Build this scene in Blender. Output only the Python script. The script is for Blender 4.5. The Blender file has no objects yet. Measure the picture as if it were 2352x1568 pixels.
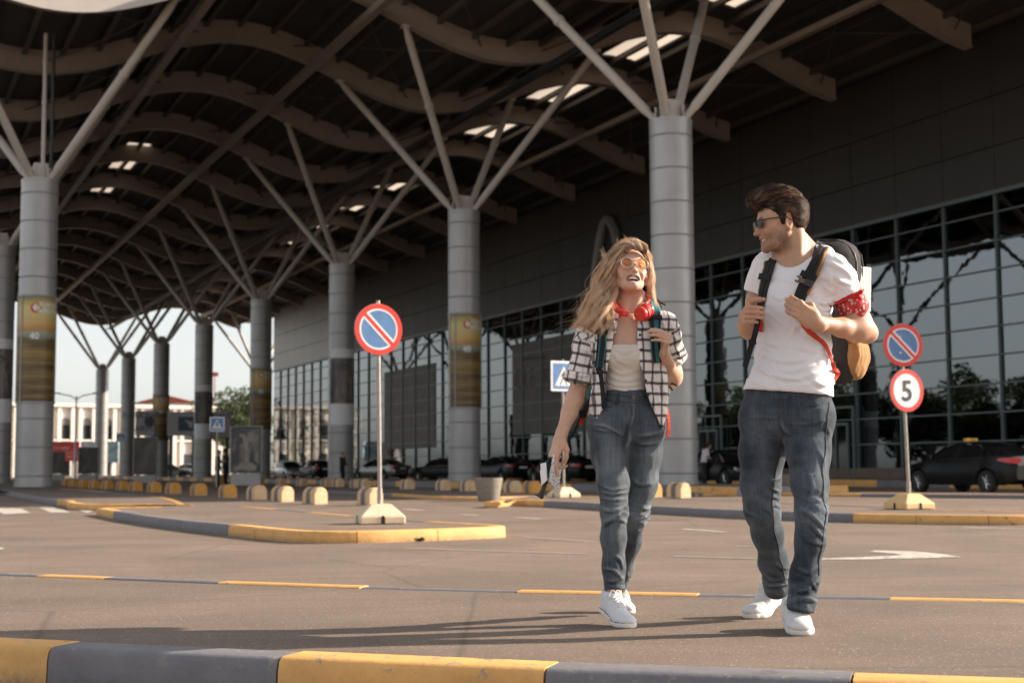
import bpy, bmesh, math, random
import numpy as np
from mathutils import Vector, Matrix
random.seed(7); np.random.seed(7)
SC = bpy.context.scene
COL = SC.collection
PI = math.pi
R = math.radians

# ------------------------------------------------------------------ camera
CAMH = 0.66                      # the picture was taken from knee height
FPX = 3301.7                     # focal length in pixels of a 2352 px wide frame
PITCH, ROLL, YAW = 0.08787, -0.00585, 0.41952
_fw = np.array([0, math.cos(PITCH), math.sin(PITCH)])
_up = np.array([0, -math.sin(PITCH), math.cos(PITCH)])
_rt = np.array([1.0, 0, 0])
_r2 = math.cos(ROLL)*_rt + math.sin(ROLL)*_up
_u2 = -math.sin(ROLL)*_rt + math.cos(ROLL)*_up
cd = bpy.data.cameras.new('camera')
cam = bpy.data.objects.new('camera', cd)
COL.objects.link(cam)
cam.matrix_world = Matrix(((_r2[0], _u2[0], -_fw[0], 0), (_r2[1], _u2[1], -_fw[1], 0),
                           (_r2[2], _u2[2], -_fw[2], CAMH), (0, 0, 0, 1)))
cd.sensor_width = 36
cd.lens = 36*FPX/2352
cd.clip_start, cd.clip_end = 0.1, 5000
cd.dof.use_dof = True
cd.dof.focus_distance = 5.9
cd.dof.aperture_fstop = 4.2
SC.camera = cam

# ------------------------------------------------------------------ light
SUN_EL, SUN_AZ = R(25), R(10.5)      # sun stands low on the right, a little beyond the walkers
w = bpy.data.worlds.new("World"); SC.world = w
w.use_nodes = True
nt = w.node_tree; nt.nodes.clear()
sky = nt.nodes.new('ShaderNodeTexSky'); sky.sky_type = 'NISHITA'; sky.sun_disc = False
sky.sun_elevation = SUN_EL
sky.sun_rotation = PI/2 - SUN_AZ  # measured from +Y towards +X
sky.air_density, sky.dust_density, sky.ozone_density = 1.0, 1.5, 1.0
hs = nt.nodes.new('ShaderNodeHueSaturation'); hs.inputs['Saturation'].default_value = 0.22
bg = nt.nodes.new('ShaderNodeBackground'); bg.inputs['Strength'].default_value = 0.115
wo = nt.nodes.new('ShaderNodeOutputWorld')
nt.links.new(sky.outputs[0], hs.inputs['Color']); nt.links.new(hs.outputs[0], bg.inputs[0]); nt.links.new(bg.outputs[0], wo.inputs[0])
sl = bpy.data.lights.new('sun', 'SUN'); sl.energy = 5.0; sl.angle = R(0.6); sl.color = (1.0, 0.86, 0.70)
sun = bpy.data.objects.new('sun', sl); COL.objects.link(sun)
sdir = Vector((math.cos(SUN_EL)*math.cos(SUN_AZ), math.cos(SUN_EL)*math.sin(SUN_AZ), math.sin(SUN_EL)))
sun.rotation_euler = sdir.to_track_quat('Z', 'Y').to_euler()
sun.location = (40, 5, 30)
SC.view_settings.view_transform = 'Standard'
SC.view_settings.look = 'None'
SC.view_settings.exposure = 1.0
SC.view_settings.gamma = 1.0
SC.cycles.max_bounces = 6
SC.cycles.diffuse_bounces = 3
SC.cycles.transparent_max_bounces = 12

# ------------------------------------------------------------------ measuring helpers
def ray(x, y):
    return _fw + _r2*(x-1176)/FPX + _u2*(784-y)/FPX
def G(x, y, z=0.0):               # point of a horizontal plane seen at this spot of the photograph
    d = ray(x, y); t = (z-CAMH)/d[2]
    return np.array([d[0]*t, d[1]*t, z])
def PT(x, y, Y):                  # point at depth Y
    d = ray(x, y)*(Y/ray(x, y)[1]); d[2] += CAMH
    return d
UD = np.array([-math.sin(YAW), math.cos(YAW), 0.0])   # along the terminal front
VD = np.array([math.cos(YAW), math.sin(YAW), 0.0])    # towards the terminal front
def UV(u, v, z=0.0):
    return UD*u + VD*v + np.array([0, 0, z])

# ------------------------------------------------------------------ object helpers
def thing(name, label, cat, loc=(0, 0, 0), rotz=0.0, group=None):
    o = bpy.data.objects.new(name, None); COL.objects.link(o)
    o.empty_display_size = 0.2
    o.location = tuple(float(c) for c in loc); o.rotation_euler = (0, 0, rotz)
    tag(o, label, cat, group); return o
def tag(o, label, cat, group=None):
    o['label'] = label; o['category'] = cat
    if group: o['group'] = group
    return o
def obj(name, mb, mats, parent=None, smooth=False, bev=0.0, angle=40, weld=False):
    me = bpy.data.meshes.new(name)
    V_, F_ = mb.v, mb.f
    me.from_pydata([tuple(map(float, p)) for p in V_], [], F_)
    if not isinstance(mats, (list, tuple)): mats = [mats]
    for m in mats: me.materials.append(m)
    if mb.mi and max(mb.mi) > 0: me.polygons.foreach_set('material_index', mb.mi)
    bm = bmesh.new(); bm.from_mesh(me)
    if weld: bmesh.ops.remove_doubles(bm, verts=bm.verts, dist=1e-4)
    bmesh.ops.recalc_face_normals(bm, faces=bm.faces)
    bm.to_mesh(me); bm.free()
    if smooth:
        me.polygons.foreach_set('use_smooth', [True]*len(me.polygons))
        if angle < 180 and hasattr(me, 'set_sharp_from_angle'): me.set_sharp_from_angle(angle=R(angle))
    o = bpy.data.objects.new(name, me); COL.objects.link(o)
    if parent is not None: o.parent = parent
    if bev:
        b = o.modifiers.new('bevel', 'BEVEL'); b.width = bev; b.segments = 2; b.limit_method = 'ANGLE'
    return o
def struct(name, mb, mats, smooth=False, **k):
    o = obj(name, mb, mats, None, smooth, **k); o['kind'] = 'structure'; return o
def dup(root, loc, rotz, label=None, group=None, mats=None):
    r = root.copy(); COL.objects.link(r)
    r.location = tuple(float(c) for c in loc); r.rotation_euler = (0, 0, rotz)
    if label: r['label'] = label
    if group: r['group'] = group
    for ch in list(root.children):
        c = ch.copy(); COL.objects.link(c); c.parent = r
        for g in list(ch.children):
            d = g.copy(); COL.objects.link(d); d.parent = c
    return r

class MB:                          # collects shapes for one mesh
    def __init__(s): s.v, s.f, s.mi = [], [], []
    def add(s, vs, fs, mi=0):
        n = len(s.v); s.v += [tuple(map(float, p)) for p in vs]
        s.f += [tuple(int(i)+n for i in f) for f in fs]; s.mi += [mi]*len(fs); return s
    def box(s, c, d, rz=0.0, mi=0, M=None):
        hx, hy, hz = d[0]/2, d[1]/2, d[2]/2
        P = np.array([(a*hx, b*hy, e*hz) for a in (-1, 1) for b in (-1, 1) for e in (-1, 1)])
        if M is None: M = np.array([[math.cos(rz), -math.sin(rz), 0], [math.sin(rz), math.cos(rz), 0], [0, 0, 1]])
        P = P@np.array(M).T + np.array(c)
        return s.add(P, [(0, 1, 3, 2), (4, 6, 7, 5), (0, 4, 5, 1), (2, 3, 7, 6), (0, 2, 6, 4), (1, 5, 7, 3)], mi)
    def tube(s, pts, rad, n=10, mi=0, caps=True, flat=1.0, upv=(0, 0, 1)):
        pts = [np.array(p, float) for p in pts]; m = len(pts)
        if not hasattr(rad, '__len__'): rad = [rad]*m
        vs, fs = [], []
        t0 = pts[1]-pts[0]; t0 = t0/np.linalg.norm(t0)
        a = np.cross(np.array(upv, float), t0)
        if np.linalg.norm(a) < 1e-3: a = np.cross(np.array((1.0, 0.3, 0)), t0)
        a /= np.linalg.norm(a)
        for i, p in enumerate(pts):
            t = pts[min(i+1, m-1)]-pts[max(i-1, 0)]; t = t/(np.linalg.norm(t)+1e-12)
            a = a-t*(a@t); a /= (np.linalg.norm(a)+1e-12); b = np.cross(t, a)
            for k in range(n):
                w_ = 2*PI*k/n
                vs.append(p+rad[i]*(math.cos(w_)*a+flat*math.sin(w_)*b))
        for i in range(m-1):
            for k in range(n):
                k2 = (k+1) % n
                fs.append((i*n+k, i*n+k2, (i+1)*n+k2, (i+1)*n+k))
        if caps: fs.append(tuple(range(n))[::-1]); fs.append(tuple((m-1)*n+k for k in range(n)))
        return s.add(vs, fs, mi)
    def cyl(s, p0, p1, r0, r1=None, n=16, mi=0, caps=True):
        return s.tube([p0, p1], [r0, r0 if r1 is None else r1], n, mi, caps)
    def ribbon(s, pts, wid, thk, nrm, mi=0):    # flat strap: pts, width, thickness, face normals
        pts = [np.array(p, float) for p in pts]; m = len(pts)
        if not hasattr(wid, '__len__'): wid = [wid]*m
        nrm = [np.array(q, float) for q in nrm] if hasattr(nrm[0], '__len__') else [np.array(nrm, float)]*m
        vs, fs = [], []
        for i, p in enumerate(pts):
            t = pts[min(i+1, m-1)]-pts[max(i-1, 0)]; t /= np.linalg.norm(t)+1e-12
            nn = nrm[i]-t*(nrm[i]@t); nn /= np.linalg.norm(nn)+1e-12; b = np.cross(t, nn)
            h, q = wid[i]/2, thk/2
            for (a_, c_) in ((-h, -q), (-h*.85, q), (h*.85, q), (h, -q)): vs.append(p+b*a_+nn*c_)
        for i in range(m-1):
            for k in range(4):
                k2 = (k+1) % 4; fs.append((i*4+k, i*4+k2, (i+1)*4+k2, (i+1)*4+k))
        fs.append((3, 2, 1, 0)); fs.append(tuple((m-1)*4+k for k in range(4)))
        return s.add(vs, fs, mi)
    def lathe(s, prof, n=24, c=(0, 0, 0), mi=0, ax=None):   # prof: (radius, height)
        vs, fs = [], []; c = np.array(c, float)
        if ax is None: e1, e2, e3 = np.eye(3)
        else:
            e3 = np.array(ax, float); e3 /= np.linalg.norm(e3)
            e1 = np.cross(e3, (0, 0, 1.0)) if abs(e3[2]) < .9 else np.cross(e3, (1.0, 0, 0)); e1 /= np.linalg.norm(e1); e2 = np.cross(e3, e1)
        for (r, h) in prof:
            for k in range(n):
                a = 2*PI*k/n; vs.append(c+e1*r*math.cos(a)+e2*r*math.sin(a)+e3*h)
        for i in range(len(prof)-1):
            for k in range(n):
                k2 = (k+1) % n; fs.append((i*n+k, i*n+k2, (i+1)*n+k2, (i+1)*n+k))
        if prof[0][0] > 1e-6: fs.append(tuple(range(n))[::-1])
        if prof[-1][0] > 1e-6: fs.append(tuple((len(prof)-1)*n+k for k in range(n)))
        return s.add(vs, fs, mi)
    def prism(s, poly, a, b, mi=0, O=(0, 0, 0), ex=(1, 0, 0), ey=(0, 1, 0), ez=(0, 0, 1)):
        O, ex, ey, ez = (np.array(q, float) for q in (O, ex, ey, ez)); n = len(poly)
        vs = [O+ex*p[0]+ey*p[1]+ez*a for p in poly]+[O+ex*p[0]+ey*p[1]+ez*b for p in poly]
        fs = [tuple(range(n))[::-1], tuple(range(n, 2*n))]+[(i, (i+1) % n, n+(i+1) % n, n+i) for i in range(n)]
        return s.add(vs, fs, mi)
    def grid(s, P, mi=0, closed=False, flip=False):   # P: rows x cols x 3
        P = np.array(P, float); a, b = P.shape[:2]; fs = []
        for i in range(a-1):
            for k in range(b if closed else b-1):
                k2 = (k+1) % b; q = (i*b+k, i*b+k2, (i+1)*b+k2, (i+1)*b+k); fs.append(q[::-1] if flip else q)
        return s.add(P.reshape(-1, 3), fs, mi)
def text_mb(mb, body, size, O, ex, ey, mi=0, fn=None, depth=0.004, align='CENTER', bold=0.0, res=3):
    cu = bpy.data.curves.new('lettering', 'FONT'); cu.body = body; cu.size = size; cu.align_x = align; cu.align_y = 'CENTER'
    cu.resolution_u = res; cu.offset = bold
    to = bpy.data.objects.new('lettering', cu); COL.objects.link(to)
    dg = bpy.context.evaluated_depsgraph_get(); me = bpy.data.meshes.new_from_object(to.evaluated_get(dg))
    O, ex, ey = (np.array(q, float) for q in (O, ex, ey)); ez = np.cross(ex, ey)
    vs = [O+ex*v.co.x+ey*v.co.y+ez*depth for v in me.vertices]
    if fn: vs = [fn(v.co.x, v.co.y) for v in me.vertices]
    mb.add(vs, [tuple(p.vertices) for p in me.polygons], mi)
    bpy.data.objects.remove(to); bpy.data.meshes.remove(me); bpy.data.curves.remove(cu)
# ------------------------------------------------------------------ materials
class NT:
    def __init__(s, name):
        s.m = bpy.data.materials.new(name); s.m.use_nodes = True; s.t = s.m.node_tree
        s.b = s.t.nodes['Principled BSDF']
    def n(s, typ, **k):
        q = s.t.nodes.new('ShaderNode'+typ)
        for a, v in k.items():
            if a.startswith('i_'):
                key = a[2:]; key = int(key) if key.isdigit() else key.replace('_', ' ')
                q.inputs[key].default_value = v
            else: setattr(q, a, v)
        return q
    def l(s, a, b): s.t.links.new(a, b)
    def coord(s, kind='Object', sc=None):
        c = s.n('TexCoord').outputs[kind]
        if sc:
            mp = s.n('Mapping'); mp.inputs['Scale'].default_value = sc; s.l(c, mp.inputs[0]); return mp.outputs[0]
        return c
    def noise(s, vec, scale, detail=4, rough=.55, dist=0.0):
        q = s.n('TexNoise', i_Scale=scale, i_Detail=detail, i_Roughness=rough, i_Distortion=dist); s.l(vec, q.inputs['Vector']); return q.outputs['Fac']
    def ramp(s, fac, stops, interp='LINEAR'):
        q = s.n('ValToRGB'); q.color_ramp.interpolation = interp
        e = q.color_ramp.elements
        while len(e) < len(stops): e.new(0.5)
        for el, (p, c) in zip(e, stops):
            el.position = p; el.color = (c, c, c, 1) if not hasattr(c, '__len__') else tuple(c)+(1,)
        s.l(fac, q.inputs[0]); return q.outputs[0]
    def mix(s, fac, a, b, mode='MIX'):
        q = s.n('Mix', data_type='RGBA', blend_type=mode)
        for sock, val in ((q.inputs[0], fac), (q.inputs[6], a), (q.inputs[7], b)):
            if hasattr(val, 'is_linked') or hasattr(val, 'links'): s.l(val, sock)
            elif hasattr(val, '__len__'): sock.default_value = tuple(val)+(1,)
            else: sock.default_value = val
        return q.outputs[2]
    def math(s, op, a, b=0.0, c=0.0):
        q = s.n('Math', operation=op)
        for i, v in enumerate((a, b, c)):
            if hasattr(v, 'links'): s.l(v, q.inputs[i])
            else: q.inputs[i].default_value = v
        return q.outputs[0]
    def bump(s, h, dist=0.01, strength=1.0):
        q = s.n('Bump', i_Strength=strength, i_Distance=dist); s.l(h, q.inputs['Height']); s.l(q.outputs[0], s.b.inputs['Normal'])
    def col(s, c):
        if hasattr(c, 'links'): s.l(c, s.b.inputs['Base Color'])
        else: s.b.inputs['Base Color'].default_value = tuple(c)+(1,)
    def set(s, **k):
        for a, v in k.items():
            sock = s.b.inputs[a.replace('_', ' ')]
            if hasattr(v, 'links'): s.l(v, sock)
            else: sock.default_value = v
        return s
def plain(name, c, rough=.6, metal=0.0, var=.12, vs=6.0, bump=0.0, bs=60.0, spec=.5, **k):
    N = NT(name); co = N.coord()
    c2 = tuple(x*(1-var) for x in c); c1 = tuple(min(1, x*(1+var)) for x in c)
    f = N.noise(co, vs, 5, .6)
    N.col(N.mix(N.ramp(f, [(.3, 0), (.7, 1)]), c2, c1))
    N.set(Roughness=rough, Metallic=metal); N.set(Specular_IOR_Level=spec)
    if bump: N.bump(N.noise(co, bs, 4, .6), bump, .6)
    N.set(**k); return N.m
M = {}
# asphalt: brownish fine aggregate with patches, faint tyre streaks
def asphalt(name, c, sc=1.0):
    N = NT(name); co = N.coord()
    fine = N.noise(co, 260*sc, 3, .7); mid = N.noise(co, 32, 4, .6); big = N.noise(co, .55, 5, .62, .4); blot = N.noise(co, 2.3, 5, .6)
    streak = N.noise(N.coord(sc=(.25, 3.2, 1)), 1.0, 5, .65)
    a = N.mix(N.ramp(big, [(.36, 0), (.66, 1)]), tuple(x*.80 for x in c), tuple(x*1.14 for x in c))
    a = N.mix(N.ramp(streak, [(.40, .26), (.58, 0)]), a, tuple(x*.62 for x in c))
    a = N.mix(N.ramp(blot, [(.60, 0), (.78, .4)]), a, tuple(x*.70 for x in c))
    g = N.mix(1.0, N.ramp(fine, [(.28, .62), (.52, 1.0), (.74, 1.42)]), N.ramp(N.noise(co, 75, 3, .7), [(.3, .84), (.7, 1.17)]), 'MULTIPLY')
    a = N.mix(1.0, a, g, 'MULTIPLY')
    peb = N.n('TexVoronoi', i_Scale=150*sc); N.l(co, peb.inputs['Vector'])
    rr = N.n('SeparateColor'); N.l(peb.outputs['Color'], rr.inputs[0])
    a = N.mix(N.ramp(rr.outputs[0], [(.972, 0), (.978, .55)]), a, (.52, .45, .38))
    a = N.mix(N.ramp(rr.outputs[1], [(.955, 0), (.962, .6)]), a, tuple(x*.4 for x in c))
    crk = N.n('TexVoronoi', i_Scale=.42); crk.feature = 'DISTANCE_TO_EDGE'
    wv = N.mix(.16, co, N.n('TexNoise', i_Scale=2.2, i_Detail=5.0).outputs['Color']); N.l(wv, crk.inputs['Vector'])
    a = N.mix(N.ramp(crk.outputs['Distance'], [(.0, .5), (.006, 0)]), a, tuple(x*.42 for x in c))
    N.col(a); N.set(Roughness=.86, Specular_IOR_Level=.3)
    h = N.math('ADD', N.math('MULTIPLY', fine, .8), N.math('MULTIPLY', mid, .5))
    N.bump(h, .006, .8); return N.m
M['asphalt'] = asphalt('asphalt road', (.214, .160, .126))
M['pave'] = asphalt('asphalt pavement', (.205, .153, .120))
# kerb: alternate paint by the segment number kept in the attribute, worn edges, scuffs
def kerb_mat(name, kind):
    N = NT(name); co = N.coord()
    base = {'y': (.72, .39, .128), 'g': (.175, .168, .180)}[kind]
    f = N.noise(co, 5, 6, .65); f2 = N.noise(co, 38, 5, .7); sc = N.noise(N.coord(sc=(1, 1, 2.6)), 3.1, 6, .68, .6)
    a = N.mix(N.ramp(f, [(.32, 0), (.68, 1)]), tuple(x*.84 for x in base), tuple(min(1, x*1.1) for x in base))
    a = N.mix(N.ramp(f2, [(.55, 0), (.75, .30)]), a, tuple(x*.72 for x in base))
    dark = (.055, .045, .04) if kind == 'y' else (.11, .10, .10)
    a = N.mix(N.ramp(sc, [(.625, 0), (.67, .8)]), a, dark)
    g = N.noise(N.coord(sc=(1, 1, .5)), 90, 4, .7)
    a = N.mix(N.ramp(g, [(.66, 0), (.74, .5)]), a, (.30, .26, .22))
    sx = N.n('SeparateXYZ'); N.l(co, sx.inputs[0]); zt = N.ramp(N.math('ADD', N.math('MULTIPLY', sx.outputs[2], 16.0), .82), [(.0, 0), (1.0, 1)])
    chip = N.noise(co, 17, 7, .72, .3); a = N.mix(N.math('MULTIPLY', N.ramp(chip, [(.595, 0), (.615, 1)]), zt), a, (.27, .235, .20))
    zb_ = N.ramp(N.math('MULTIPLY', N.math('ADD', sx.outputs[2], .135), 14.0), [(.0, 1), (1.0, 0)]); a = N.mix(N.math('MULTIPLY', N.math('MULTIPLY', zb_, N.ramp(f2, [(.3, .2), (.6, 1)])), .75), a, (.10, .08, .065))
    N.col(a); N.set(Roughness=.62, Specular_IOR_Level=.4); N.bump(N.math('ADD', f2, N.math('MULTIPLY', f, 2.0)), .004, .7); return N.m
M['kerb_y'] = kerb_mat('yellow kerb paint', 'y'); M['kerb_g'] = kerb_mat('grey kerb paint', 'g')
def worn_paint():
    N = NT('worn white road paint'); co = N.coord()
    f = N.noise(co, 14, 6, .7); g = N.noise(co, 180, 3, .7)
    a = N.mix(N.ramp(f, [(.36, 1), (.56, 0)]), (.60, .56, .50), (.27, .21, .17))
    N.col(N.mix(1.0, a, N.ramp(g, [(.3, .75), (.7, 1.15)]), 'MULTIPLY')); N.set(Roughness=.8); N.bump(g, .004, .5); return N.m
M['mark'] = worn_paint()
M['faint'] = plain('rubbed off road paint', (.33, .27, .225), .85, var=.3, vs=9, bump=.004, bs=200)
# bollard paint
M['boll_y'] = kerb_mat('yellow block paint', 'y'); M['boll_g'] = plain('grey block paint', (.13, .125, .13), .6, var=.2)
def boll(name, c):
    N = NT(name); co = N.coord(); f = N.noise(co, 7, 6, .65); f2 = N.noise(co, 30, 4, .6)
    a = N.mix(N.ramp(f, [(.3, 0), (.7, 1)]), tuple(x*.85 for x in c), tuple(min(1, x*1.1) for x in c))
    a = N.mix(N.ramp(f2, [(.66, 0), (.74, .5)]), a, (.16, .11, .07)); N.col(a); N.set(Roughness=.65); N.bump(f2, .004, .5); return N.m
M['boll_lit'] = boll('sunlit yellow concrete', (.64, .425, .235)); M['boll_shaded'] = boll('shaded yellow concrete', (.60, .285, .055))  # one block paint in two tones: sun and shade put into the colour
# metal cladding of the round columns: grey sheets with fine brushed streaks
def column_mat():
    N = NT('grey sheet cladding'); co = N.coord()
    st = N.noise(N.coord(sc=(9, 9, .25)), 1.0, 4, .6); f = N.noise(co, .8, 4, .6); d = N.noise(N.coord(sc=(3, 3, .6)), 2.0, 5, .65)
    a = N.mix(N.ramp(f, [(.3, 0), (.7, 1)]), (.345, .335, .33), (.415, .405, .40))
    a = N.mix(N.ramp(d, [(.58, 0), (.8, .35)]), a, (.29, .28, .275))
    a = N.mix(N.ramp(st, [(.5, 0), (.8, .18)]), a, (.52, .52, .52))
    N.col(a); N.set(Roughness=.42, Metallic=.35); N.bump(st, .004, .3); return N.m
M['column'] = column_mat()
M['joint'] = plain('grey joint band', (.24, .235, .235), .7)  # the joint bands have their own darker grey
M['steel'] = plain('warm white painted steel', (.52, .475, .425), .5, var=.06, vs=1.2)
M['rib'] = plain('beige painted rib', (.30, .25, .21), .55, var=.10, vs=.6)
M['deck'] = None
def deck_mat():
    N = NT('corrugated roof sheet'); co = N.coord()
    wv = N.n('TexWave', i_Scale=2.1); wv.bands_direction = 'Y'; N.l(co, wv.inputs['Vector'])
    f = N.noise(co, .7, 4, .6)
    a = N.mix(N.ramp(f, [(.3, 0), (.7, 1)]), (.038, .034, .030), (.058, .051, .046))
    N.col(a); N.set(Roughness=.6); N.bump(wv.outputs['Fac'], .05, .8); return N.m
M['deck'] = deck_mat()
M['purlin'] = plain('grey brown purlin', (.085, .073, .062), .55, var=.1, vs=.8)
M['pipe'] = plain('black service pipe', (.03, .03, .03), .5)
M['sky_light'] = None
def skylight_mat():
    N = NT('translucent skylight sheet'); f = N.noise(N.coord(), 1.2, 4, .6)
    N.col(N.mix(N.ramp(f, [(.3, 0), (.7, 1)]), (.46, .41, .35), (.54, .49, .43))); N.set(Roughness=.4)
    tr = N.n('BsdfTranslucent'); tr.inputs[0].default_value = (.50, .43, .36, 1)
    mx = N.n('MixShader'); mx.inputs[0].default_value = .75; N.l(N.b.outputs[0], mx.inputs[1]); N.l(tr.outputs[0], mx.inputs[2])
    N.l(mx.outputs[0], N.t.nodes['Material Output'].inputs[0]); return N.m
M['sky_light'] = skylight_mat()
def glass_wall():
    N = NT('dark mirrored glazing'); co = N.coord()
    N.col((.125, .137, .145)); N.set(Metallic=1.0, Roughness=.012)
    N.bump(N.noise(co, .55, 3, .5), .006, .6); return N.m
M['glazing'] = glass_wall()
M['mullion'] = plain('grey green aluminium frame', (.13, .165, .165), .45, .2, var=.05)
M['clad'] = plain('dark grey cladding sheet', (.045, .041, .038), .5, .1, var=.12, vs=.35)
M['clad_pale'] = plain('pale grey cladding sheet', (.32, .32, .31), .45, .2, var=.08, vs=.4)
M['banner_f'] = plain('mirrored grey brown banner', (.095, .086, .08), .6, var=.25, vs=.5)
M['banner_t'] = plain('banner lettering', (.055, .05, .048), .6)
M['stone'] = plain('brown plinth stone', (.16, .115, .09), .6, var=.2, vs=1.2)
def poster_land():
    N = NT('landscape poster print'); co = N.coord()
    sep = N.n('SeparateXYZ'); N.l(co, sep.inputs[0]); z = sep.outputs[2]
    t = N.math('DIVIDE', N.math('SUBTRACT', z, 3.25), 3.9)
    wob = N.noise(N.coord(sc=(.5, .5, 2.0)), 1.1, 5, .6); wob2 = N.noise(N.coord(sc=(.35, .35, 5.5)), 1.4, 6, .68, .8)
    tt = N.math('ADD', t, N.math('MULTIPLY', N.math('SUBTRACT', wob, .5), .10))
    c = N.ramp(tt, [(0, (0.078, 0.043, 0.019)), (.16, (0.178, 0.096, 0.034)), (.26, (0.449, 0.295, 0.085)), (.33, (0.139, 0.078, 0.031)), (.43, (0.465, 0.310, 0.070)),
                    (.50, (0.155, 0.078, 0.023)), (.585, (0.248, 0.171, 0.054)), (.615, (0.202, 0.232, 0.163)), (.65, (0.341, 0.357, 0.248)), (.665, (0.465, 0.232, 0.070)),
                    (.72, (0.620, 0.372, 0.116)), (.82, (0.651, 0.512, 0.202)), (.90, (0.620, 0.527, 0.202)), (.96, (0.434, 0.310, 0.093)), (1.0, (0.202, 0.202, 0.109))])
    grass = N.ramp(wob2, [(.38, (.028, .014, .006)), (.52, (.13, .075, .02)), (.64, (.36, .25, .075))])
    N.col(N.mix(N.math('MULTIPLY', N.math('LESS_THAN', tt, .6), .62), c, grass)); N.set(Roughness=.4); return N.m
M['poster'] = poster_land()
M['red'] = plain('signal red', (.62, .035, .018), .4, var=.06)
M['white'] = plain('white enamel', (.74, .74, .74), .4, var=.05)
M['sign_blue'] = plain('sign blue', (.085, .185, .37), .38, var=.16, vs=4)
M['sign_back'] = plain('grey sign back', (.33, .33, .33), .45, .5)
M['black'] = plain('black print', (.018, .018, .02), .5)
M['pole'] = plain('galvanised pole', (.33, .30, .27), .42, .45, var=.15, vs=9)
M['concrete_y'] = boll('cream yellow concrete', (.72, .55, .38)); M['concrete_o'] = boll('ochre yellow concrete', (.70, .46, .215))
M['pot'] = plain('grey concrete pot', (.24, .205, .175), .85, var=.2, vs=12, bump=.01, bs=40)
M['soil'] = plain('dark soil', (.04, .03, .022), .95, var=.4, vs=30)
M['lightbox'] = plain('grey lightbox casing', (.40, .385, .37), .5, var=.06)
M['lb_dark'] = plain('dark lightbox frame', (.05, .05, .05), .5)
def ad_print(name, c1, c2, sc, seed):
    N = NT(name); co = N.coord(sc=(1, 1, .7)); mp = N.n('Mapping'); mp.inputs['Location'].default_value = (seed, seed*2, seed*3); N.l(co, mp.inputs[0])
    f = N.noise(mp.outputs[0], sc, 3, .55, 1.4)
    N.col(N.ramp(f, [(.40, c1), (.55, tuple((a+b)/2 for a, b in zip(c1, c2))), (.66, c2)])); N.set(Roughness=.25); return N.m
M['ad1'] = ad_print('pale figure advert print', (.05, .047, .05), (.30, .25, .21), 1.1, 3.2)
M['ad2'] = ad_print('dark advert print', (.030, .028, .028), (.10, .08, .07), .9, 8.1)
M['ad3'] = ad_print('portrait advert print', (.022, .022, .024), (.17, .13, .11), .8, 5.4)
M['leaf'] = None
def leaf_mat(name, c):
    N = NT(name); oi = N.n('ObjectInfo'); f = N.noise(N.coord(), 1.4, 3, .6); g = N.noise(N.coord(), 9, 2, .5)
    a = N.mix(N.ramp(f, [(.35, 0), (.65, 1)]), tuple(x*.6 for x in c), tuple(x*1.35 for x in c))
    a = N.mix(N.ramp(g, [(.5, 0), (.8, .6)]), a, tuple(x*1.8 for x in c))
    N.col(a); N.set(Roughness=.55)
    tr = N.n('BsdfTranslucent'); N.l(a, tr.inputs[0]); mx = N.n('MixShader'); mx.inputs[0].default_value = .35
    N.l(N.b.outputs[0], mx.inputs[1]); N.l(tr.outputs[0], mx.inputs[2]); N.l(mx.outputs[0], N.t.nodes['Material Output'].inputs[0]); return N.m
M['leaf'] = leaf_mat('tree foliage', (.062, .085, .026)); M['leaf_dark'] = leaf_mat('dark tree foliage', (.030, .045, .017))
M['bark'] = plain('tree bark', (.10, .075, .055), .9, var=.3, vs=8, bump=.03, bs=18)
M['render_w'] = plain('white rendered wall', (.74, .69, .62), .8, var=.07, vs=.4)
M['recess'] = plain('grey recess render', (.50, .48, .47), .8, var=.1)
M['win_dark'] = plain('dark window pane', (.03, .035, .04), .08, spec=.8)
M['roof_red'] = plain('red roof tiles', (.36, .10, .06), .8, var=.2, vs=2)
M['ad_red'] = plain('red billboard print', (.62, .055, .045), .5, var=.06)
def sea_ad():
    N = NT('sea blue billboard print'); f = N.noise(N.coord(), .55, 4, .6, .6)
    N.col(N.ramp(f, [(.36, (.10, .34, .52)), (.5, (.42, .62, .72)), (.62, (.80, .85, .86))])); N.set(Roughness=.5); return N.m
M['ad_sea'] = sea_ad()
M['gantry'] = plain('grey sign panel', (.36, .335, .335), .5, var=.06)
M['navy'] = plain('navy print', (.02, .035, .08), .4)
M['car_black'] = plain('black car paint', (.005, .005, .0055), .32, var=.05, spec=.22)
M['car_grey'] = plain('grey brown car paint', (.12, .11, .095), .25, .5, var=.05, Coat_Weight=.8)
M['car_silver'] = plain('silver car paint', (.42, .42, .42), .3, .6, var=.05, Coat_Weight=.8)
M['car_glass'] = plain('tinted car glass', (.012, .013, .014), .04, spec=.7)
M['tyre'] = plain('tyre rubber', (.016, .016, .016), .8)
M['rim'] = plain('alloy rim', (.55, .55, .55), .25, .9, var=.05)
M['chrome'] = plain('chrome trim', (.6, .6, .6), .15, 1.0, var=.02)
M['lamp_red'] = plain('red lamp lens', (.45, .012, .015), .12, var=.1)
M['lamp_clear'] = plain('clear lamp lens', (.6, .6, .6), .08, .6, var=.1)
M['taxi_y'] = plain('amber taxi sign', (.80, .42, .05), .4)
M['weed'] = plain('weed leaves', (.06, .085, .03), .6, var=.3, vs=60)
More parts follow.
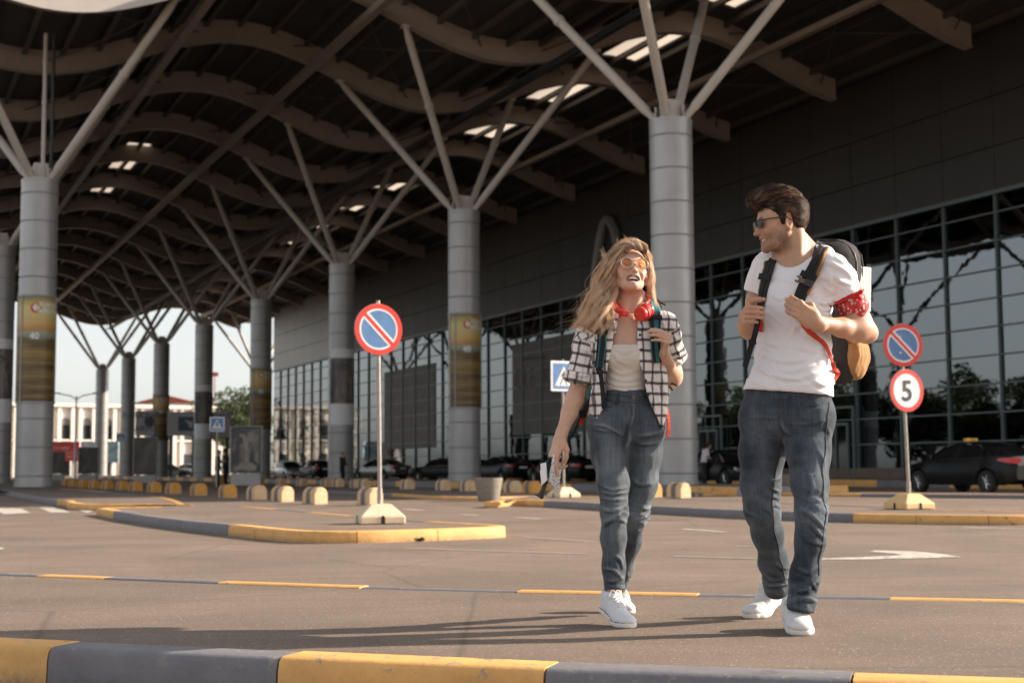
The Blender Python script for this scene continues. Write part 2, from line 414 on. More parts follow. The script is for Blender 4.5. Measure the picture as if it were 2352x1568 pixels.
# ------------------------------------------------------------------ ground, islands, kerbs
RZ = -0.13                         # road level; pedestrian islands are at 0
mb = MB(); mb.add([(-2500, -300, RZ), (2500, -300, RZ), (2500, 3500, RZ), (-2500, 3500, RZ)], [(0, 1, 2, 3)])
struct('road', mb, M['asphalt'])
def seg_lengths(pts):
    d = [0.0]
    for a, b in zip(pts[:-1], pts[1:]): d.append(d[-1]+float(np.linalg.norm(np.array(b)-np.array(a))))
    return np.array(d)
def resample(pts, step):
    pts = np.array(pts, float); s = seg_lengths(pts); n = max(2, int(s[-1]/step)+1)
    q = np.linspace(0, s[-1], n); return np.stack([np.interp(q, s, pts[:, i]) for i in range(pts.shape[1])], 1)
def smooth_path(pts, it=2):        # corner cutting for rounded kerb corners
    pts = [np.array(p, float) for p in pts]
    for _ in range(it):
        o = [pts[0]]
        for a, b in zip(pts[:-1], pts[1:]): o += [a*.75+b*.25, a*.25+b*.75]
        o.append(pts[-1]); pts = o
    return pts
rk = random.Random(3)
def kerb(path, zt, zb, bounds=None, first='y', seg=1.0, width=.18, rad=.03, side=1, stone=1.0, name='kerb', wob=.003):
    """path: top outer edge (x,y); side=+1 when the island lies left of the walking direction"""
    s = seg_lengths(path); P = np.array([p[:2] for p in path], float); L = s[-1]
    def at(q):
        return np.array([np.interp(q, s, P[:, 0]), np.interp(q, s, P[:, 1])])
    def nrm(q):
        a, b = at(max(0, q-.04)), at(min(L, q+.04)); t = (b-a)/(np.linalg.norm(b-a)+1e-9); return np.array([-t[1], t[0]])*side
    if bounds is None: bounds = list(np.arange(seg, L, seg))
    bounds = [0]+[b for b in bounds if 0 < b < L]+[L]
    mbs = MB(); cur = first
    prof = [(-.012, zb-zt-.05), (-.004, -.05), (0.0, -rad)]+[(rad*(1-math.cos(a)), -rad+rad*math.sin(a)) for a in (.4, .8, 1.2, 1.57)]+[(width-.01, 0), (width, -.008), (width, -.06)]
    for a, b in zip(bounds[:-1], bounds[1:]):
        m = max(1, round((b-a)/stone)); cuts = np.linspace(a, b, m+1)
        for c0, c1 in zip(cuts[:-1], cuts[1:]):
            g = .004; k = max(2, int((c1-c0)/.12)+1); off = rk.uniform(-wob, wob); dz = rk.uniform(-wob, wob)
            rows = []
            for q in np.linspace(c0+g, c1-g, k):
                p, n = at(q), nrm(q)
                rows.append([(p[0]+n[0]*(u+off), p[1]+n[1]*(u+off), zt+h+dz) for u, h in prof])
            n0 = len(mbs.v); mi = 0 if cur == 'y' else 1
            mbs.grid(rows, mi)
            w_ = len(prof); mbs.add([mbs.v[n0+i] for i in range(w_)], [tuple(range(w_))], mi)
            e = n0+(len(rows)-1)*w_; mbs.add([mbs.v[e+i] for i in range(w_)], [tuple(range(w_))[::-1]], mi)
        cur = 'g' if cur == 'y' else 'y'
    return struct(name, mbs, [M['kerb_y'], M['kerb_g']], smooth=True, angle=50)
def pavement(poly, z, name='pavement', mat='pave'):
    m = MB(); m.add([(p[0], p[1], z) for p in poly], [tuple(range(len(poly)))])
    return struct(name, m, M[mat])
def GP(pts, z=0.0): return [G(x, y, z) for x, y in pts]

# island the couple walks on: near kerb, asphalt, far kerb
nb = GP([(0, 1469), (700, 1502), (1283, 1527), (2352, 1562)])
d0 = (nb[0]-nb[1])/np.linalg.norm(nb[0]-nb[1]); d1 = (nb[-1]-nb[-2])/np.linalg.norm(nb[-1]-nb[-2])
inner = [nb[0]+d0*6]+nb+[nb[-1]+d1*6]
tt = (inner[-1]-inner[0])/np.linalg.norm(inner[-1]-inner[0]); nn = np.array([tt[1], -tt[0], 0])
KW = .19
path = [p+nn*KW for p in inner]
s_ = seg_lengths(path)
def s_of(pth, ss, q):
    best = None
    for i in range(len(pth)-1):
        a, b = np.array(pth[i][:2]), np.array(pth[i+1][:2]); t = np.clip(((q[:2]-a)@(b-a))/((b-a)@(b-a)), 0, 1)
        d = np.linalg.norm(a+t*(b-a)-q[:2])
        if best is None or d < best[0]: best = (d, ss[i]+t*np.linalg.norm(b-a))
    return best[1]
bs = [s_of(path, s_, G(x, y)) for x, y in ((185, 1478), (700, 1502), (1283, 1527), (1962, 1549))]
st = [bs[0]-k*.9 for k in range(6, 0, -1)]+bs+[bs[-1]+.95*k for k in range(1, 8)]
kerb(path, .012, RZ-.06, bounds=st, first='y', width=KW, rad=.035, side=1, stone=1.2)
fb = GP([(0, 1321), (503, 1340.5), (830, 1351.5), (1185, 1361), (1600, 1369.5), (2045, 1377), (2352, 1383)])
e0 = (fb[0]-fb[1])/np.linalg.norm(fb[0]-fb[1]); e1 = (fb[-1]-fb[-2])/np.linalg.norm(fb[-1]-fb[-2])
finn = [fb[0]+e0*8]+fb+[fb[-1]+e1*8]
fpath = [p-nn*.12 for p in finn]
fs_ = seg_lengths(fpath)
fbs = [s_of(fpath, fs_, G(x, y)) for x, y in ((85, 1324), (239, 1330), (503, 1340), (830, 1351), (1185, 1361), (1601, 1369.5), (2044, 1377))]
fst = [fbs[0]-k*1.1 for k in range(6, 0, -1)]+fbs+[fbs[-1]+1.0*k for k in range(1, 8)]
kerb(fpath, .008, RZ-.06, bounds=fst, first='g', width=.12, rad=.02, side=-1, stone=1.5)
pavement([p+np.array([0, -.01, 0]) for p in inner]+[p+np.array([0, .01, 0]) for p in finn[::-1]], 0.0)
mb = MB(); mb.add([(-40, 0.1, RZ+.004), (40, .1, RZ+.004), (40, .2, RZ+.004), (-40, .2, RZ+.004)], [(0, 1, 2, 3)])

def island(front, back, z=0.0, zb=RZ-.05, first='y', bounds_px=None, seg=2.0, cut=2, seg0=None, width=.17):
    ring = [np.array(p) for p in front+back]
    loop = ring+[ring[0]]
    # round the corners lightly, keep straight runs
    pts = smooth_path(loop, cut)
    s = seg_lengths(pts)
    if bounds_px: b = sorted(s_of(pts, s, G(x, y, z)) for x, y in bounds_px)
    else: b = None
    a2 = sum(p[0]*q[1]-q[0]*p[1] for p, q in zip(pts[:-1], pts[1:]))
    sd = 1 if a2 > 0 else -1
    if b: b = b+list(np.arange(b[-1]+seg, s[-1], seg))
    kerb(pts, z, zb, bounds=b, first=first, seg=seg, width=width, rad=.025, side=sd, stone=1.0)
    inn = []
    P = np.array([p[:2] for p in pts])
    for i in range(len(P)-1):
        t = P[min(i+1, len(P)-1)]-P[max(i-1, 0)]; t = t/(np.linalg.norm(t)+1e-9); inn.append((P[i]+np.array([-t[1], t[0]])*sd*(width-.02)))
    pavement(inn, z-.006)
# island with the no parking sign
Bf = GP([(222, 1166), (259, 1173), (366, 1189), (525, 1204.5), (653, 1217), (722, 1220), (838, 1219), (961, 1215.5), (1077, 1211.5), (1162, 1208)])
Bb = GP([(1158, 1204.5), (982, 1196.6), (814, 1183.6), (647, 1168), (537, 1160.5), (380, 1162)])
island(Bf, Bb, bounds_px=[(259, 1173), (525, 1204.5), (990, 1197), (814, 1183.6)], first='y')
# island with the left column
c0, c1 = G(0, 1124.6), G(122, 1147.7); cd_ = (c0-c1)/np.linalg.norm(c0-c1)
Cb = GP([(152, 1148), (160, 1157.5), (415, 1157), (432, 1160), (405, 1147), (366, 1139), (127, 1118)])
c9 = (Cb[-1]-Cb[-2])/np.linalg.norm(Cb[-1]-Cb[-2])
island([c0+cd_*26, c0, c1], Cb+[Cb[-1]+np.array([-30, 30, 0])], seg=9, bounds_px=[(122, 1147.7), (366, 1139)], first='g')
# island with the speed limit sign
Df = GP([(1130, 1151.5), (1173, 1146.5), (1255, 1149), (1400, 1157), (1550, 1164), (1721, 1172.5), (1956, 1178.5), (2092, 1181), (2230, 1183), (2380, 1183), (2440, 1179)])
Db = GP([(2452, 1175), (2352, 1173.5), (2177, 1169), (1956, 1161), (1700, 1150.5), (1450, 1141), (1300, 1137), (1180, 1138.5)])
island(Df, Db, bounds_px=[(1255, 1149), (1956, 1178.5), (2100, 1166.5), (1450, 1141)], first='y')
# strip islands in front of the second row of blocks
Ef = GP([(700, 1123), (806, 1128.5), (906, 1132.5), (988, 1139), (1101, 1141.5)], -.04)
E2 = UV(30.0, 12.2, -.04)
Eb = [Ef[-1]+UD*.8+VD*2.6] + [Ef[0]+VD*3.2]
island(Ef, Eb, z=-.04, bounds_px=[(906, 1132.5)], first='g', seg=14, cut=1)
Ff = GP([(1600, 1132), (1808, 1130), (1895, 1132), (1975, 1133), (2352, 1136.5), (2480, 1137)], -.04)
island(Ff, [Ff[-1]+VD*2.0+UD*1.5, Ff[0]+VD*1.5+UD*3.0], z=-.04, bounds_px=[(1975, 1133)], first='y', seg=9, cut=1)
# pavement strip that carries the columns, pavement in front of the terminal
def strip(u0, u1, v0, v1, z, seg=2.5):
    f = [UV(u0, v0, z), UV(u1, v0, z)]; b = [UV(u1, v1, z), UV(u0, v1, z)]
    n = 12; ff = [f[0]+(f[1]-f[0])*k/n for k in range(n+1)]
    island(ff, b, z=z, seg=seg, cut=0)
strip(33, 164, 21.3, 25.0, .13)
strip(28, 165, 34.6, 42.0, .15, 4)

# painted markings
def mark(poly_px, name='road_marking', mat='mark', z=RZ+.004, thin=None):
    m = MB(); P = [G(x, y, z) for x, y in poly_px]; m.add(P, [tuple(range(len(P)))]); return struct(name, m, M[mat])
def line_px(a, b, wd, mat='mark', z=RZ+.004):
    A, B = G(*a, z), G(*b, z); t = (B-A)/np.linalg.norm(B-A); n = np.array([-t[1], t[0], 0])*wd/2
    m = MB(); k = 10; rows = [[A+(B-A)*i/k-n, A+(B-A)*i/k+n] for i in range(k+1)]; m.grid(rows); return struct('lane_line', m, M[mat])
for pl in ([(-25, 1166), (49, 1167.3), (70, 1177), (10, 1180)], [(90, 1165), (137, 1166), (161, 1176), (117, 1176)], [(159, 1164), (193, 1165), (213, 1173.4), (199, 1177)]):
    mark(pl, 'zebra_stripe')
mark([(1880, 1284), (1890, 1281.5), (2050, 1275.5), (2075, 1272.5), (1996, 1265.5), (2010, 1263.2), (2090, 1265), (2150, 1269.5), (2208, 1278), (2120, 1281), (2050, 1282), (2000, 1283.5)], 'arrow_marking')
mark([(-60, 1262), (-40, 1250), (12, 1258), (0, 1261)], 'arrow_marking')
line_px((1350, 1271), (930, 1258), .10, 'faint'); line_px((1755, 1282.5), (1548, 1276.5), .10, 'faint')
line_px((1567, 1213.7), (1666, 1220.5), .12); line_px((1187, 1187), (1245, 1190.7), .14); line_px((927, 1168), (971, 1171), .16)
line_px((1060, 1180), (1098, 1182.5), .14); line_px((2211, 1210), (2420, 1216), .12); line_px((1690, 1254), (1760, 1254.5), .10, 'faint')
line_px((1200, 1232), (1375, 1244), .10, 'faint')

# ------------------------------------------------------------------ terminal building
U0, V0, SP, DV = 39.024, 22.977, 17.493, 17.369
VF = 40.2
def LUV(mb_):                      # points already written as (u, v, z) are turned into world directions
    mb_.v = [tuple(UV(*p)) for p in mb_.v]; return mb_
term = thing('terminal_building', 'long dark glass terminal building with dark cladding above its glazing, behind the parked cars', 'building', UV(90, VF+.3, 0))
tl = np.array(term.location)
def tobj(name, mb_, mat, parent, **k):
    LUV(mb_); base = tl; mb_.v = [tuple(np.array(p)-base) for p in mb_.v]
    return obj(name, mb_, mat, parent, **k)
ZG, ZR = 11.35, 19.4
bay = 3.0; u_start = 46.24-bay*6
rows_z = [.55]+[1.62+1.12*k for k in range(9)]+[ZG]
def glass_bay(u0, u1):
    m = MB(); tiles = []
    ra = random.Random(int(u0*10))
    for a, b in zip(rows_z[:-1], rows_z[1:]):   # every pane sits a hair out of true, as real glazing does
        e = [ra.uniform(-.004, .004) for _ in range(4)]
        m.add([(u0, VF+e[0], a), (u1, VF+e[1], a), (u1, VF+e[2], b), (u0, VF+e[3], b)], [(0, 1, 2, 3)])
    f = MB()
    f.box(((u0+.035), VF-.05, (rows_z[0]+ZG)/2), (.07, .13, ZG-rows_z[0]))
    for z in rows_z[:-1]: f.box(((u0+u1)/2, VF-.03, z), (u1-u0, .08, .058))
    return m, f
u = u_start; i = 0
while u < 154:
    if u > 35:
        g, f = glass_bay(u, u+bay)
        wb = tobj('window', g, M['glazing'], term)
        tobj('window_frame', f, M['mullion'], wb)
        m = MB()
        pale = u > 131  # far bays take a paler sheet: their open sky light put into the colour
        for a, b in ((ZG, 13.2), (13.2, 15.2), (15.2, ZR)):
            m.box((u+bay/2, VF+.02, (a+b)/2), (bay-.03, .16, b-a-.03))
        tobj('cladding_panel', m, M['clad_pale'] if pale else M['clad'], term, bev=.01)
    u += bay; i += 1
u_end = u
m = MB(); m.box(((u_start+u_end)/2, VF+.35, ZG/2+.1), (u_end-u_start, .4, ZG)); m.box(((u_start+u_end)/2, VF+.4, (ZG+ZR)/2), (u_end-u_start, .5, ZR-ZG))
m.box((u_start+1.5, VF+14, ZR/2), (3.0, 27, ZR)); m.box(((u_start+u_end)/2, VF+27, ZR/2), (u_end-u_start-8, .6, ZR)); m.box(((u_start+u_end)/2, VF+14, ZR-.3), (u_end-u_start-7, 26, .5))
m.box(((u_start+35)/2+.0, VF-.0, ZR/2), (35.2-u_start, .3, ZR))
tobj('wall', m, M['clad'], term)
m = MB(); m.box(((38+u_end)/2, VF-.12, .35), (u_end-38, .34, .42)); tobj('plinth', m, M['stone'], term, bev=.01)
m = MB(); m.box(((35+u_end)/2, VF-.12, ZG), (u_end-35, .16, .16)); tobj('sill_band', m, M['mullion'], term)
# entrance doors below the speed sign
def door(u):
    d = MB(); d.box((u, VF-.22, 1.25), (1.7, .05, 2.2)); dd = tobj('door', d, M['car_glass'], term)
    f = MB()
    for du in (-.88, 0, .88): f.box((u+du, VF-.26, 1.3), (.10, .12, 2.5))
    f.box((u, VF-.26, 2.55), (1.9, .12, .12)); f.box((u, VF-.26, 3.3), (2.6, .12, .10))
    for du in (-1.3, 1.3): f.box((u+du, VF-.26, 1.8), (.09, .12, 3.0))
    tobj('door_frame', f, M['mullion'], dd)
for uu in (53.6, 64.5, 99.0): door(uu)

# mirrored banners, their reflection built as solid panels on the glazing, big letters standing on the edge above it
def banner(u0, u1, z0, z1, label, txt):
    t = thing('mirrored_banner', label, 'banner', UV((u0+u1)/2, VF, z0))
    b = np.array(t.location); m = MB()
    m.box(((u0+u1)/2, VF-.04, (z0+z1)/2), (u1-u0, .03, z1-z0)); LUV(m); m.v = [tuple(np.array(p)-b) for p in m.v]
    obj('cloth', m, M['banner_f'], t)  # solid panel carrying the grey of the reflected banner
    m = MB()
    for tx, sz, du, zz in txt: text_mb(m, tx, sz, UV((u0+u1)/2+du, VF-.075, zz)-b, -UD, (0, 0, 1), align='CENTER')
    obj('lettering', m, M['banner_t'], t)
banner(78.3, 90.0, 2.9, 9.1, 'dull grey banner reflection with faint tall letters, built as a panel left of the walking woman', [('OLE  K', 1.9, 2.6, 6.6), ('since the beginning', .5, 2.4, 8.0)])
banner(104.8, 117.0, 2.3, 8.9, 'brown grey banner reflection built on the far glazing right of the round no parking sign', [])
t = thing('roof_letter', 'large dark rounded letter standing on the terminal cladding behind the woman', 'sign', UV(75.4, VF-.25, 12.3))
m = MB(); pts = [(-1.7, 0), (-.95, 2.2), (-.45, 3.0), (0, 3.2), (.45, 3.0), (.95, 2.2), (1.7, 0)]
m.tube([(-UD*a + np.array([0, 0, h])) for a, h in pts], .30, 10); m.cyl(-UD*-.9+np.array([0, 0, 1.0]), -UD*.9+np.array([0, 0, 1.0]), .14, n=8)
obj('letter_body', m, M['clad_pale'], t, smooth=True)

# ------------------------------------------------------------------ canopy
def zu(v): return .66+17.42-1.13*math.cos(2*PI*(v-V0)/DV)
RD = .95
can = thing('terminal_canopy', 'wave shaped steel roof canopy with curved beige ribs spanning the forecourt', 'canopy', UV(90, V0, 0))
cl = np.array(can.location)
def cobj(name, mb_, mat, parent=None, **k):
    LUV(mb_); mb_.v = [tuple(np.array(p)-cl) for p in mb_.v]; return obj(name, mb_, mat, parent or can, **k)
ribs = {k: U0+SP/4+SP/2*k for k in range(-2, 15)}
VL, VR, VM = -3.1, 39.2, 14.29
def vs(a, b, st=.5): return np.linspace(a, b, max(2, int((b-a)/st)+1))
for k, u in ribs.items():
    a = VL if k >= 1 else VM
    rows = []
    for v in vs(a, VR, .45):
        z = zu(v)
        rows.append([(u-.24, v, z), (u+.24, v, z), (u+.24, v, z+.06), (u+.17, v, z+.06), (u+.17, v, z+RD), (u-.17, v, z+RD), (u-.17, v, z+.06), (u-.24, v, z+.06)])
    m = MB(); m.grid(rows, closed=True); n = len(rows)
    m.add(rows[0], [tuple(range(8))]); m.add(rows[-1], [tuple(range(8))[::-1]])
    cobj('rib', m, M['rib'], smooth=True, angle=30)
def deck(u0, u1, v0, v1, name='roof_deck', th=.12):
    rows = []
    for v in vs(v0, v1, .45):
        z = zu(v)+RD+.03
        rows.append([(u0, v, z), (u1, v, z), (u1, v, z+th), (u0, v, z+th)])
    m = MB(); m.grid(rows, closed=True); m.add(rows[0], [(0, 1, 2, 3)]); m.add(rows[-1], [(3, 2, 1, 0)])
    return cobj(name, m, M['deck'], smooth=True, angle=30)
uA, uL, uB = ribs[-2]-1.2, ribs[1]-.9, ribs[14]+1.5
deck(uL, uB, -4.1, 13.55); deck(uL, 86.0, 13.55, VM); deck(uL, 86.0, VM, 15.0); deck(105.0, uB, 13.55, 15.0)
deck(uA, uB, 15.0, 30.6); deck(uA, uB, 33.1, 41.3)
deck(uA, uL, VM, 15.0)
m = MB(); rows = []
for v in vs(-4.1, 14.2, .45):       # bright end fascia of the canopy over the near left column
    z = zu(v); rows.append([(uL-.1, v, z-.30), (uL, v, z-.30), (uL, v, z+RD+.3), (uL-.1, v, z+RD+.3)])
m.grid(rows, closed=True); m.add(rows[0], [(0, 1, 2, 3)]); m.add(rows[-1], [(3, 2, 1, 0)])
cobj('fascia', m, M['steel'], smooth=True, angle=30)
def sky_strip(u0, u1, va, vb):
    m = MB(); rows = []
    for v in vs(va, vb, .3): z = zu(v)+RD+.1; rows.append([(u0, v, z), (u1, v, z)])
    m.grid(rows); o = cobj('skylight', m, M['sky_light'], smooth=True)
    n = max(2, int((u1-u0)/3.2)+1)
    for q in np.linspace(u0, u1, n):
        f = MB(); f.box((q, (va+vb)/2, zu((va+vb)/2)+RD+.04), (.07, vb-va, .08)); LUV(f); f.v = [tuple(np.array(p)-cl) for p in f.v]; obj('skylight_bar', f, M['purlin'], o)
for k in range(-1, 14):
    a, b = ribs[k]+.5, ribs[k+1]-.5
    if k % 5 != 4: sky_strip(a+.4, b-1.0, 30.6, 33.1); deck(ribs[k]-.5+(0 if k > -1 else -8), ribs[k]+.9, 30.6, 33.1); deck(b-1.0, ribs[k+1]-.5, 30.6, 33.1)
    else: deck(ribs[k]-.5, ribs[k+1]-.5, 30.6, 33.1)
for a, b in ((86.4, 88.2), (88.9, 94.6), (96.4, 103.2)): sky_strip(a, b, 13.55, 15.0)
for a, b in ((86.0, 86.4), (88.2, 88.9), (94.6, 96.4), (103.2, 105.0)): deck(a, b, 13.55, 15.0)
deck(ribs[14]-.5, uB, 30.6, 33.1); deck(uA, ribs[-1]-8.0, 30.6, 33.1)
pv = list(np.arange(-3.6, 41, 1.48))
for v in pv:
    a = uL if v < VM else uA
    m = MB(); z = zu(v)+RD-.14
    m.box(((a+uB)/2, v, z), (uB-a, .09, .26)); m.box(((a+uB)/2, v, z-.13), (uB-a, .2, .03)); cobj('purlin', m, M['purlin'])
def long_beam(v, a, b, wv, hz, mat, drop=0.0, name='long_beam'):
    m = MB(); z = zu(v)-hz/2-.02-drop; m.box(((a+b)/2, v, z), (b-a, wv, hz)); cobj(name, m, M[mat])
long_beam(17.4, uA, uB, .34, .30, 'rib'); long_beam(11.2, uL, uB, .34, .30, 'rib'); long_beam(0.0, uL, uB, .34, .3, 'rib'); long_beam(34.7, uA, uB, .3, .26, 'rib')
m = MB(); m.box(((uA+uB)/2, 24.5, 16.70), (uB-uA, .22, .20)); cobj('service_pipe', m, M['pipe'])
m = MB(); m.box(((uA+uB)/2, 24.0, 16.55), (uB-uA, .07, .07))
for k, u in ribs.items():
    m.cyl((u, 24.0, 16.4), (u, 24.0, zu(24)+.1), .02, n=6)
cobj('cable_tray', m, M['pipe'])
# cross bracing rods between the ribs, just below the sheets
for k in range(-1, 11):
    m = MB()
    for va, vb in ((6, 12.5), (16.5, 22), (24.5, 30), (33.5, 38.5)):
        if k < 1 and va < 15: continue
        a, b = ribs[k], ribs[k+1]
        for s in (0, 1):
            p, q = (a, va if s else vb), (b, vb if s else va)
            m.tube([(p[0]+(q[0]-p[0])*t, p[1]+(q[1]-p[1])*t, zu(p[1]+(q[1]-p[1])*t)+RD*.5) for t in np.linspace(0, 1, 6)], .035, 6)
    cobj('bracing', m, M['purlin'])

# ------------------------------------------------------------------ columns
CR = .68
def shaft_mb(zb):
    zj = [.47+1.061*k for k in range(11)]
    pr = [(CR+.02, zb), (CR+.02, zb+.06), (CR, zb+.08)]; secs = []
    m = MB(); m.lathe([(CR+.015, zb-.02), (CR+.015, zb+.10), (CR, zb+.11), (CR, zj[0]-.03)], 40, mi=0)
    for i, z in enumerate(zj):
        m.lathe([(CR-.004, z-.034), (CR-.012, z-.03), (CR-.012, z+.03), (CR-.004, z+.034)], 40, mi=1)
        nz = zj[i+1] if i+1 < len(zj) else 11.60
        m.lathe([(CR, z+.03), (CR, nz-.03)], 40, mi=0)
    m.lathe([(CR, 11.5), (CR+.012, 11.58), (CR+.012, 11.63), (.2, 11.64)], 40, mi=0)
    return m
def make_column(zb, label):
    t = thing('canopy_column', label, 'column', (0, 0, 0), 0, 'round grey columns under the canopy')
    obj('shaft', shaft_mb(zb), [M['column'], M['joint']], t, smooth=True, angle=30)
    m = MB(); m.box((0, 0, 11.95), (.52, .52, .66)); m.box((0, 0, 11.67), (.9, .9, .06))
    for sx in (-1, 1):
        for sy in (-1, 1): m.box((sx*.32, sy*.32, 11.85), (.05, .30, .5), rz=PI/4*sx*sy)
    obj('steel_head', m, M['steel'], t, bev=.01)
    for su in (-1, 1):
        for sv in (-1, 1):
            m = MB(); a = np.array([sv*.34, su*.34, 11.68]); b = np.array([sv*4.25, su*SP/4, zu(V0+4.25)-.02])
            d = (b-a)/np.linalg.norm(b-a)
            m.tube([a, a+d*.35, a+d*.5, b-d*.5, b-d*.3, b], [.12, .12, .155, .155, .12, .10], 14)
            m.box(b-d*.05+np.array([0, 0, .0]), (.3, .3, .12)); q = a+d*np.linalg.norm(b-a)*.58
            m.cyl(q-d*.08, q+d*.08, .19, n=12)
            obj('brace', m, M['steel'], t, smooth=True, angle=40)
    return t
def wrap(mb_, r, a0, a1, z0, z1, n=24, mi=0):
    mb_.grid([[(r*math.cos(a), r*math.sin(a), z) for a in np.linspace(a0, a1, n)] for z in np.linspace(z0, z1, 6)], mi)
def cyl_fn(r, ac, zc):              # bends flat lettering round the column
    return lambda x, y: (r*math.cos(ac+x/r), r*math.sin(ac+x/r), zc+y)
def poster(col_o, kind):
    # the print faces down the forecourt, towards -u with a turn to -v
    ac = -PI/2 + (.02 if kind == 'land' else 0.0)
    m = MB()
    if kind == 'land':
        wrap(m, CR+.03, ac-1.35, ac+1.05, 3.25, 7.15); wrap(m, CR+.025, ac+1.1, ac+2.4, 3.35, 7.0, mi=1)
        p = obj('poster', m, [M['poster'], M['gantry']], col_o, smooth=True)
        f = MB(); r = CR+.05
        for z in (3.2, 7.2): f.lathe([(CR+.0, z-.035), (CR+.04, z-.03), (CR+.04, z+.03), (CR, z+.035)], 40)
        for a in (ac-.95, ac+1.07, ac-1.38): f.box((r*math.cos(a), r*math.sin(a), 5.2), (.05, .03, 3.95), rz=a+PI/2)
        obj('poster_frame', f, M['gantry'], p, smooth=True)
        k = MB(); c = cyl_fn(CR+.036, ac-.18, 6.72)
        th = np.linspace(0, 2*PI, 25)[:-1]
        k.add([c(.2*math.cos(a), .2*math.sin(a)) for a in th], [tuple(range(24))], 0)
        c2 = cyl_fn(CR+.040, ac-.18, 6.72)
        k.add([c2(-.13, .02), c2(-.02, .13), c2(.05, .03), c2(.14, .0), c2(.02, -.05), c2(-.05, -.13)], [(0, 1, 2, 3, 4, 5)], 1)
        text_mb(k, 'TURKISH', .22, (0, 0, 0), (1, 0, 0), (0, 1, 0), 1, cyl_fn(CR+.038, ac+.56, 6.83), bold=.006)
        text_mb(k, 'AIRLINES', .22, (0, 0, 0), (1, 0, 0), (0, 1, 0), 1, cyl_fn(CR+.038, ac+.56, 6.60), bold=.006)
        text_mb(k, '40', .34, (0, 0, 0), (1, 0, 0), (0, 1, 0), 1, cyl_fn(CR+.038, ac-.24, 5.66), bold=.012)
        obj('print', k, [M['red'], M['white']], p)
    else:
        wrap(m, CR+.03, ac-1.3, ac+1.1, 4.15, 6.55); wrap(m, CR+.028, ac-1.3, ac+1.1, 3.0, 4.13, mi=1); wrap(m, CR+.028, ac-1.3, ac+1.1, 6.57, 7.05, mi=1)
        p = obj('poster', m, [M['ad3'], M['white']], col_o, smooth=True)
        k = MB(); c = cyl_fn(CR+.036, ac-.05, 5.2)
        el = lambda x0, y0, rx, ry: [c(x0+rx*math.cos(a), y0+ry*math.sin(a)) for a in np.linspace(0, 2*PI, 17)[:-1]]
        k.add([c(-.36, -1.0), c(.42, -1.0), c(.40, .12), (c(.22, .42)), c(-.16, .42), c(-.34, .1)], [(0, 1, 2, 3, 4, 5)], 1)
        c = cyl_fn(CR+.039, ac-.05, 5.2); k.add(el(.02, .68, .2, .27), [tuple(range(16))], 0)
        c = cyl_fn(CR+.042, ac-.05, 5.2); k.add(el(.02, .86, .22, .17), [tuple(range(16))], 2)
        obj('print', k, [M['skin_print'], M['ad_pale'], M['black']], p)
M['skin_print'] = plain('printed face tone', (.20, .11, .08), .4); M['ad_pale'] = plain('pale print tone', (.26, .225, .20), .4, var=.3, vs=3)
base_col = make_column(.10, 'tall grey column with bare cladding between the two walkers, nearest in the right hand row')
base_col.location = tuple(UV(U0, V0)); base_col.rotation_euler[2] = YAW
col_lab = {(1, 1): ('land', 'grey column with a yellow landscape poster, just left of the walking woman'),
           (1, 2): ('man', 'grey column with a dark portrait poster, right behind the round no parking sign'),
           (1, 3): ('land', 'grey column with a dim landscape poster beside the pale figure lightbox'),
           (1, 4): ('man', 'dark column with a portrait poster behind the far blue pedestrian crossing sign'),
           (1, 5): ('land', 'dark column with a landscape poster, third from the far end of its row'),
           (1, 6): (None, 'slim bare grey column, second from the far end, by the small dark crossing sign'),
           (1, 7): (None, 'farthest and slimmest bare grey column against the white arched building'),
           (3, 7): (None, 'far column hidden behind the dim poster column, only its braces showing against the sky'),
           (2, 1): ('land', 'big near grey column at the left with a bright yellow landscape poster'),
           (2, 2): ('man', 'grey column cut by the left picture edge, with a black and white poster'),
           (2, 3): (None, 'grey column of the left hand row mostly hidden behind the near poster column')}
for (row, k), (kind, lab) in col_lab.items():
    o = dup(base_col, UV(U0+SP*k, {1: V0, 2: V0-DV, 3: V0+DV}[row]), YAW, lab)
    if kind: poster(o, kind)
    if (row, k) == (2, 1):
        for dx, r_, mt in ((.06, .075, 'steel'), (.36, .06, 'pipe')):
            m = MB(); m.cyl((dx, -.25, 11.66), (dx, -.25, 17.3), r_, n=10)
            for z_ in (13.0, 14.6, 16.2): m.cyl((dx, -.25, z_-.05), (dx, -.25, z_+.05), r_*1.25, n=10)
            obj('drain_pipe', m, M[mt], o, smooth=True, angle=40)
# ------------------------------------------------------------------ blocks, signs, pots
def make_block(yellow):
    mbk = MB(); n = 10; Wd, H, Ln = .37, .39, .54
    def prof(s=1.0):
        r = .16; p = [(-Wd/2*s, 0)]
        for c, a0 in (((-Wd/2+r, H-r), PI), ((Wd/2-r, H-r), PI/2)):
            for a in np.linspace(a0, a0-PI/2, 7): p.append(((c[0]+r*math.cos(a))*s, (c[1]+r*math.sin(a))*(s if s < 1 else 1)))
        p.append((Wd/2*s, 0)); return p
    xs = [(-Ln/2, .90), (-Ln/2+.03, .97), (-Ln/2+.06, 1.0), (-.09, 1.0), (-.09, 1.006), (.09, 1.006), (.09, 1.0), (Ln/2-.06, 1.0), (Ln/2-.03, .97), (Ln/2, .90)]
    rows = [[(p[0], x, p[1]) for p in prof(s)] for x, s in xs]
    mis = [0, 0, 0, 0, 1, 0, 0, 0, 0]
    for i in range(len(rows)-1): mbk.grid(rows[i:i+2], mis[i])
    mbk.add(rows[0], [tuple(range(len(rows[0])))], 0); mbk.add(rows[-1], [tuple(range(len(rows[0])))[::-1]], 0)
    return mbk
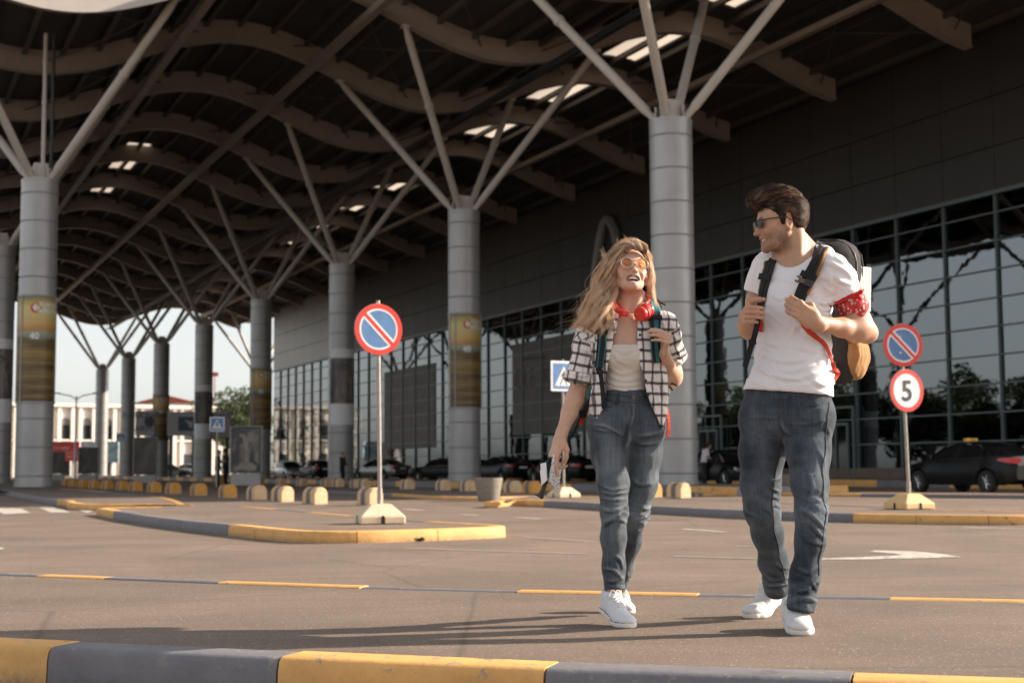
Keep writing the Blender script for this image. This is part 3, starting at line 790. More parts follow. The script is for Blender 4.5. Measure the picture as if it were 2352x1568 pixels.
def block_thing(mat, label, group):
    t = thing('bollard_block', label, 'bollard', (0, 0, 0), 0, group)
    obj('concrete_block', make_block(0), [M[mat], M['boll_g']], t, smooth=True, angle=60)
    m = MB(); m.box((0, 0, .004), (.38, .55, .03)); obj('foot', m, M['pot'], t, bev=.008)
    return t
g1, g2 = 'concrete blocks lined up along the near lane', 'concrete blocks lined up in front of the cars'
pb = block_thing('boll_lit', 'pale block with a grey band right behind the foot of the no parking sign', g1)
ob = block_thing('boll_shaded', 'orange yellow block with a grey band, the shaded one nearest the pale lightbox', g1)
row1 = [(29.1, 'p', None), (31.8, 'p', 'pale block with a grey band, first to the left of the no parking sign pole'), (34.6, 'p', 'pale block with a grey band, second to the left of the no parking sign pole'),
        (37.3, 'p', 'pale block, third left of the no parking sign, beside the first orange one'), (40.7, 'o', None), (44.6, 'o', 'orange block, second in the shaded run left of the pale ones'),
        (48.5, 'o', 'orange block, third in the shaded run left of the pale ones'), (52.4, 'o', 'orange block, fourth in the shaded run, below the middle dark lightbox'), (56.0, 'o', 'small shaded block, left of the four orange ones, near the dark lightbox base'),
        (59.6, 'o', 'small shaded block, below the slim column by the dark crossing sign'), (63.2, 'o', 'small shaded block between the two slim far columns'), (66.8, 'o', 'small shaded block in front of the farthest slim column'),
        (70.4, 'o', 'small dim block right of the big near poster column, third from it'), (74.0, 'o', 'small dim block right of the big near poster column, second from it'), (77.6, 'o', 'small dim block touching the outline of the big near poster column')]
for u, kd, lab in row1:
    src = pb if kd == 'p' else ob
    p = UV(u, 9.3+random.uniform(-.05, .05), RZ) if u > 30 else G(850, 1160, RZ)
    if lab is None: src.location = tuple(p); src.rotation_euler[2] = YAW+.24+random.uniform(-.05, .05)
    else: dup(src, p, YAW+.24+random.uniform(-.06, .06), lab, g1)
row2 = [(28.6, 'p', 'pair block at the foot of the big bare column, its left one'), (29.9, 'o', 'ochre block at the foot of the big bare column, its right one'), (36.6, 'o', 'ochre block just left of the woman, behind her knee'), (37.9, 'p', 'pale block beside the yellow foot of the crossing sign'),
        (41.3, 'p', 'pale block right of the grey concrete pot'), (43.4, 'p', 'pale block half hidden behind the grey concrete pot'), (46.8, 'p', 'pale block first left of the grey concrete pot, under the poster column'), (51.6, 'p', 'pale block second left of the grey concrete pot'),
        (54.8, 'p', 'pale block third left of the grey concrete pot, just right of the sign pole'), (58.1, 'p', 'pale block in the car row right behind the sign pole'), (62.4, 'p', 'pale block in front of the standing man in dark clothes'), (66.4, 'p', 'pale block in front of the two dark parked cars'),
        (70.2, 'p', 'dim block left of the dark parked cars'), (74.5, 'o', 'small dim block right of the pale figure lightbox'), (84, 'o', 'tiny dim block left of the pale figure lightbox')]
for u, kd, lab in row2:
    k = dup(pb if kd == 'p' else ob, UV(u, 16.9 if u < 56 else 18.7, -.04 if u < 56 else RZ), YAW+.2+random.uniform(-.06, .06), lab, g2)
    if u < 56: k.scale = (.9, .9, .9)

def sign_base(mat, parent):          # low concrete pyramid foot with a lifting slot
    m = MB(); a, b, h0, h1 = .275, .12, .09, .235
    v = [(-a, -a, 0), (a, -a, 0), (a, a, 0), (-a, a, 0), (-a, -a, h0), (a, -a, h0), (a, a, h0), (-a, a, h0), (-b, -b, h1), (b, -b, h1), (b, b, h1), (-b, b, h1)]
    f = [(0, 3, 2, 1), (8, 9, 10, 11)]+[(i, (i+1) % 4, 4+(i+1) % 4, 4+i) for i in range(4)]+[(4+i, 4+(i+1) % 4, 8+(i+1) % 4, 8+i) for i in range(4)]
    m.add(v, f); o = obj('sign_foot', m, M[mat], parent, bev=.015)
    for k in range(4):
        s = MB(); d = np.array([math.cos(k*PI/2), math.sin(k*PI/2), 0]); q = np.array([-d[1], d[0], 0])
        p = d*.273; arc = [(-.025, 0), (.025, 0), (.025, .07), (.012, .10), (-.012, .10), (-.025, .07)]
        s.prism(arc, 0.0, .006, 0, p, q, (0, 0, 1), d); obj('lifting_slot', s, M['soil'], o)
    return o
def disc_face(kind, parent, c, face, rad, tilt=0.0):
    f = np.array(face, float); f /= np.linalg.norm(f); right = np.cross((0, 0, 1.0), f); right = -right if False else right; upv = np.cross(f, right)
    c = np.array(c, float)
    m = MB(); m.lathe([(rad-.012, -.012), (rad, -.006), (rad, .006), (rad-.008, .010)], 40, c, 0, f); d = obj('sign_plate', m, M['sign_back'], parent, smooth=True, angle=40)
    def disc(mm, r0, r1, off, mi):
        n = 40; vs_ = []; fs = []
        for k in range(n):
            a = 2*PI*k/n; e = right*math.cos(a)+upv*math.sin(a)
            vs_ += [c+e*r0+f*off, c+e*r1+f*off]
        for k in range(n): k2 = (k+1) % n; fs.append((2*k, 2*k+1, 2*k2+1, 2*k2))
        mm.add(vs_, fs, mi)
    q = MB()
    if kind == 'nopark':
        disc(q, 0.0, rad*.80, .0125, 1); disc(q, rad*.735, rad*.82, .0145, 2); disc(q, rad*.80, rad*.992, .0165, 0)
        dd = (right*-1+upv).copy(); dd /= np.linalg.norm(dd); nn_ = np.cross(f, dd)
        # stripe runs from the upper left to the lower right as one looks at the sign
        sgn = 1
        L = right*1.0; vl = np.array([0, 0, 1.0])
        look_right = right
        s1 = (-look_right+upv)/math.sqrt(2); s2 = np.cross(f, s1)
        for wd, off, mi in ((rad*.145, .0150, 2), (rad*.072, .0170, 0)):
            e = rad*.815; q.add([c+s1*e-s2*wd+f*off, c+s1*e+s2*wd+f*off, c-s1*e+s2*wd+f*off, c-s1*e-s2*wd+f*off], [(0, 1, 2, 3)], mi)
    else:
        disc(q, 0.0, rad*.80, .0125, 2); disc(q, rad*.79, rad*.992, .0150, 0)
        text_mb(q, '5', rad*1.35, c+f*.0145-upv*.02, right, upv, 3, bold=rad*.022, res=6)
    obj('sign_print', q, [M['red'], M['sign_blue'], M['white'], M['black']], d)
    return d
def face_dir(az): return np.array([math.sin(az), -math.cos(az), 0.0])
# no parking sign on the left island
p = G(872, 1201); t = thing('no_parking_sign', 'single round no parking sign on a pole, on the kerbed island left of the woman', 'road sign', p, R(20))
sign_base('concrete_y', t)
zc = PT(861, 757, p[1])[2]; lean = -.012*zc
m = MB(); m.tube([(0, 0, .2), (0, 0, .42)], .032, 12); m.tube([(0, 0, .40), (lean*.99, 0, zc+.36)], .026, 12); obj('pole', m, M['pole'], t, smooth=True)
t.rotation_euler[2] = R(14)
dfp = disc_face('nopark', t, (lean, -.04, zc), face_dir(R(14)), .318)
m = MB()
for dz in (-.12, .14): m.box((lean, -.012, zc+dz), (.12, .06, .03))
m.lathe([(.0, -.02), (.012, -.016), (.012, .0), (0, .004)], 8, (lean-.02, -.03, zc+.33)); obj('clamp', m, M['pole'], t)
# speed limit sign with two discs
p = G(2088, 1168); t = thing('speed_limit_sign', 'pole with a no parking disc above a white speed 5 disc, right of the man', 'road sign', p, R(24))
sign_base('concrete_o', t)
c1, c2 = PT(2069, 793, p[1]), PT(2077, 897, p[1])
l1 = Matrix.Rotation(-R(24), 3, 'Z')
def loc_of(w_): return np.array(l1 @ Vector(tuple(w_-np.array(p))))
a1, a2 = loc_of(c1), loc_of(c2)
m = MB(); m.tube([(0, 0, .2), (0, 0, .42)], .034, 12); m.tube([(0, 0, .40), (a1[0], a1[1], a1[2]+.34)], .027, 12); obj('pole', m, M['pole'], t, smooth=True)
disc_face('nopark', t, (a1[0], a1[1]-.045, a1[2]), face_dir(R(-11.6)), .335)
disc_face('five', t, (a2[0], a2[1]-.05, a2[2]), face_dir(R(1.4)), .332)
m = MB()
for q_ in (a1, a2):
    for dz in (-.12, .13): m.box((q_[0], q_[1]-.015, q_[2]+dz), (.13, .07, .03))
obj('clamp', m, M['pole'], t)
# crossing signs
def crossing(p, zc, size, rz, label, mat_base, stand=True, dark=False):
    t = thing('crossing_sign', label, 'road sign', p, rz, 'blue pedestrian crossing signs')
    if stand: sign_base(mat_base, t)
    m = MB(); m.tube([(0, 0, .02), (0, 0, zc+size*.56)], .028, 10); obj('pole', m, M['pole'], t, smooth=True)
    h = size/2; m = MB(); m.box((0, -.04, zc), (size, .012, size)); pl = obj('sign_plate', m, M['white'], t, bev=.03)
    q = MB(); y = -.0475
    q.add([(-h*.86, y, zc-h*.86), (h*.86, y, zc-h*.86), (h*.86, y, zc+h*.86), (-h*.86, y, zc+h*.86)], [(0, 1, 2, 3)], 0)
    y -= .002; q.add([(-h*.70, y, zc-h*.66), (h*.70, y, zc-h*.66), (0, y, zc+h*.66)], [(0, 1, 2)], 1)
    y -= .002
    def bar(a, b, w_):
        a, b = np.array(a)*h, np.array(b)*h; d = (b-a)/np.linalg.norm(b-a); n = np.array([-d[1], d[0]])*w_*h
        q.add([(a[0]-n[0], y, zc+a[1]-n[1]), (a[0]+n[0], y, zc+a[1]+n[1]), (b[0]+n[0], y, zc+b[1]+n[1]), (b[0]-n[0], y, zc+b[1]-n[1])], [(0, 1, 2, 3)], 2)
    th = np.linspace(0, 2*PI, 13)[:-1]; q.add([(h*(.02+.07*math.cos(a)), y, zc+h*(.30+.08*math.sin(a))) for a in th], [tuple(range(12))], 2)
    bar((.0, .24), (-.03, -.14), .085); bar((-.03, -.12), (-.22, -.34), .05); bar((-.2, -.32), (-.30, -.56), .045); bar((0, -.12), (.14, -.34), .05); bar((.13, -.32), (.22, -.58), .045)
    bar((.02, .18), (.17, .0), .035); bar((.17, .02), (.24, -.12), .03); bar((-.03, .18), (-.18, .05), .035); bar((-.18, .06), (-.21, -.08), .03)
    for k in range(5):
        a = -.55+k*.27; q.add([(h*(a-.06), y+.001, zc-h*.64), (h*(a+.06), y+.001, zc-h*.64), (h*(a+.04), y+.001, zc-h*.58), (h*(a-.04), y+.001, zc-h*.58)], [(0, 1, 2, 3)], 2)
    obj('sign_print', q, [M['sign_blue'], M['white'], M['black']], pl)
    return t
p = G(1295, 1142); zc = PT(1287, 864, p[1])[2]
crossing(p, zc, .68, R(30), 'blue pedestrian crossing sign on a yellow foot, half behind the arm of the woman', 'concrete_y')
p = G(497, 1121); zc = PT(497, 974, p[1])[2]
crossing(p, zc, .36*p[1]/29*.9 if False else 33/FPX*p[1], R(10), 'blue crossing sign seen before the far dark portrait column', 'concrete_o', stand=False)
p = UV(88, 10.5, RZ); q = PT(277, 999, p[1]); crossing((q[0], p[1], RZ), q[2], 20/FPX*p[1], R(20), 'small dark crossing sign near the slim far column, left of the grey panels', 'concrete_o', stand=False)
# concrete pots
def pot(p, s, label):
    t = thing('concrete_pot', label, 'planter', p, random.uniform(0, 3))
    m = MB(); m.lathe([(.24*s, 0), (.25*s, .02), (.34*s, .52*s), (.345*s, .56*s), (.30*s, .56*s), (.29*s, .48*s), (0, .47*s)], 32); obj('bowl', m, M['pot'], t, smooth=True, angle=40)
    m = MB(); m.lathe([(.29*s, .46*s), (.15*s, .49*s), (0, .50*s)], 16); obj('earth', m, M['soil'], t, smooth=True)
p = G(1122, 1151, RZ); pot(p, .52*p[1]/FPX*50/.345/.52*.66, 'wide grey concrete pot standing by the yellow kerb left of the woman')
p = G(1815, 1130, RZ); pot(p, 1.0, 'grey concrete pot seen between the legs of the man')
# weed growing out of the kerb joint
p = G(962, 1243, RZ); t = thing('weed', 'small green weed growing at the foot of the yellow kerb under the no parking sign', 'weed', p)
m = MB(); rw = random.Random(5)
for k in range(26):
    a = rw.uniform(0, 2*PI); L = rw.uniform(.02, .085); b = np.array([math.cos(a), math.sin(a)*.5, rw.uniform(.3, 1.6)]); b /= np.linalg.norm(b); s = np.cross(b, (0.2, 1, .1)); s /= np.linalg.norm(s)
    m.add([s*-.004, s*.004, b*L*.6+s*.012, b*L, b*L*.6-s*.012], [(0, 1, 2, 3, 4)])
obj('leaves', m, M['weed'], t)

# ------------------------------------------------------------------ lightboxes, panels
def lightbox(p, wd, h, foot, mat, rz, label, fig=False):
    t = thing('advert_lightbox', label, 'advert', p, rz, 'standing advert lightboxes')
    m = MB(); m.box((0, 0, foot/2), (wd*.97, .30, foot)); obj('pedestal', m, M['lightbox'], t, bev=.01)
    m = MB(); m.box((0, 0, foot+(h-foot)/2+.02), (wd*1.05, .24, h-foot)); c = obj('casing', m, M['lightbox'], t, bev=.03)
    m = MB(); m.box((0, -.125, foot+(h-foot)/2+.02), (wd*.97, .02, (h-foot)*.97)); f = obj('frame', m, M['lb_dark'], c)
    m = MB(); x0, z0, hh = wd*.43, foot+(h-foot)*.05, (h-foot)*.90
    m.add([(-x0, -.138, z0), (x0, -.138, z0), (x0, -.138, z0+hh), (-x0, -.138, z0+hh)], [(0, 1, 2, 3)], 0)
    if fig:      # tall pale swirl of the advert
        pts = [(-.5, .86), (-.2, .84), (.0, .70), (.08, .5), (.10, .3), (.05, .16), (-.25, .10)]
        P = [np.array((a*x0, -.142, z0+b*hh)) for a, b in pts]; m.ribbon(P, [.10, .16, .22, .18, .17, .3, .45], .004, (0, -1, 0), 1)
        P = [np.array((a*x0, -.142, z0+b*hh)) for a, b in ((.55, .92), (.35, .86), (.3, .76), (.36, .70))]; m.ribbon(P, [.1, .3, .26, .08], .004, (0, -1, 0), 1)
        P = [np.array((a*x0, -.141, z0+b*hh)) for a, b in ((-.75, .06), (-.2, .12), (.3, .10), (.8, .07))]; m.ribbon(P, [.12, .3, .36, .2], .004, (0, -1, 0), 1)
    obj('print', m, [mat, M['ad_pale']], f)
def lb_px(x, yb, yt, wpx, foot_px, mat, label, z=0.0, fig=False, Y=None):
    p = G(x, yb, z) if Y is None else np.array([PT(x, yb, Y)[0], Y, z]); k = p[1]/FPX
    lightbox(p, wpx*k, (yb-yt)*k, foot_px*k, mat, R(2), label, fig)
lb_px(565, 1114, 980, 70, 27, M['ad1'], 'tall lightbox with a light swirling figure, beside the couple in dark clothes', fig=True)
lb_px(333, 1108, 1005, 52, 17, M['ad2'], 'dark lightbox on a grey base below the grey sign panels')
lb_px(202, 1100, 1025, 44, 14, M['ad3'], 'dark lightbox with two pale faces in front of the red billboard', Y=100)
lb_px(134, 1101, 1037, 26, 14, M['ad2'], 'narrow dark lightbox just right of the big near poster column', Y=104)
def gantry(x0, x1, y0, y1, Y, label, deco):
    a, b = PT(x0, y0, Y), PT(x1, y1, Y); t = thing('sign_panel', label, 'sign', ((a[0]+b[0])/2, Y, RZ), 0, 'grey sign panels of the parking gate')
    wd, h, zc = b[0]-a[0], a[2]-b[2], (a[2]+b[2])/2-RZ
    m = MB(); m.box((0, 0, zc), (wd, .25, h)); pl = obj('panel', m, M['gantry'], t, bev=.03)
    for s in (-.38, .38):
        m = MB(); m.box((wd*s, .1, (zc-h/2)/2), (.22, .22, zc-h/2)); obj('post', m, M['lb_dark'], t)
    m = MB()
    if deco == 1:
        text_mb(m, 'PARKING', .75, (-.3, -.14, zc+h*.30), (1, 0, 0), (0, 0, 1), 1); text_mb(m, 'AIRPORT', .62, (.4, -.14, zc-h*.22), (1, 0, 0), (0, 0, 1), 1)
        m.lathe([(.0, .0), (.42, .0), (.42, .01)], 20, (wd*.22, -.13, zc+h*.06), 1, (0, -1, 0))
    elif deco == 2:
        m.add([(-wd*.12, -.14, zc-h*.3), (wd*.42, -.14, zc-h*.3), (wd*.42, -.14, zc+h*.28), (-wd*.12, -.14, zc+h*.28)], [(0, 1, 2, 3)], 0)
        m.add([(wd*.08, -.15, zc+h*.18), (wd*.2, -.15, zc+h*.12), (wd*.38, -.15, zc+h*.06), (wd*.36, -.15, zc-h*.16), (wd*.28, -.15, zc-h*.2), (wd*.22, -.15, zc-h*.04)], [(0, 1, 2, 3, 4, 5)], 2)
    else:
        text_mb(m, 'SERVICE', .62, (.2, -.14, zc+h*.32), (1, 0, 0), (0, 0, 1), 1)
    obj('panel_print', m, [M['navy'], M['banner_t'], M['gantry']], pl)
gantry(312, 356, 943, 1000, 118, 'grey panel with dark lettering and a round mark, left of the three', 1)
gantry(385, 452, 945, 1000, 118, 'grey panel carrying a dark navy picture, middle of the three', 2)
gantry(458, 530, 945, 1004, 120, 'grey panel with a small line of text, right of the three, behind the crossing sign', 3)

# ------------------------------------------------------------------ cars
def sedan(label, paint, taxi=False):
    t = thing('parked_car', label, 'car', (0, 0, 0), 0, 'cars parked before the terminal')
    def tz(x):        # top line of the lower body
        return np.interp(x, [-2.42, -2.36, -2.2, -1.75, -1.0, .2, .95, 1.5, 2.0, 2.3, 2.42], [.78, .98, 1.05, 1.06, .98, .95, .965, .90, .82, .70, .56])
    def hw(x): return np.interp(x, [-2.42, -2.3, -2.0, -1.2, 0, 1.2, 1.8, 2.15, 2.35, 2.42], [.68, .82, .885, .915, .915, .905, .87, .78, .62, .5])
    def bz(x):
        b = .24
        for xw in (-1.43, 1.43):
            if abs(x-xw) < .37: b = max(b, .33+math.sqrt(max(0, .37**2-(x-xw)**2)))
        return max(b, np.interp(abs(x), [2.0, 2.42], [.24, .40]))
    rows = []
    xs = sorted(list(np.linspace(-2.42, 2.42, 33))+[s*1.43+d for s in (-1, 1) for d in (-.369, -.355, -.3, -.2, -.1, .1, .2, .3, .355, .369)])
    for x in xs:
        w_, z0, z1 = hw(x), bz(x), tz(x); z0 = min(z0, z1-.12); sh = min(z1-.03, max(z0+.05, .72)); m_ = (z0+sh)/2
        rows.append([(x, -w_*.80, z0-.0), (x, -w_*.97, z0+.01), (x, -w_, m_), (x, -w_*.985, sh), (x, -w_*.90, z1-.01), (x, -w_*.6, z1+.012), (x, 0, z1+.03),
                     (x, w_*.6, z1+.012), (x, w_*.90, z1-.01), (x, w_*.985, sh), (x, w_, m_), (x, w_*.97, z0+.01), (x, w_*.80, z0)])
    m = MB(); m.grid(rows); n = len(rows[0]); m.add(rows[0], [tuple(range(n))]); m.add(rows[-1], [tuple(range(n))[::-1]])
    m.box((0, 0, .40), (2.2, 1.5, .3), mi=1); m.box((0, 0, .6), (4.0, 1.2, .4), mi=1)
    body = obj('body', m, [M[paint], M['tyre']], t, smooth=True, angle=35)
    # greenhouse
    gx = [-1.82, -1.55, -1.25, -.95, -.5, 0, .25, .5, .75, 1.02]
    gz = [1.05, 1.19, 1.32, 1.405, 1.45, 1.455, 1.43, 1.345, 1.20, .99]
    gb = [.70, .74, .77, .79, .80, .80, .795, .79, .78, .74]; gt = [.62, .60, .585, .575, .57, .57, .575, .60, .65, .70]
    rows = [[(x, -b, tz(x)-.02), (x, -(b+(q-b)*.55), tz(x)+(z-tz(x))*.55), (x, -q, z-.02), (x, -q*.5, z+.012), (x, 0, z+.02), (x, q*.5, z+.012), (x, q, z-.02), (x, (b+(q-b)*.55), tz(x)+(z-tz(x))*.55), (x, b, tz(x)-.02)] for x, z, b, q in zip(gx, gz, gb, gt)]
    m = MB(); m.grid(rows); obj('glass', m, M['car_glass'], t, smooth=True, angle=60)
    m = MB(); rr = [[(r[2][0], r[2][1]*1.02, r[2][2]+.004), (r[3][0], r[3][1], r[3][2]+.014), (r[4][0], 0, r[4][2]+.018), (r[5][0], r[5][1], r[5][2]+.014), (r[6][0], r[6][1]*1.02, r[6][2]+.004)] for r in rows[2:7]]
    m.grid(rr)
    for s in (2, 6):
        m.tube([np.array(r[s])*np.array([1, 1.02, 1]) for r in rows], .032, 8)
    for s in (-1, 1):
        m.tube([(-.12, s*.81, .96), (-.16, s*.70, 1.2), (-.18, s*.585, 1.43)], .028, 8); m.tube([(-1.30, s*.78, 1.02), (-1.26, s*.69, 1.22), (-1.12, s*.585, 1.36)], [.10, .06, .03], 8, flat=.4)
    obj('roof', m, M[paint], t, smooth=True, angle=60)
    m = MB()
    for s in (-1, 1): m.tube([(-1.28, s*.805, 1.015), (-.5, s*.835, .985), (.72, s*.815, .975)], .011, 6); m.tube([(-1.28, s*.80, 1.02), (-1.2, s*.70, 1.22), (-.9, s*.60, 1.385), (0, s*.60, 1.44), (.45, s*.63, 1.34)], .008, 6)
    obj('window_trim', m, M['chrome'], t, smooth=True)
    for sx in (-1.43, 1.43):
        for s in (-1, 1):
            y = s*.80; m = MB(); m.lathe([(.20, -.10), (.30, -.11), (.325, -.08), (.33, 0), (.325, .08), (.30, .11), (.20, .10)], 28, (sx, y, .33), 0, (0, s, 0))
            wh = obj('wheel', m, M['tyre'], t, smooth=True, angle=40)
            m = MB(); m.lathe([(.215, .02), (.215, .10), (.205, .105), (.195, .06), (.06, .05)], 28, (sx, y, .33), 1, (0, s, 0))
            for k in range(7):
                a = 2*PI*k/7; d = np.array([math.cos(a), 0, math.sin(a)]); q = np.array([sx, y+s*.085, .33])
                m.tube([q+d*.03, q+d*.20], [.030, .020], 6)
            m.lathe([(.05, .06), (.055, .105), (.0, .11)], 14, (sx, y, .33), 0, (0, s, 0))
            obj('rim', m, [M['rim'], M['tyre']], wh, smooth=True, angle=40)
    for s in (-1, 1):
        m = MB(); P = []
        m.grid([[(-2.40+.0, s*.50, .86), (-2.425+.02, s*.50, .98)], [(-2.375, s*.70, .84), (-2.37, s*.72, 1.0)], [(-2.30, s*.83, .85), (-2.28, s*.82, 1.0)], [(-2.05, s*.893, .90), (-2.0, s*.885, .985)], [(-1.92, s*.90, .93), (-1.9, s*.895, .96)]])
        m.v = [(x-.012 if x < -2.2 else x, y*1.012, z) for x, y, z in m.v]
        obj('tail_lamp', m, M['lamp_red'], t, smooth=True)
        m = MB(); m.grid([[(2.40, s*.42, .60), (2.33, s*.42, .70)], [(2.33, s*.62, .60), (2.22, s*.64, .735)], [(2.10, s*.80, .64), (2.02, s*.80, .77)]]); m.v = [(x+.015, y*1.015, z+.01) for x, y, z in m.v]
        obj('headlight', m, M['lamp_clear'], t, smooth=True)
        m = MB(); m.tube([(.72, s*.84, 1.0), (.68, s*.93, 1.03), (.66, s*1.02, 1.05)], [.03, .07, .06], 10, flat=1.2); obj('wing_mirror', m, M[paint], t, smooth=True)
    for c_, h_ in (((-2.43, 0, .84), .12), ((2.43, 0, .46), .11)):
        m = MB(); m.box(c_, (.02, .52, h_)); obj('number_plate', m, M['white'], t, bev=.005)
    if taxi:
        m = MB(); m.box((.12, 0, 1.53), (.16, .42, .11)); o = obj('taxi_sign', m, M['taxi_y'], t, bev=.03)
        k = MB(); text_mb(k, 'TAXI', .11, (.12-.083, 0, 1.53), (0, -1, 0), (0, 0, 1), 0); obj('lettering', k, M['black'], o)
    return t
YU = YAW+PI/2                         # heading along the lane
tx = sedan('black taxi sedan with a yellow roof sign at the right picture edge', 'car_black', True)
tx.location = tuple(UV(32.8, 29.3, RZ)); tx.rotation_euler[2] = YU
car_b = sedan('black car by the foot of the big bare column, beside the man in white', 'car_black')
car_b.location = tuple(UV(49.9, 31.6, RZ)); car_b.rotation_euler[2] = YU+PI
dup(car_b, UV(62.0, 37.2, RZ), YU+.3, 'dark car with red tail lamps seen between the legs of the man')
dup(car_b, UV(67.6, 33.0, RZ), YU+.15, 'black car parked behind the arm of the woman, wheel showing by her leg')
dup(car_b, UV(75.5, 33.0, RZ), YU+.1, 'black car with red lamps between the poster column and the crossing sign pole')
dup(car_b, UV(106.0, 31.0, RZ), YU, 'black parked car right of the silver fronted one, red lamp lit at its back')
dup(car_b, UV(84.5, 33.0, RZ), YU+.6, 'dark car turned aside just left of the poster column nearest the woman')
cg = sedan('grey brown car seen from behind at the foot of the round no parking sign', 'car_grey'); cg.location = tuple(UV(94.0, 32.0, RZ)); cg.rotation_euler[2] = YU+.35
cs = sedan('silver fronted car beside the pale facade, left of the black parked one', 'car_silver'); cs.location = tuple(UV(116.0, 31.6, RZ)); cs.rotation_euler[2] = YU+PI
q = PT(397, 1092, 150); dup(cs, (q[0]-.5, 150, RZ), .3, 'small pale car far off beside the white building, left of a dark post')
q = PT(432, 1090, 158); dup(cs, (q[0], 158, RZ), 2.6, 'small white car far off at the right end of the white building gap')

# ------------------------------------------------------------------ far buildings, lamp, boards
q0 = PT(118, 1090, 205); q1 = PT(470, 1090, 205)
t = thing('arched_building', 'white two storey building with a row of arched windows beyond the far columns', 'building', ((q0[0]+q1[0])/2, 205, RZ), R(35))
Wd = (q1[0]-q0[0]+10)/.82; Hh = PT(200, 937, 205)[2]-RZ
m = MB(); m.box((0, 6, Hh/2), (Wd, 11, Hh)); m.box((0, .25, Hh+.25), (Wd+.6, .9, .5)); m.box((0, .3, Hh*.52), (Wd, .5, .25))
M['recess_d'] = plain('grey arch infill', (.20, .19, .185), .8); nb_ = 13; px = Wd/nb_
for k in range(nb_+1):
    x = -Wd/2+k*px
    for d in (-.55, .55): m.box((x+d, .3, Hh/2), (.5, .6, Hh-.02))
obj('wall', m, M['render_w'], t)
for k in range(nb_):
    x = -Wd/2+(k+.5)*px; w_ = px*.24
    arc = [(-w_, 0), (w_, 0), (w_, 2.6)]+[(w_*math.cos(a), 2.6+w_*math.sin(a)) for a in np.linspace(.2, PI-.2, 9)]+[(-w_, 2.6)]
    m = MB(); m.prism(arc, 0, .1, 0, (x, .44, Hh*.50), (1, 0, 0), (0, 0, 1), (0, 1, 0)); wn = obj('window', m, M['recess_d'], t)
    m = MB(); m.box((x+w_*.2, .40, Hh*.5+1.2), (w_*1.3, .06, 2.2)); obj('pane', m, M['win_dark'], wn)
    m = MB(); m.box((x, .42, Hh*.17), (w_*1.9, .1, Hh*.30)); obj('window', m, M['win_dark'], t)
q = PT(415, 925, 290); t = thing('red_roof_building', 'distant pale house with a red roof peeping over the grey panels', 'building', (q[0], 290, RZ), 0)
Hh = q[2]-RZ; m = MB(); m.box((0, 5, Hh/2), (22, 10, Hh)); obj('wall', m, M['render_w'], t)
m = MB(); m.prism([(-6.5, 0), (6.5, 0), (0, 1.6)], -.5, 10.5, 0, (-3, 0, Hh), (1, 0, 0), (0, 0, 1), (0, 1, 0)); m.cyl((6, 4, Hh), (6, 4, Hh+6.5), .12, n=6); m.box((6, 4, Hh+6), (1.4, .1, .8)); obj('roof', m, M['roof_red'], t)
q = PT(172, 1085, 120); zt = PT(172, 909, 120)[2]
t = thing('street_lamp', 'tall pale double armed street lamp before the white arched building', 'street lamp', (q[0], 120, RZ), 0)
m = MB(); m.tube([(0, 0, 0), (0, 0, zt-RZ)], [.11, .07], 10); obj('pole', m, M['white'], t, smooth=True)
for s in (-1, 1):
    m = MB(); m.tube([(0, 0, zt-RZ-.3), (s*.5, 0, zt-RZ+.02), (s*1.6, 0, zt-RZ+.22)], .05, 8); m.box((s*1.75, 0, zt-RZ+.25), (.7, .25, .1)); obj('arm', m, M['white'], t, smooth=True, angle=40)
def board(x0, x1, y0, y1, Y, mat, label, name='billboard', legs=True, txt=()):
    a, b = PT(x0, y0, Y), PT(x1, y1, Y); t = thing(name, label, 'billboard', ((a[0]+b[0])/2, Y, RZ), 0)
    wd, h, zc = b[0]-a[0], a[2]-b[2], (a[2]+b[2])/2-RZ
    m = MB(); m.box((0, 0, zc), (wd, .2, h)); pb_ = obj('board', m, mat, t, bev=.02)
    for s in (-.3, .3):
        m = MB(); m.cyl((wd*s, .05, 0), (wd*s, .05, zc-h/2), .12, n=8); obj('leg', m, M['gantry'], t)
    if txt:
        k = MB()
        for tx_, sz, dx, dz in txt: text_mb(k, tx_, sz, (dx, -.11, zc+dz), (1, 0, 0), (0, 0, 1), 0)
        obj('lettering', k, M['white'], pb_)
board(108, 182, 1014, 1058, 165, M['ad_red'], 'red billboard with white lettering right of the big near column', txt=(('FLY HERE', .45, -.2, .35), ('WELCOME TO THE', .38, .0, -.2), ('CITY BY THE SEA', .38, .3, -.65)))
board(186, 272, 1014, 1062, 163, M['ad_sea'], 'pale blue sea billboard right of the red one')

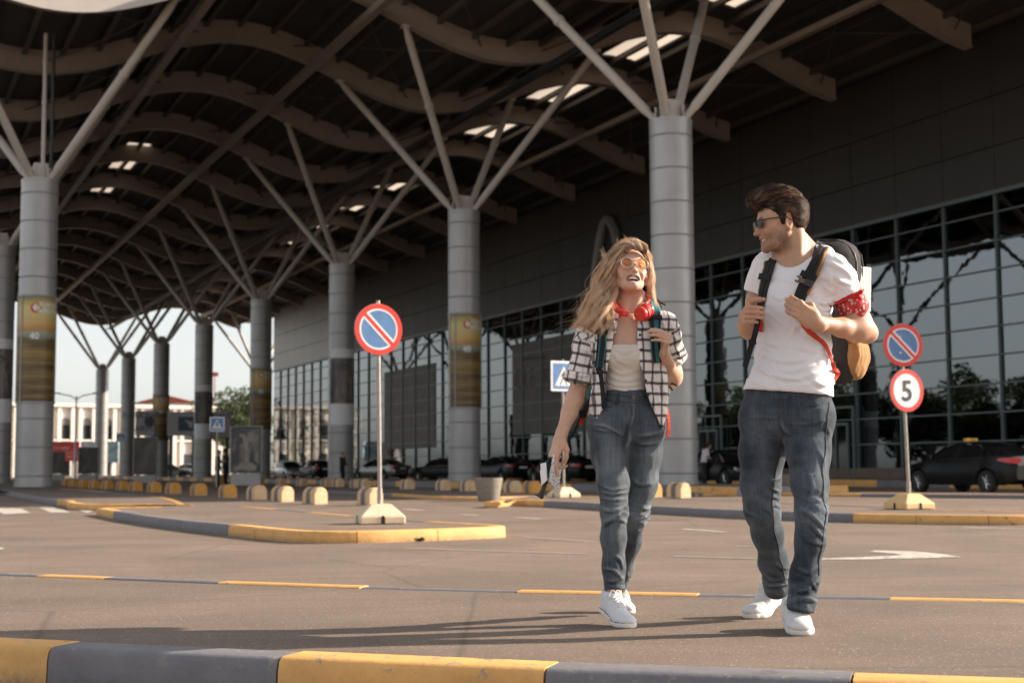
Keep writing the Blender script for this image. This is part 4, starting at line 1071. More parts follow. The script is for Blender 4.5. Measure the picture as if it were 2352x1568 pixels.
# ------------------------------------------------------------------ trees
def make_tree(name, label, seed, h, cr, mat, leaf=.34, n=4200, group='trees across the forecourt'):
    rt = random.Random(seed); rn = np.random.RandomState(seed)
    t = thing(name, label, 'tree', (0, 0, 0), 0, group)
    m = MB(); th = h*.42
    def limb(a, b, r0, r1, bend):
        a, b = np.array(a), np.array(b); L = np.linalg.norm(b-a); mid = (a+b)/2+rn.normal(0, bend*L, 3); m.tube([a, (a+mid)/2+rn.normal(0, .02*L, 3), mid, (mid+b)/2, b], np.linspace(r0, r1, 5), 8); return b
    m.tube([(0, 0, -.1), (.02*h, 0, th*.5), (0.0, .02*h, th)], [h*.032, h*.024, h*.018], 10)
    clumps = []
    for k in range(13):
        a = 2*PI*k/13*2.4+rt.uniform(-.4, .4); e = rt.uniform(.1, 1.2); L = cr*rt.uniform(.55, 1.0)
        st = np.array([0, 0, th*rt.uniform(.7, 1.0)]); b = st+np.array([math.cos(a)*math.cos(e), math.sin(a)*math.cos(e), math.sin(e)*1.25+.15])*L
        limb(st, b, h*.012, h*.004, .07); clumps.append((b, cr*rt.uniform(.30, .48)))
        for _ in range(2):
            b2 = b+rn.normal(0, cr*.28, 3); limb(st+(b-st)*.6, b2, h*.006, h*.002, .08); clumps.append((b2, cr*rt.uniform(.22, .38)))
    obj('trunk', m, M['bark'], t, smooth=True)
    c = MB(); cs_ = np.array([q[0] for q in clumps]); rs = np.array([q[1] for q in clumps])
    idx = rn.choice(len(clumps), n, p=rs**2/np.sum(rs**2)); d = rn.normal(size=(n, 3)); d /= np.linalg.norm(d, axis=1)[:, None]
    P = cs_[idx]+d*(rs[idx]*rn.uniform(.35, 1.05, n)**.6)[:, None]*np.array([1, 1, .8])
    for i in range(n):
        a = rn.normal(size=3); a /= np.linalg.norm(a); b = np.cross(a, rn.normal(size=3)); b /= np.linalg.norm(b); s = leaf*rt.uniform(.6, 1.3)
        p = P[i]; c.add([p-a*s*.5, p+b*s*.28, p+a*s*.5, p-b*s*.28], [(0, 1, 2, 3)])
    obj('crown', c, mat, t)
    return t
q = PT(536, 1000, 172); zt = PT(536, 876, 172)[2]
tr = make_tree('leafy_tree', 'green leafy tree between the far portrait column and the dim poster column', 4, zt, 4.2, M['leaf'], .42, 5200, None); tr.location = (q[0]+.2, 172, RZ)
q = PT(555, 1000, 190)
tr2 = dup(tr, (q[0], 190, RZ), 2.0, 'second green tree set behind the leafy one, lower and to its right'); tr2.scale = (.9, .9, .8)
# dark trees across the forecourt: seen mirrored in the glazing
td = make_tree('dark_tree', 'dark broad tree mirrored in the glazing, first of the row opposite the terminal', 11, 10.5, 4.4, M['leaf_dark'], .5, 6500)
gl = 'dark trees opposite the terminal, seen mirrored in its glazing'
td['group'] = gl
spots = [(62, -31), (68, -36), (74, -30), (80, -36), (86, -31), (92, -37), (98, -31), (104, -36), (110, -30), (116, -37), (122, -31), (129, -36), (136, -31), (144, -37), (152, -32), (162, -37), (172, -33), (184, -38)]
nth = ['first', 'second', 'third', 'fourth', 'fifth', 'sixth', 'seventh', 'eighth', 'ninth', 'tenth', 'eleventh', 'twelfth', 'thirteenth', 'fourteenth', 'fifteenth', 'sixteenth', 'seventeenth', 'last']
for k, (u, v) in enumerate(spots):
    p = UV(u, v, RZ)
    if k == 0: td.location = tuple(p)
    else:
        o = dup(td, p, k*1.3, 'dark tree mirrored in the glazing, %s of the row opposite the terminal' % nth[k], gl); s = .78+.5*((k*37) % 10)/10; o.scale = (s*1.15, s*1.15, s*(.8+.3*((k*53) % 10)/10))
# ------------------------------------------------------------------ solid modelling with distance fields
f4 = np.float32
def A(*p): return np.array(p, float)
def unit(v): v = np.array(v, float); return v/np.linalg.norm(v)
def _h(ix, iy, iz):
    n = (ix*374761393+iy*668265263+iz*1274126177) & 0xffffffff
    n = ((n ^ (n >> 13))*1103515245) & 0xffffffff
    return ((n ^ (n >> 16)) & 0xffff)/32767.5-1.0
def vnoise(P):
    P = np.asarray(P, float); i = np.floor(P).astype(np.int64); f = P-i; f = f*f*f*(f*(f*6-15)+10); r = 0
    for dx in (0, 1):
        for dy in (0, 1):
            for dz in (0, 1):
                w_ = (f[:, 0] if dx else 1-f[:, 0])*(f[:, 1] if dy else 1-f[:, 1])*(f[:, 2] if dz else 1-f[:, 2])
                r = r+w_*_h(i[:, 0]+dx, i[:, 1]+dy, i[:, 2]+dz)
    return r
def fbm(P, o=3, g=.5):
    r, a = 0, 1.0
    for k in range(o): r = r+a*vnoise(P*(2.03**k)+k*17.3); a *= g
    return r
def ridged(P, o=2):
    r, a = 0, 1.0
    for k in range(o): r = r+a*(1-2*np.abs(vnoise(P*(1.9**k)+k*9.1))); a *= .5
    return r
class Sdf:
    def __init__(s): s.ops = []
    def op(s, kind, fn, lo, hi, k): s.ops.append((kind, fn, np.array(lo, float), np.array(hi, float), k)); return s
    def seg(s, a, b, ra, rb=None, k=.02, kind='u'):
        a, b = A(*a), A(*b); rb = ra if rb is None else rb; ba = b-a; bb = ba@ba+1e-12; m = max(ra, rb)
        def fn(X, Y, Z):
            px, py, pz = X-a[0], Y-a[1], Z-a[2]
            h = np.clip((px*ba[0]+py*ba[1]+pz*ba[2])/bb, 0, 1)
            return np.sqrt((px-ba[0]*h)**2+(py-ba[1]*h)**2+(pz-ba[2]*h)**2)-(ra+(rb-ra)*h)
        return s.op(kind, fn, np.minimum(a, b)-m, np.maximum(a, b)+m, k)
    def chain(s, pts, rads, k=.02, kind='u'):
        if not hasattr(rads, '__len__'): rads = [rads]*len(pts)
        for i in range(len(pts)-1): s.seg(pts[i], pts[i+1], rads[i], rads[i+1], k, kind)
        return s
    def ell(s, c, r, Rm=None, k=.02, kind='u'):
        c, r = A(*c), A(*r); Rm = np.eye(3) if Rm is None else np.array(Rm); m = np.sqrt(((Rm*r)**2).sum(1))
        def fn(X, Y, Z):
            q = [(X-c[0])*Rm[0, i]+(Y-c[1])*Rm[1, i]+(Z-c[2])*Rm[2, i] for i in range(3)]
            k0 = np.sqrt(sum((q[i]/r[i])**2 for i in range(3))); k1 = np.sqrt(sum((q[i]/r[i]**2)**2 for i in range(3)))
            return k0*(k0-1)/(k1+1e-9)
        return s.op(kind, fn, c-m, c+m, k)
    def ecap(s, a, b, wa, wb, side, k=.02, kind='u'):      # wa, wb: (half width along side, half depth)
        a, b = A(*a), A(*b); t = b-a; L = np.linalg.norm(t); t = t/L; sd = np.array(side, float); sd = sd-t*(sd@t); sd /= np.linalg.norm(sd); dp = np.cross(t, sd)
        m = max(max(wa), max(wb))
        def fn(X, Y, Z):
            px, py, pz = X-a[0], Y-a[1], Z-a[2]
            l = px*t[0]+py*t[1]+pz*t[2]; u = px*sd[0]+py*sd[1]+pz*sd[2]; v = px*dp[0]+py*dp[1]+pz*dp[2]
            h = np.clip(l/L, 0, 1); e = l-h*L
            W_ = wa[0]+(wb[0]-wa[0])*h; D_ = wa[1]+(wb[1]-wa[1])*h
            k0 = np.sqrt((u/W_)**2+(v/D_)**2+(e/np.minimum(W_, D_))**2); k1 = np.sqrt((u/W_**2)**2+(v/D_**2)**2+(e/np.minimum(W_, D_)**2)**2)
            return k0*(k0-1)/(k1+1e-9)
        return s.op(kind, fn, np.minimum(a, b)-m, np.maximum(a, b)+m, k)
    def box(s, c, hf, Rm=None, r=.01, k=.02, kind='u'):
        c, hf = A(*c), A(*hf); Rm = np.eye(3) if Rm is None else np.array(Rm); m = np.abs(Rm)@hf
        def fn(X, Y, Z):
            q = [np.abs((X-c[0])*Rm[0, i]+(Y-c[1])*Rm[1, i]+(Z-c[2])*Rm[2, i])-(hf[i]-r) for i in range(3)]
            return np.sqrt(sum(np.maximum(x, 0)**2 for x in q))+np.minimum(np.maximum(np.maximum(q[0], q[1]), q[2]), 0)-r
        return s.op(kind, fn, c-m, c+m, k)
    def loft(s, st, k=.02, kind='u', grow=0.0, capk=.012):
        """st rows: z, cx, cy, half width, half depth, exponent, yaw (world axes turned by yaw)"""
        st = np.array(sorted(st), float); z = st[:, 0]
        def cub(i, q):       # smooth interpolation along z
            y = st[:, i]; m = np.gradient(y, z); j = np.clip(np.searchsorted(z, q)-1, 0, len(z)-2); h = z[j+1]-z[j]; t = np.clip((q-z[j])/h, 0, 1)
            return (2*t**3-3*t**2+1)*y[j]+(t**3-2*t**2+t)*h*m[j]+(-2*t**3+3*t**2)*y[j+1]+(t**3-t**2)*h*m[j+1]
        m_ = st[:, 3:5].max()+grow
        def fn(X, Y, Z):
            sh = Z.shape; zq = np.clip(Z, z[0], z[-1])
            g = lambda i: cub(i, zq.reshape(-1)).reshape(sh)
            cx, cy, a, b, n, yw = (g(i) for i in range(1, 7)); a, b = a+grow, b+grow
            dx, dy = X-cx, Y-cy; c, s_ = np.cos(yw), np.sin(yw); u, v = dx*c+dy*s_, -dx*s_+dy*c
            rr = (np.abs(u/a)**n+np.abs(v/b)**n)**(1/n)
            d = (rr-1)*np.minimum(a, b)
            e = np.maximum(z[0]-Z, Z-z[-1])
            return -_smin(-d, -e, capk)
        return s.op(kind, fn, A(st[:, 1].min()-m_, st[:, 2].min()-m_, z[0]), A(st[:, 1].max()+m_, st[:, 2].max()+m_, z[-1]), k)
    def at(s, P):                   # distance at single points (used to lay straps on a surface)
        X, Y, Z = (np.asarray(P, float)[:, i] for i in range(3)); V = np.full(len(X), 9.0)
        for kind, fn, a, b, k in s.ops:
            d = fn(X, Y, Z)
            if kind == 'u': V = _smin(V, d, k)
            elif kind == 's': V = -_smin(-V, d, k)
            elif kind == 'i': V = -_smin(-V, -d, k)
        return V
    def hit(s, x, y, y0, y1, off=0.0, n=260):     # first surface met from the front at this spot of the photograph
        Ys = np.linspace(y0, y1, n); P = np.array([PT(x, y, q) for q in Ys]); d = s.at(P)-off
        i = int(np.argmax(d < 0)) if (d < 0).any() else int(np.argmin(d))
        return P[i]
    def func(s, fn, lo, hi, k=.01, kind='s'): return s.op(kind, fn, lo, hi, k)
    def mesh(s, h, pad=.03, smooth=1):
        us = [o for o in s.ops if o[0] == 'u']
        lo = np.min([o[2] for o in us], 0)-pad; hi = np.max([o[3] for o in us], 0)+pad
        n = np.ceil((hi-lo)/h).astype(int)+1
        ax = [(lo[i]+h*np.arange(n[i])).astype(f4) for i in range(3)]
        BIG = .08; V = np.full(tuple(n), BIG, f4)
        for kind, fn, a, b, k in s.ops:
            q = .05+k
            i0 = np.maximum(np.floor((a-q-lo)/h).astype(int), 0); i1 = np.minimum(np.ceil((b+q-lo)/h).astype(int)+1, n)
            if np.any(i1-i0 < 1): continue
            sl = tuple(slice(i0[i], i1[i]) for i in range(3))
            X, Y, Z = ax[0][sl[0]][:, None, None], ax[1][sl[1]][None, :, None], ax[2][sl[2]][None, None, :]
            d = fn(X, Y, Z).astype(f4); d = np.broadcast_to(d, V[sl].shape)
            if kind == 'u': V[sl] = _smin(V[sl], d, k)
            elif kind == 's': V[sl] = -_smin(-V[sl], d, k)
            elif kind == 'i': V[sl] = -_smin(-V[sl], -d, k)
            elif kind == 'o': V[sl] = V[sl]+d
        return surface_nets(V, lo, h, smooth)
def _smin(a, b, k):
    if k <= 1e-6: return np.minimum(a, b)
    t = np.maximum(k-np.abs(a-b), 0)/k
    return np.minimum(a, b)-t*t*k*.25
def surface_nets(V, lo, h, smooth=1):
    n = V.shape; ins = V < 0
    c = [ins[i:n[0]-1+i, j:n[1]-1+j, k:n[2]-1+k] for i in (0, 1) for j in (0, 1) for k in (0, 1)]
    anyi = c[0].copy(); alli = c[0].copy()
    for q in c[1:]: anyi |= q; alli &= q
    act = anyi & ~alli; idx = np.argwhere(act); m = len(idx)
    lut = np.full(act.shape, -1, np.int64); lut[act] = np.arange(m)
    vals = {}
    for i in (0, 1):
        for j in (0, 1):
            for k in (0, 1): vals[i, j, k] = V[idx[:, 0]+i, idx[:, 1]+j, idx[:, 2]+k].astype(float)
    S = np.zeros((m, 3)); C = np.zeros(m)
    cor = list(vals)
    for p in cor:
        for a in range(3):
            if p[a] == 0:
                q = list(p); q[a] = 1; q = tuple(q); va, vb = vals[p], vals[q]; x = (va < 0) != (vb < 0)
                t = np.where(x, va/(va-vb+1e-20), 0)
                P = np.tile(np.array(p, float), (m, 1)); P[:, a] = t
                S += P*x[:, None]; C += x
    Vt = (idx+S/np.maximum(C, 1)[:, None])*h+lo
    F = []
    for a in range(3):
        b, d = (a+1) % 3, (a+2) % 3
        s0 = [slice(None)]*3; s1 = [slice(None)]*3; s0[a] = slice(0, n[a]-1); s1[a] = slice(1, n[a])
        e = ins[tuple(s0)] != ins[tuple(s1)]; flip = ins[tuple(s0)]
        for ax_ in (b, d):
            z = [slice(None)]*3; z[ax_] = slice(0, 1); e[tuple(z)] = False; z[ax_] = slice(n[ax_]-1, n[ax_]); e[tuple(z)] = False
        I = np.argwhere(e)
        if not len(I): continue
        fl = flip[e]
        def cell(db, dd):
            q = I.copy(); q[:, b] -= db; q[:, d] -= dd; return lut[q[:, 0], q[:, 1], q[:, 2]]
        q = np.stack([cell(1, 1), cell(0, 1), cell(0, 0), cell(1, 0)], 1); q[~fl] = q[~fl][:, ::-1]; F.append(q)
    F = np.concatenate(F)
    F = F[(F >= 0).all(1)]
    for _ in range(smooth): Vt = laplace(Vt, F, .5)
    return Vt, F
def laplace(Vt, F, w_=.5):
    acc = np.zeros_like(Vt); cnt = np.zeros(len(Vt))
    for a, b in ((0, 1), (1, 2), (2, 3), (3, 0)):
        for i, j in ((a, b), (b, a)):
            for k in range(3): acc[:, k] += np.bincount(F[:, i], Vt[F[:, j], k], len(Vt))
            cnt += np.bincount(F[:, i], minlength=len(Vt))
    return Vt*(1-w_)+w_*acc/np.maximum(cnt, 1)[:, None]
def normals(Vt, F):
    n = np.cross(Vt[F[:, 2]]-Vt[F[:, 0]], Vt[F[:, 3]]-Vt[F[:, 1]]); N = np.zeros_like(Vt)
    for i in range(4):
        for k in range(3): N[:, k] += np.bincount(F[:, i], n[:, k], len(Vt))
    return N/(np.linalg.norm(N, axis=1)[:, None]+1e-12)
def skin_obj(name, Vt, F, mats, parent, attrs=None, mi=None, origin=None):
    me = bpy.data.meshes.new(name); o_ = np.array(parent.location) if origin is None else origin
    Vl = (Vt-o_).astype(f4)
    me.vertices.add(len(Vl)); me.vertices.foreach_set('co', Vl.ravel())
    me.loops.add(F.size); me.loops.foreach_set('vertex_index', F.ravel().astype(np.int32))
    me.polygons.add(len(F)); me.polygons.foreach_set('loop_start', np.arange(0, F.size, F.shape[1], dtype=np.int32))
    me.update(calc_edges=True); me.validate()
    me.polygons.foreach_set('use_smooth', [True]*len(me.polygons))
    for m in (mats if isinstance(mats, (list, tuple)) else [mats]): me.materials.append(m)
    if mi is not None: me.polygons.foreach_set('material_index', np.asarray(mi, np.int32))
    for an, (tp, data) in (attrs or {}).items():
        at = me.attributes.new(an, tp, 'POINT'); data = np.asarray(data, f4)
        at.data.foreach_set({'FLOAT': 'value', 'FLOAT_VECTOR': 'vector', 'FLOAT_COLOR': 'color'}[tp], data.ravel())
    ob = bpy.data.objects.new(name, me); COL.objects.link(ob); ob.parent = parent
    return ob
def local_mb(mb_, parent): o_ = np.array(parent.location); mb_.v = [tuple(np.array(p)-o_) for p in mb_.v]; return mb_
def rot(ax, a):
    c, s = math.cos(a), math.sin(a)
    return np.array({'x': [[1, 0, 0], [0, c, -s], [0, s, c]], 'y': [[c, 0, s], [0, 1, 0], [-s, 0, c]], 'z': [[c, -s, 0], [s, c, 0], [0, 0, 1]]}[ax])
class Fr:                          # a placed frame: origin, axes, scale
    def __init__(s, o, R_, sc=1.0): s.o, s.R, s.s = np.array(o, float), np.array(R_, float), sc
    def __call__(s, x, y, z): return s.o+s.R@(np.array([x, y, z])*s.s)
    def inv(s, P): return ((P-s.o)@s.R)/s.s
def sstep(a, b, x): t = np.clip((x-a)/(b-a), 0, 1); return t*t*(3-2*t)
# hand: x towards the thumb, y along the fingers, z out of the back of the hand
def hand(S, fr, curls, spread=0.0, thumb=((.55, .62, -.55), (.25, .8, -.55)), thk=1.0, k=.006, h=1.0):
    f = lambda x, y, z: fr(x, y, z); s = fr.s
    S.box(f(0.0, .050, -.002), (.037*s, .046*s, .0135*s*thk), fr.R, r=.012*s, k=.012)
    S.ecap(f(0, -.03, 0), f(0, .02, 0), (.027*s, .021*s), (.034*s, .015*s), fr.R[:, 0], k=.02)
    S.ell(f(.026, .03, -.010), (.018*s, .030*s, .015*s), fr.R, k=.012)
    tips = []
    fin = [(.0285, .094, (.044, .026, .021), .0088), (.0095, .098, (.048, .030, .022), .0090), (-.0095, .094, (.044, .028, .021), .0086), (-.0275, .086, (.034, .021, .019), .0078)]
    for (x, y, ls, r), cu in zip(fin, curls):
        p = np.array([x, y, .0]); ang = 0; sx = spread*x/.03; pts = [np.array([x*.92, y-.03, .0]), p]
        for l, c in zip(ls, cu):
            ang += c; p = p+l*np.array([sx*math.cos(ang), math.cos(ang), -math.sin(ang)]); pts.append(p)
        P = [f(*q) for q in pts]; rr = [r*s*1.0, r*s*1.05, r*s*.98, r*s*.90, r*s*.76]
        S.chain(P, rr, k=.004)
        S.ell(f(x, y, .004), (r*s*1.1, r*s*1.1, r*s*.9), fr.R, k=.008); tips.append(P[-1])
    t0 = np.array([.030, .012, -.008]); d1, d2 = unit(thumb[0]), unit(thumb[1])
    t1 = t0+d1*.042; t2 = t1+d2*.034; t3 = t2+unit(d2+np.array([-.15, .1, 0]))*.026
    S.chain([f(*t0), f(*t1), f(*t2), f(*t3)], [.0135*s, .0115*s, .0105*s, .0085*s], k=.008); tips.append(f(*t3))
    return tips
# head in its own frame: the face looks along -y, x to the viewer's right, z up, eyes on z=0
def head(S, fr, male=True, smile=0.0, mouth_open=0.0):
    f, s, Rm = fr, fr.s, fr.R
    E = lambda c, r, k=.02, kind='u', R2=None: S.ell(f(*c), tuple(q*s for q in r), Rm if R2 is None else Rm@R2, k*s, kind)
    E((0, .016, .034), (.0765, .097, .087), .02)
    E((0, -.030, .010), (.064, .060, .068), .03)
    E((0, -.034, -.045), (.052 if male else .0465, .056, .062), .03)
    jw, jz, jr = (.052, -.056, .020) if male else (.0435, -.052, .0175)
    for sx in (-1, 1):
        S.chain([f(sx*jw, .008, jz+.022), f(sx*jw*.98, -.004, jz), f(sx*(.030 if male else .0245), -.056, -.093 if male else -.088), f(sx*(.010 if male else .007), -.078, -.106 if male else -.099)], [.018*s, jr*s, .0185*s if male else .0165*s, .017*s if male else .0155*s], k=.022*s)
        E((sx*.043, -.058, -.022), (.022, .022, .017), .02)                     # cheek bone
        E((sx*.034, -.066, -.046), (.018+.004*smile, .018, .016+.005*smile), .02)       # cheek
        S.seg(f(sx*.010, -.0825, .0165), f(sx*.046, -.069, .0185), (.0105 if male else .0075)*s, (.009 if male else .007)*s, k=.016*s)
    E((0, -.080, -.104 if male else -.098), (.019 if male else .016, .015, .0145), .016)
    for sx in (-1, 1): E((sx*.031, -.094, -.001), (.0165, .0155, .0105), .012, 's')     # eye sockets
    for sx in (-1, 1): E((sx*.0305, -.0735, -.001), (.0128, .0122, .0118), .004)      # eyeballs under lids
    # nose
    S.chain([f(0, -.083, .010), f(0, -.0925, -.010), f(0, -.108 if male else -.104, -.033)], [.0088*s, .0092*s, .0105*s], k=.012*s)
    E((0, -.1135 if male else -.108, -.0378), (.0108, .0105, .0088), .008)
    for sx in (-1, 1): E((sx*.0115, -.0965, -.0400), (.0082, .0095, .0072), .007)
    for sx in (-1, 1): E((sx*.0064, -.1030, -.0468), (.0044, .0060, .0050), .003, 's')
    # mouth
    E((0, -.072, -.064), (.032, .022, .022), .02)
    mw = .0235+.006*smile+(.0062 if mouth_open > 1 else 0)
    if mouth_open > 0:
        cz = -.069
        E((0, -.094, cz-.001), (mw*.90, .020, .0075+.009*mouth_open), .004, 's')
        E((0, -.078, cz-.003), (mw*.80, .020, .0085+.008*mouth_open), .004, 's')
        up = [(a*mw, -.0955+.013*abs(a)**1.6, cz+.0075+.0050*mouth_open-(.0115*mouth_open+.004)*abs(a)**2+.003*smile*abs(a)**2) for a in np.linspace(-1, 1, 11)]
        dn = [(a*mw*.97, -.0925+.013*abs(a)**1.6, cz-.0100-.0110*mouth_open+(.0185*mouth_open+.005)*abs(a)**2+.002*smile*abs(a)**2) for a in np.linspace(-1, 1, 11)]
        ru = [.0028+.0024*(1-abs(a)) for a in np.linspace(-1, 1, 11)]; rd = [.0030+.0034*(1-abs(a)) for a in np.linspace(-1, 1, 11)]
    else:
        cz = -.069
        up = [(a*mw, -.0945+.016*abs(a)**1.6, cz+.0035+.007*smile*abs(a)**2) for a in np.linspace(-1, 1, 9)]
        dn = [(a*mw*.92, -.0930+.015*abs(a)**1.6, cz-.0062+.007*smile*abs(a)**2) for a in np.linspace(-1, 1, 9)]
        ru = [.0026+.0022*(1-abs(a)) for a in np.linspace(-1, 1, 9)]; rd = [.0030+.0030*(1-abs(a)) for a in np.linspace(-1, 1, 9)]
    S.chain([f(*q) for q in up], [r*s for r in ru], k=.003*s); S.chain([f(*q) for q in dn], [r*s for r in rd], k=.003*s)
    if smile:
        for sx in (-1, 1):      # smile fold from the nose wing to beside the mouth
            S.chain([f(sx*.021, -.096, -.038), f(sx*.035, -.087, -.054), f(sx*.039, -.077, -.072)], [.0024*s, .0028*s, .0015*s], k=.012*s, kind='s')
    # ears
    for sx in (-1, 1):
        ry = rot('z', sx*R(18))@rot('x', R(-10))
        E((sx*.0780, .016, -.020), (.0085, .0190, .0310), .008, 'u', ry)
        E((sx*.0865, .013, -.016), (.0065, .0110, .0185), .004, 's', ry)
        E((sx*.0780, .008, -.043), (.0065, .009, .010), .006)
    return dict(up=np.array(up), dn=np.array(dn), cz=cz, mw=mw)
def poly_dist(P, pts):
    d = np.full(len(P), 9.0)
    for a, b in zip(pts[:-1], pts[1:]):
        ba = b-a; t = np.clip(((P-a)@ba)/(ba@ba+1e-12), 0, 1); d = np.minimum(d, np.linalg.norm(P-a-t[:, None]*ba, axis=1))
    return d
def strand_mesh(curves, rads, cols=None, sides=3):   # many hairs in one mesh
    V_, F_, T_ = [], [], []; base = 0
    for c, r in zip(curves, rads):
        c = np.asarray(c); m = len(c); t = np.gradient(c, axis=0); t /= np.linalg.norm(t, axis=1)[:, None]+1e-9
        a = np.cross(t, np.array([.31, .87, .38])); a /= np.linalg.norm(a, axis=1)[:, None]+1e-9; b = np.cross(t, a)
        rr = r*(1-.75*np.linspace(0, 1, m)**3)[:, None]
        for k in range(sides):
            w_ = 2*PI*k/sides; V_.append(c+rr*(math.cos(w_)*a+math.sin(w_)*b)); T_.append(np.linspace(0, 1, m))
        i = np.arange(m-1)
        for k in range(sides):
            k2 = (k+1) % sides; F_.append(np.stack([base+k*m+i, base+k2*m+i, base+k2*m+i+1, base+k*m+i+1], 1))
        base += sides*m
    return np.concatenate(V_), np.concatenate(F_), np.concatenate(T_)
def spline(pts, n):
    pts = np.array(pts, float); m = len(pts); P = np.vstack([2*pts[0]-pts[1], pts, 2*pts[-1]-pts[-2]]); q = np.linspace(0, m-1-1e-6, n); i = q.astype(int); t = (q-i)[:, None]
    p0, p1, p2, p3 = P[i], P[i+1], P[i+2], P[i+3]
    return .5*((2*p1)+(-p0+p2)*t+(2*p0-5*p1+4*p2-p3)*t*t+(-p0+3*p1-3*p2+p3)*t**3)

def to_px(V_):                     # where a point falls in the photograph (for laying out creases)
    d = np.asarray(V_, float)-A(0, 0, CAMH); z = d@_fw
    return np.stack([1176+FPX*(d@_r2)/z, 784-FPX*(d@_u2)/z], 1)
def creases(V_, N_, lst):          # soft ridges with a valley beside them, on the side of the cloth they were measured on
    Q = to_px(V_); fac = sstep(.25, -.2, N_[:, 1]); out = np.zeros(len(V_))
    for pts, amp, wd in lst:
        P = spline(np.array(pts, float), 14); best = np.full(len(Q), 1e9); sg = np.zeros(len(Q)); tt_ = np.zeros(len(Q))
        for i in range(len(P)-1):
            a, b = P[i], P[i+1]; ba = b-a; t = np.clip(((Q-a)@ba)/(ba@ba+1e-9), 0, 1); r = Q-a-t[:, None]*ba; d = np.hypot(r[:, 0], r[:, 1]); m = d < best
            best = np.where(m, d, best); sg = np.where(m, np.sign(ba[0]*r[:, 1]-ba[1]*r[:, 0]), sg); tt_ = np.where(m, (i+t)/(len(P)-1), tt_)
        s_ = best*np.where(sg == 0, 1, sg); env = np.sin(np.clip(tt_*.92+.04, 0, 1)*PI)**.6
        wd = wd*.82; out += amp*env*fac*(np.exp(-(s_/wd)**2)-.75*np.exp(-((s_-1.7*wd)/wd)**2))
    return out
def zpx(x0, y0, k): return lambda *p: [(x0+a/k, y0+b/k) for a, b in p]

# ------------------------------------------------------------------ cloth, skin and hair materials
def skin_mat(name, c, lip, brow):
    N = NT(name); co = N.coord(); f = N.noise(co, 30, 4, .6); g = N.noise(co, 9, 3, .5)
    a = N.mix(N.ramp(f, [(.35, 0), (.65, 1)]), tuple(x*.93 for x in c), tuple(min(1, x*1.05) for x in c))
    a = N.mix(N.ramp(g, [(.5, 0), (.75, .3)]), a, (c[0], c[1]*.82, c[2]*.78))
    def at(nm): q = N.n('Attribute'); q.attribute_name = nm; return q.outputs['Fac']
    a = N.mix(N.math('MULTIPLY', at('flush'), .45), a, (c[0]*.98, c[1]*.66, c[2]*.58))
    a = N.mix(at('stubble'), a, tuple(x*.36 for x in c)); a = N.mix(at('brow'), a, brow); a = N.mix(at('lip'), a, lip)
    N.col(a); N.set(Roughness=.48, Specular_IOR_Level=.4, Subsurface_Weight=.12, Subsurface_Scale=.01)
    N.b.inputs['Subsurface Radius'].default_value = (1, .35, .2)
    N.bump(N.noise(co, 420, 3, .6), .0006, .5); return N.m
M['skin_m'] = skin_mat('tanned skin', (.50, .285, .185), (.40, .15, .12), (.035, .02, .014))
M['skin_w'] = skin_mat('fair skin', (.60, .36, .255), (.32, .07, .062), (.10, .055, .03))
def denim(name, dark, pale):
    N = NT(name); co = N.coord()
    tw = N.n('TexWave', i_Scale=230.0, i_Distortion=1.2, i_Detail=2.0); mp = N.n('Mapping'); mp.inputs['Rotation'].default_value = (.4, .75, .3); N.l(co, mp.inputs[0]); N.l(mp.outputs[0], tw.inputs[0])
    vert = N.noise(N.coord(sc=(90, 90, 3.5)), 1.0, 3, .6); f = N.noise(co, 5.5, 5, .6); g = N.noise(co, 160, 3, .6)
    at = N.n('Attribute'); at.attribute_name = 'fade'
    fa = N.math('ADD', at.outputs['Fac'], N.math('MULTIPLY', N.math('SUBTRACT', f, .5), .9))
    a = N.mix(N.ramp(fa, [(.05, 0), (.95, 1)]), dark, pale)
    a = N.mix(1.0, a, N.ramp(vert, [(.28, .74), (.5, 1.0), (.74, 1.22)]), 'MULTIPLY')
    a = N.mix(1.0, a, N.ramp(g, [(.3, .86), (.7, 1.12)]), 'MULTIPLY')
    a2 = N.n('Attribute'); a2.attribute_name = 'seam'; a = N.mix(a2.outputs['Fac'], a, (.36, .26, .16))
    a3 = N.n('Attribute'); a3.attribute_name = 'edge'; a = N.mix(a3.outputs['Fac'], a, tuple(x*.45 for x in dark))
    N.col(a); N.set(Roughness=.85, Specular_IOR_Level=.2, Sheen_Weight=.15)
    N.bump(N.math('ADD', N.math('MULTIPLY', tw.outputs['Fac'], .5), vert), .0014, .7); return N.m
M['denim_m'] = denim('dark blue grey denim', (.019, .027, .040), (.17, .205, .245))
M['denim_w'] = denim('washed grey blue denim', (.038, .050, .064), (.25, .285, .32))
def cotton(name, c, bump=.0016, sc=14):
    N = NT(name); co = N.coord(); f = N.noise(co, 500, 2, .6); g = N.noise(N.coord(sc=(1, 1, 1.8)), sc, 4, .55, 1.2); h = N.noise(co, 2.5, 3, .5)
    N.col(N.mix(N.ramp(h, [(.3, 0), (.7, 1)]), tuple(x*.94 for x in c), c)); N.set(Roughness=.88, Specular_IOR_Level=.2, Sheen_Weight=.2)
    N.bump(N.math('ADD', N.math('MULTIPLY', f, .04), g), bump*2.2, .5); return N.m
M['tee'] = cotton('white cotton jersey', (.80, .775, .80)); M['tank'] = cotton('off white ribbed top', (.66, .60, .54), .0012, 9)
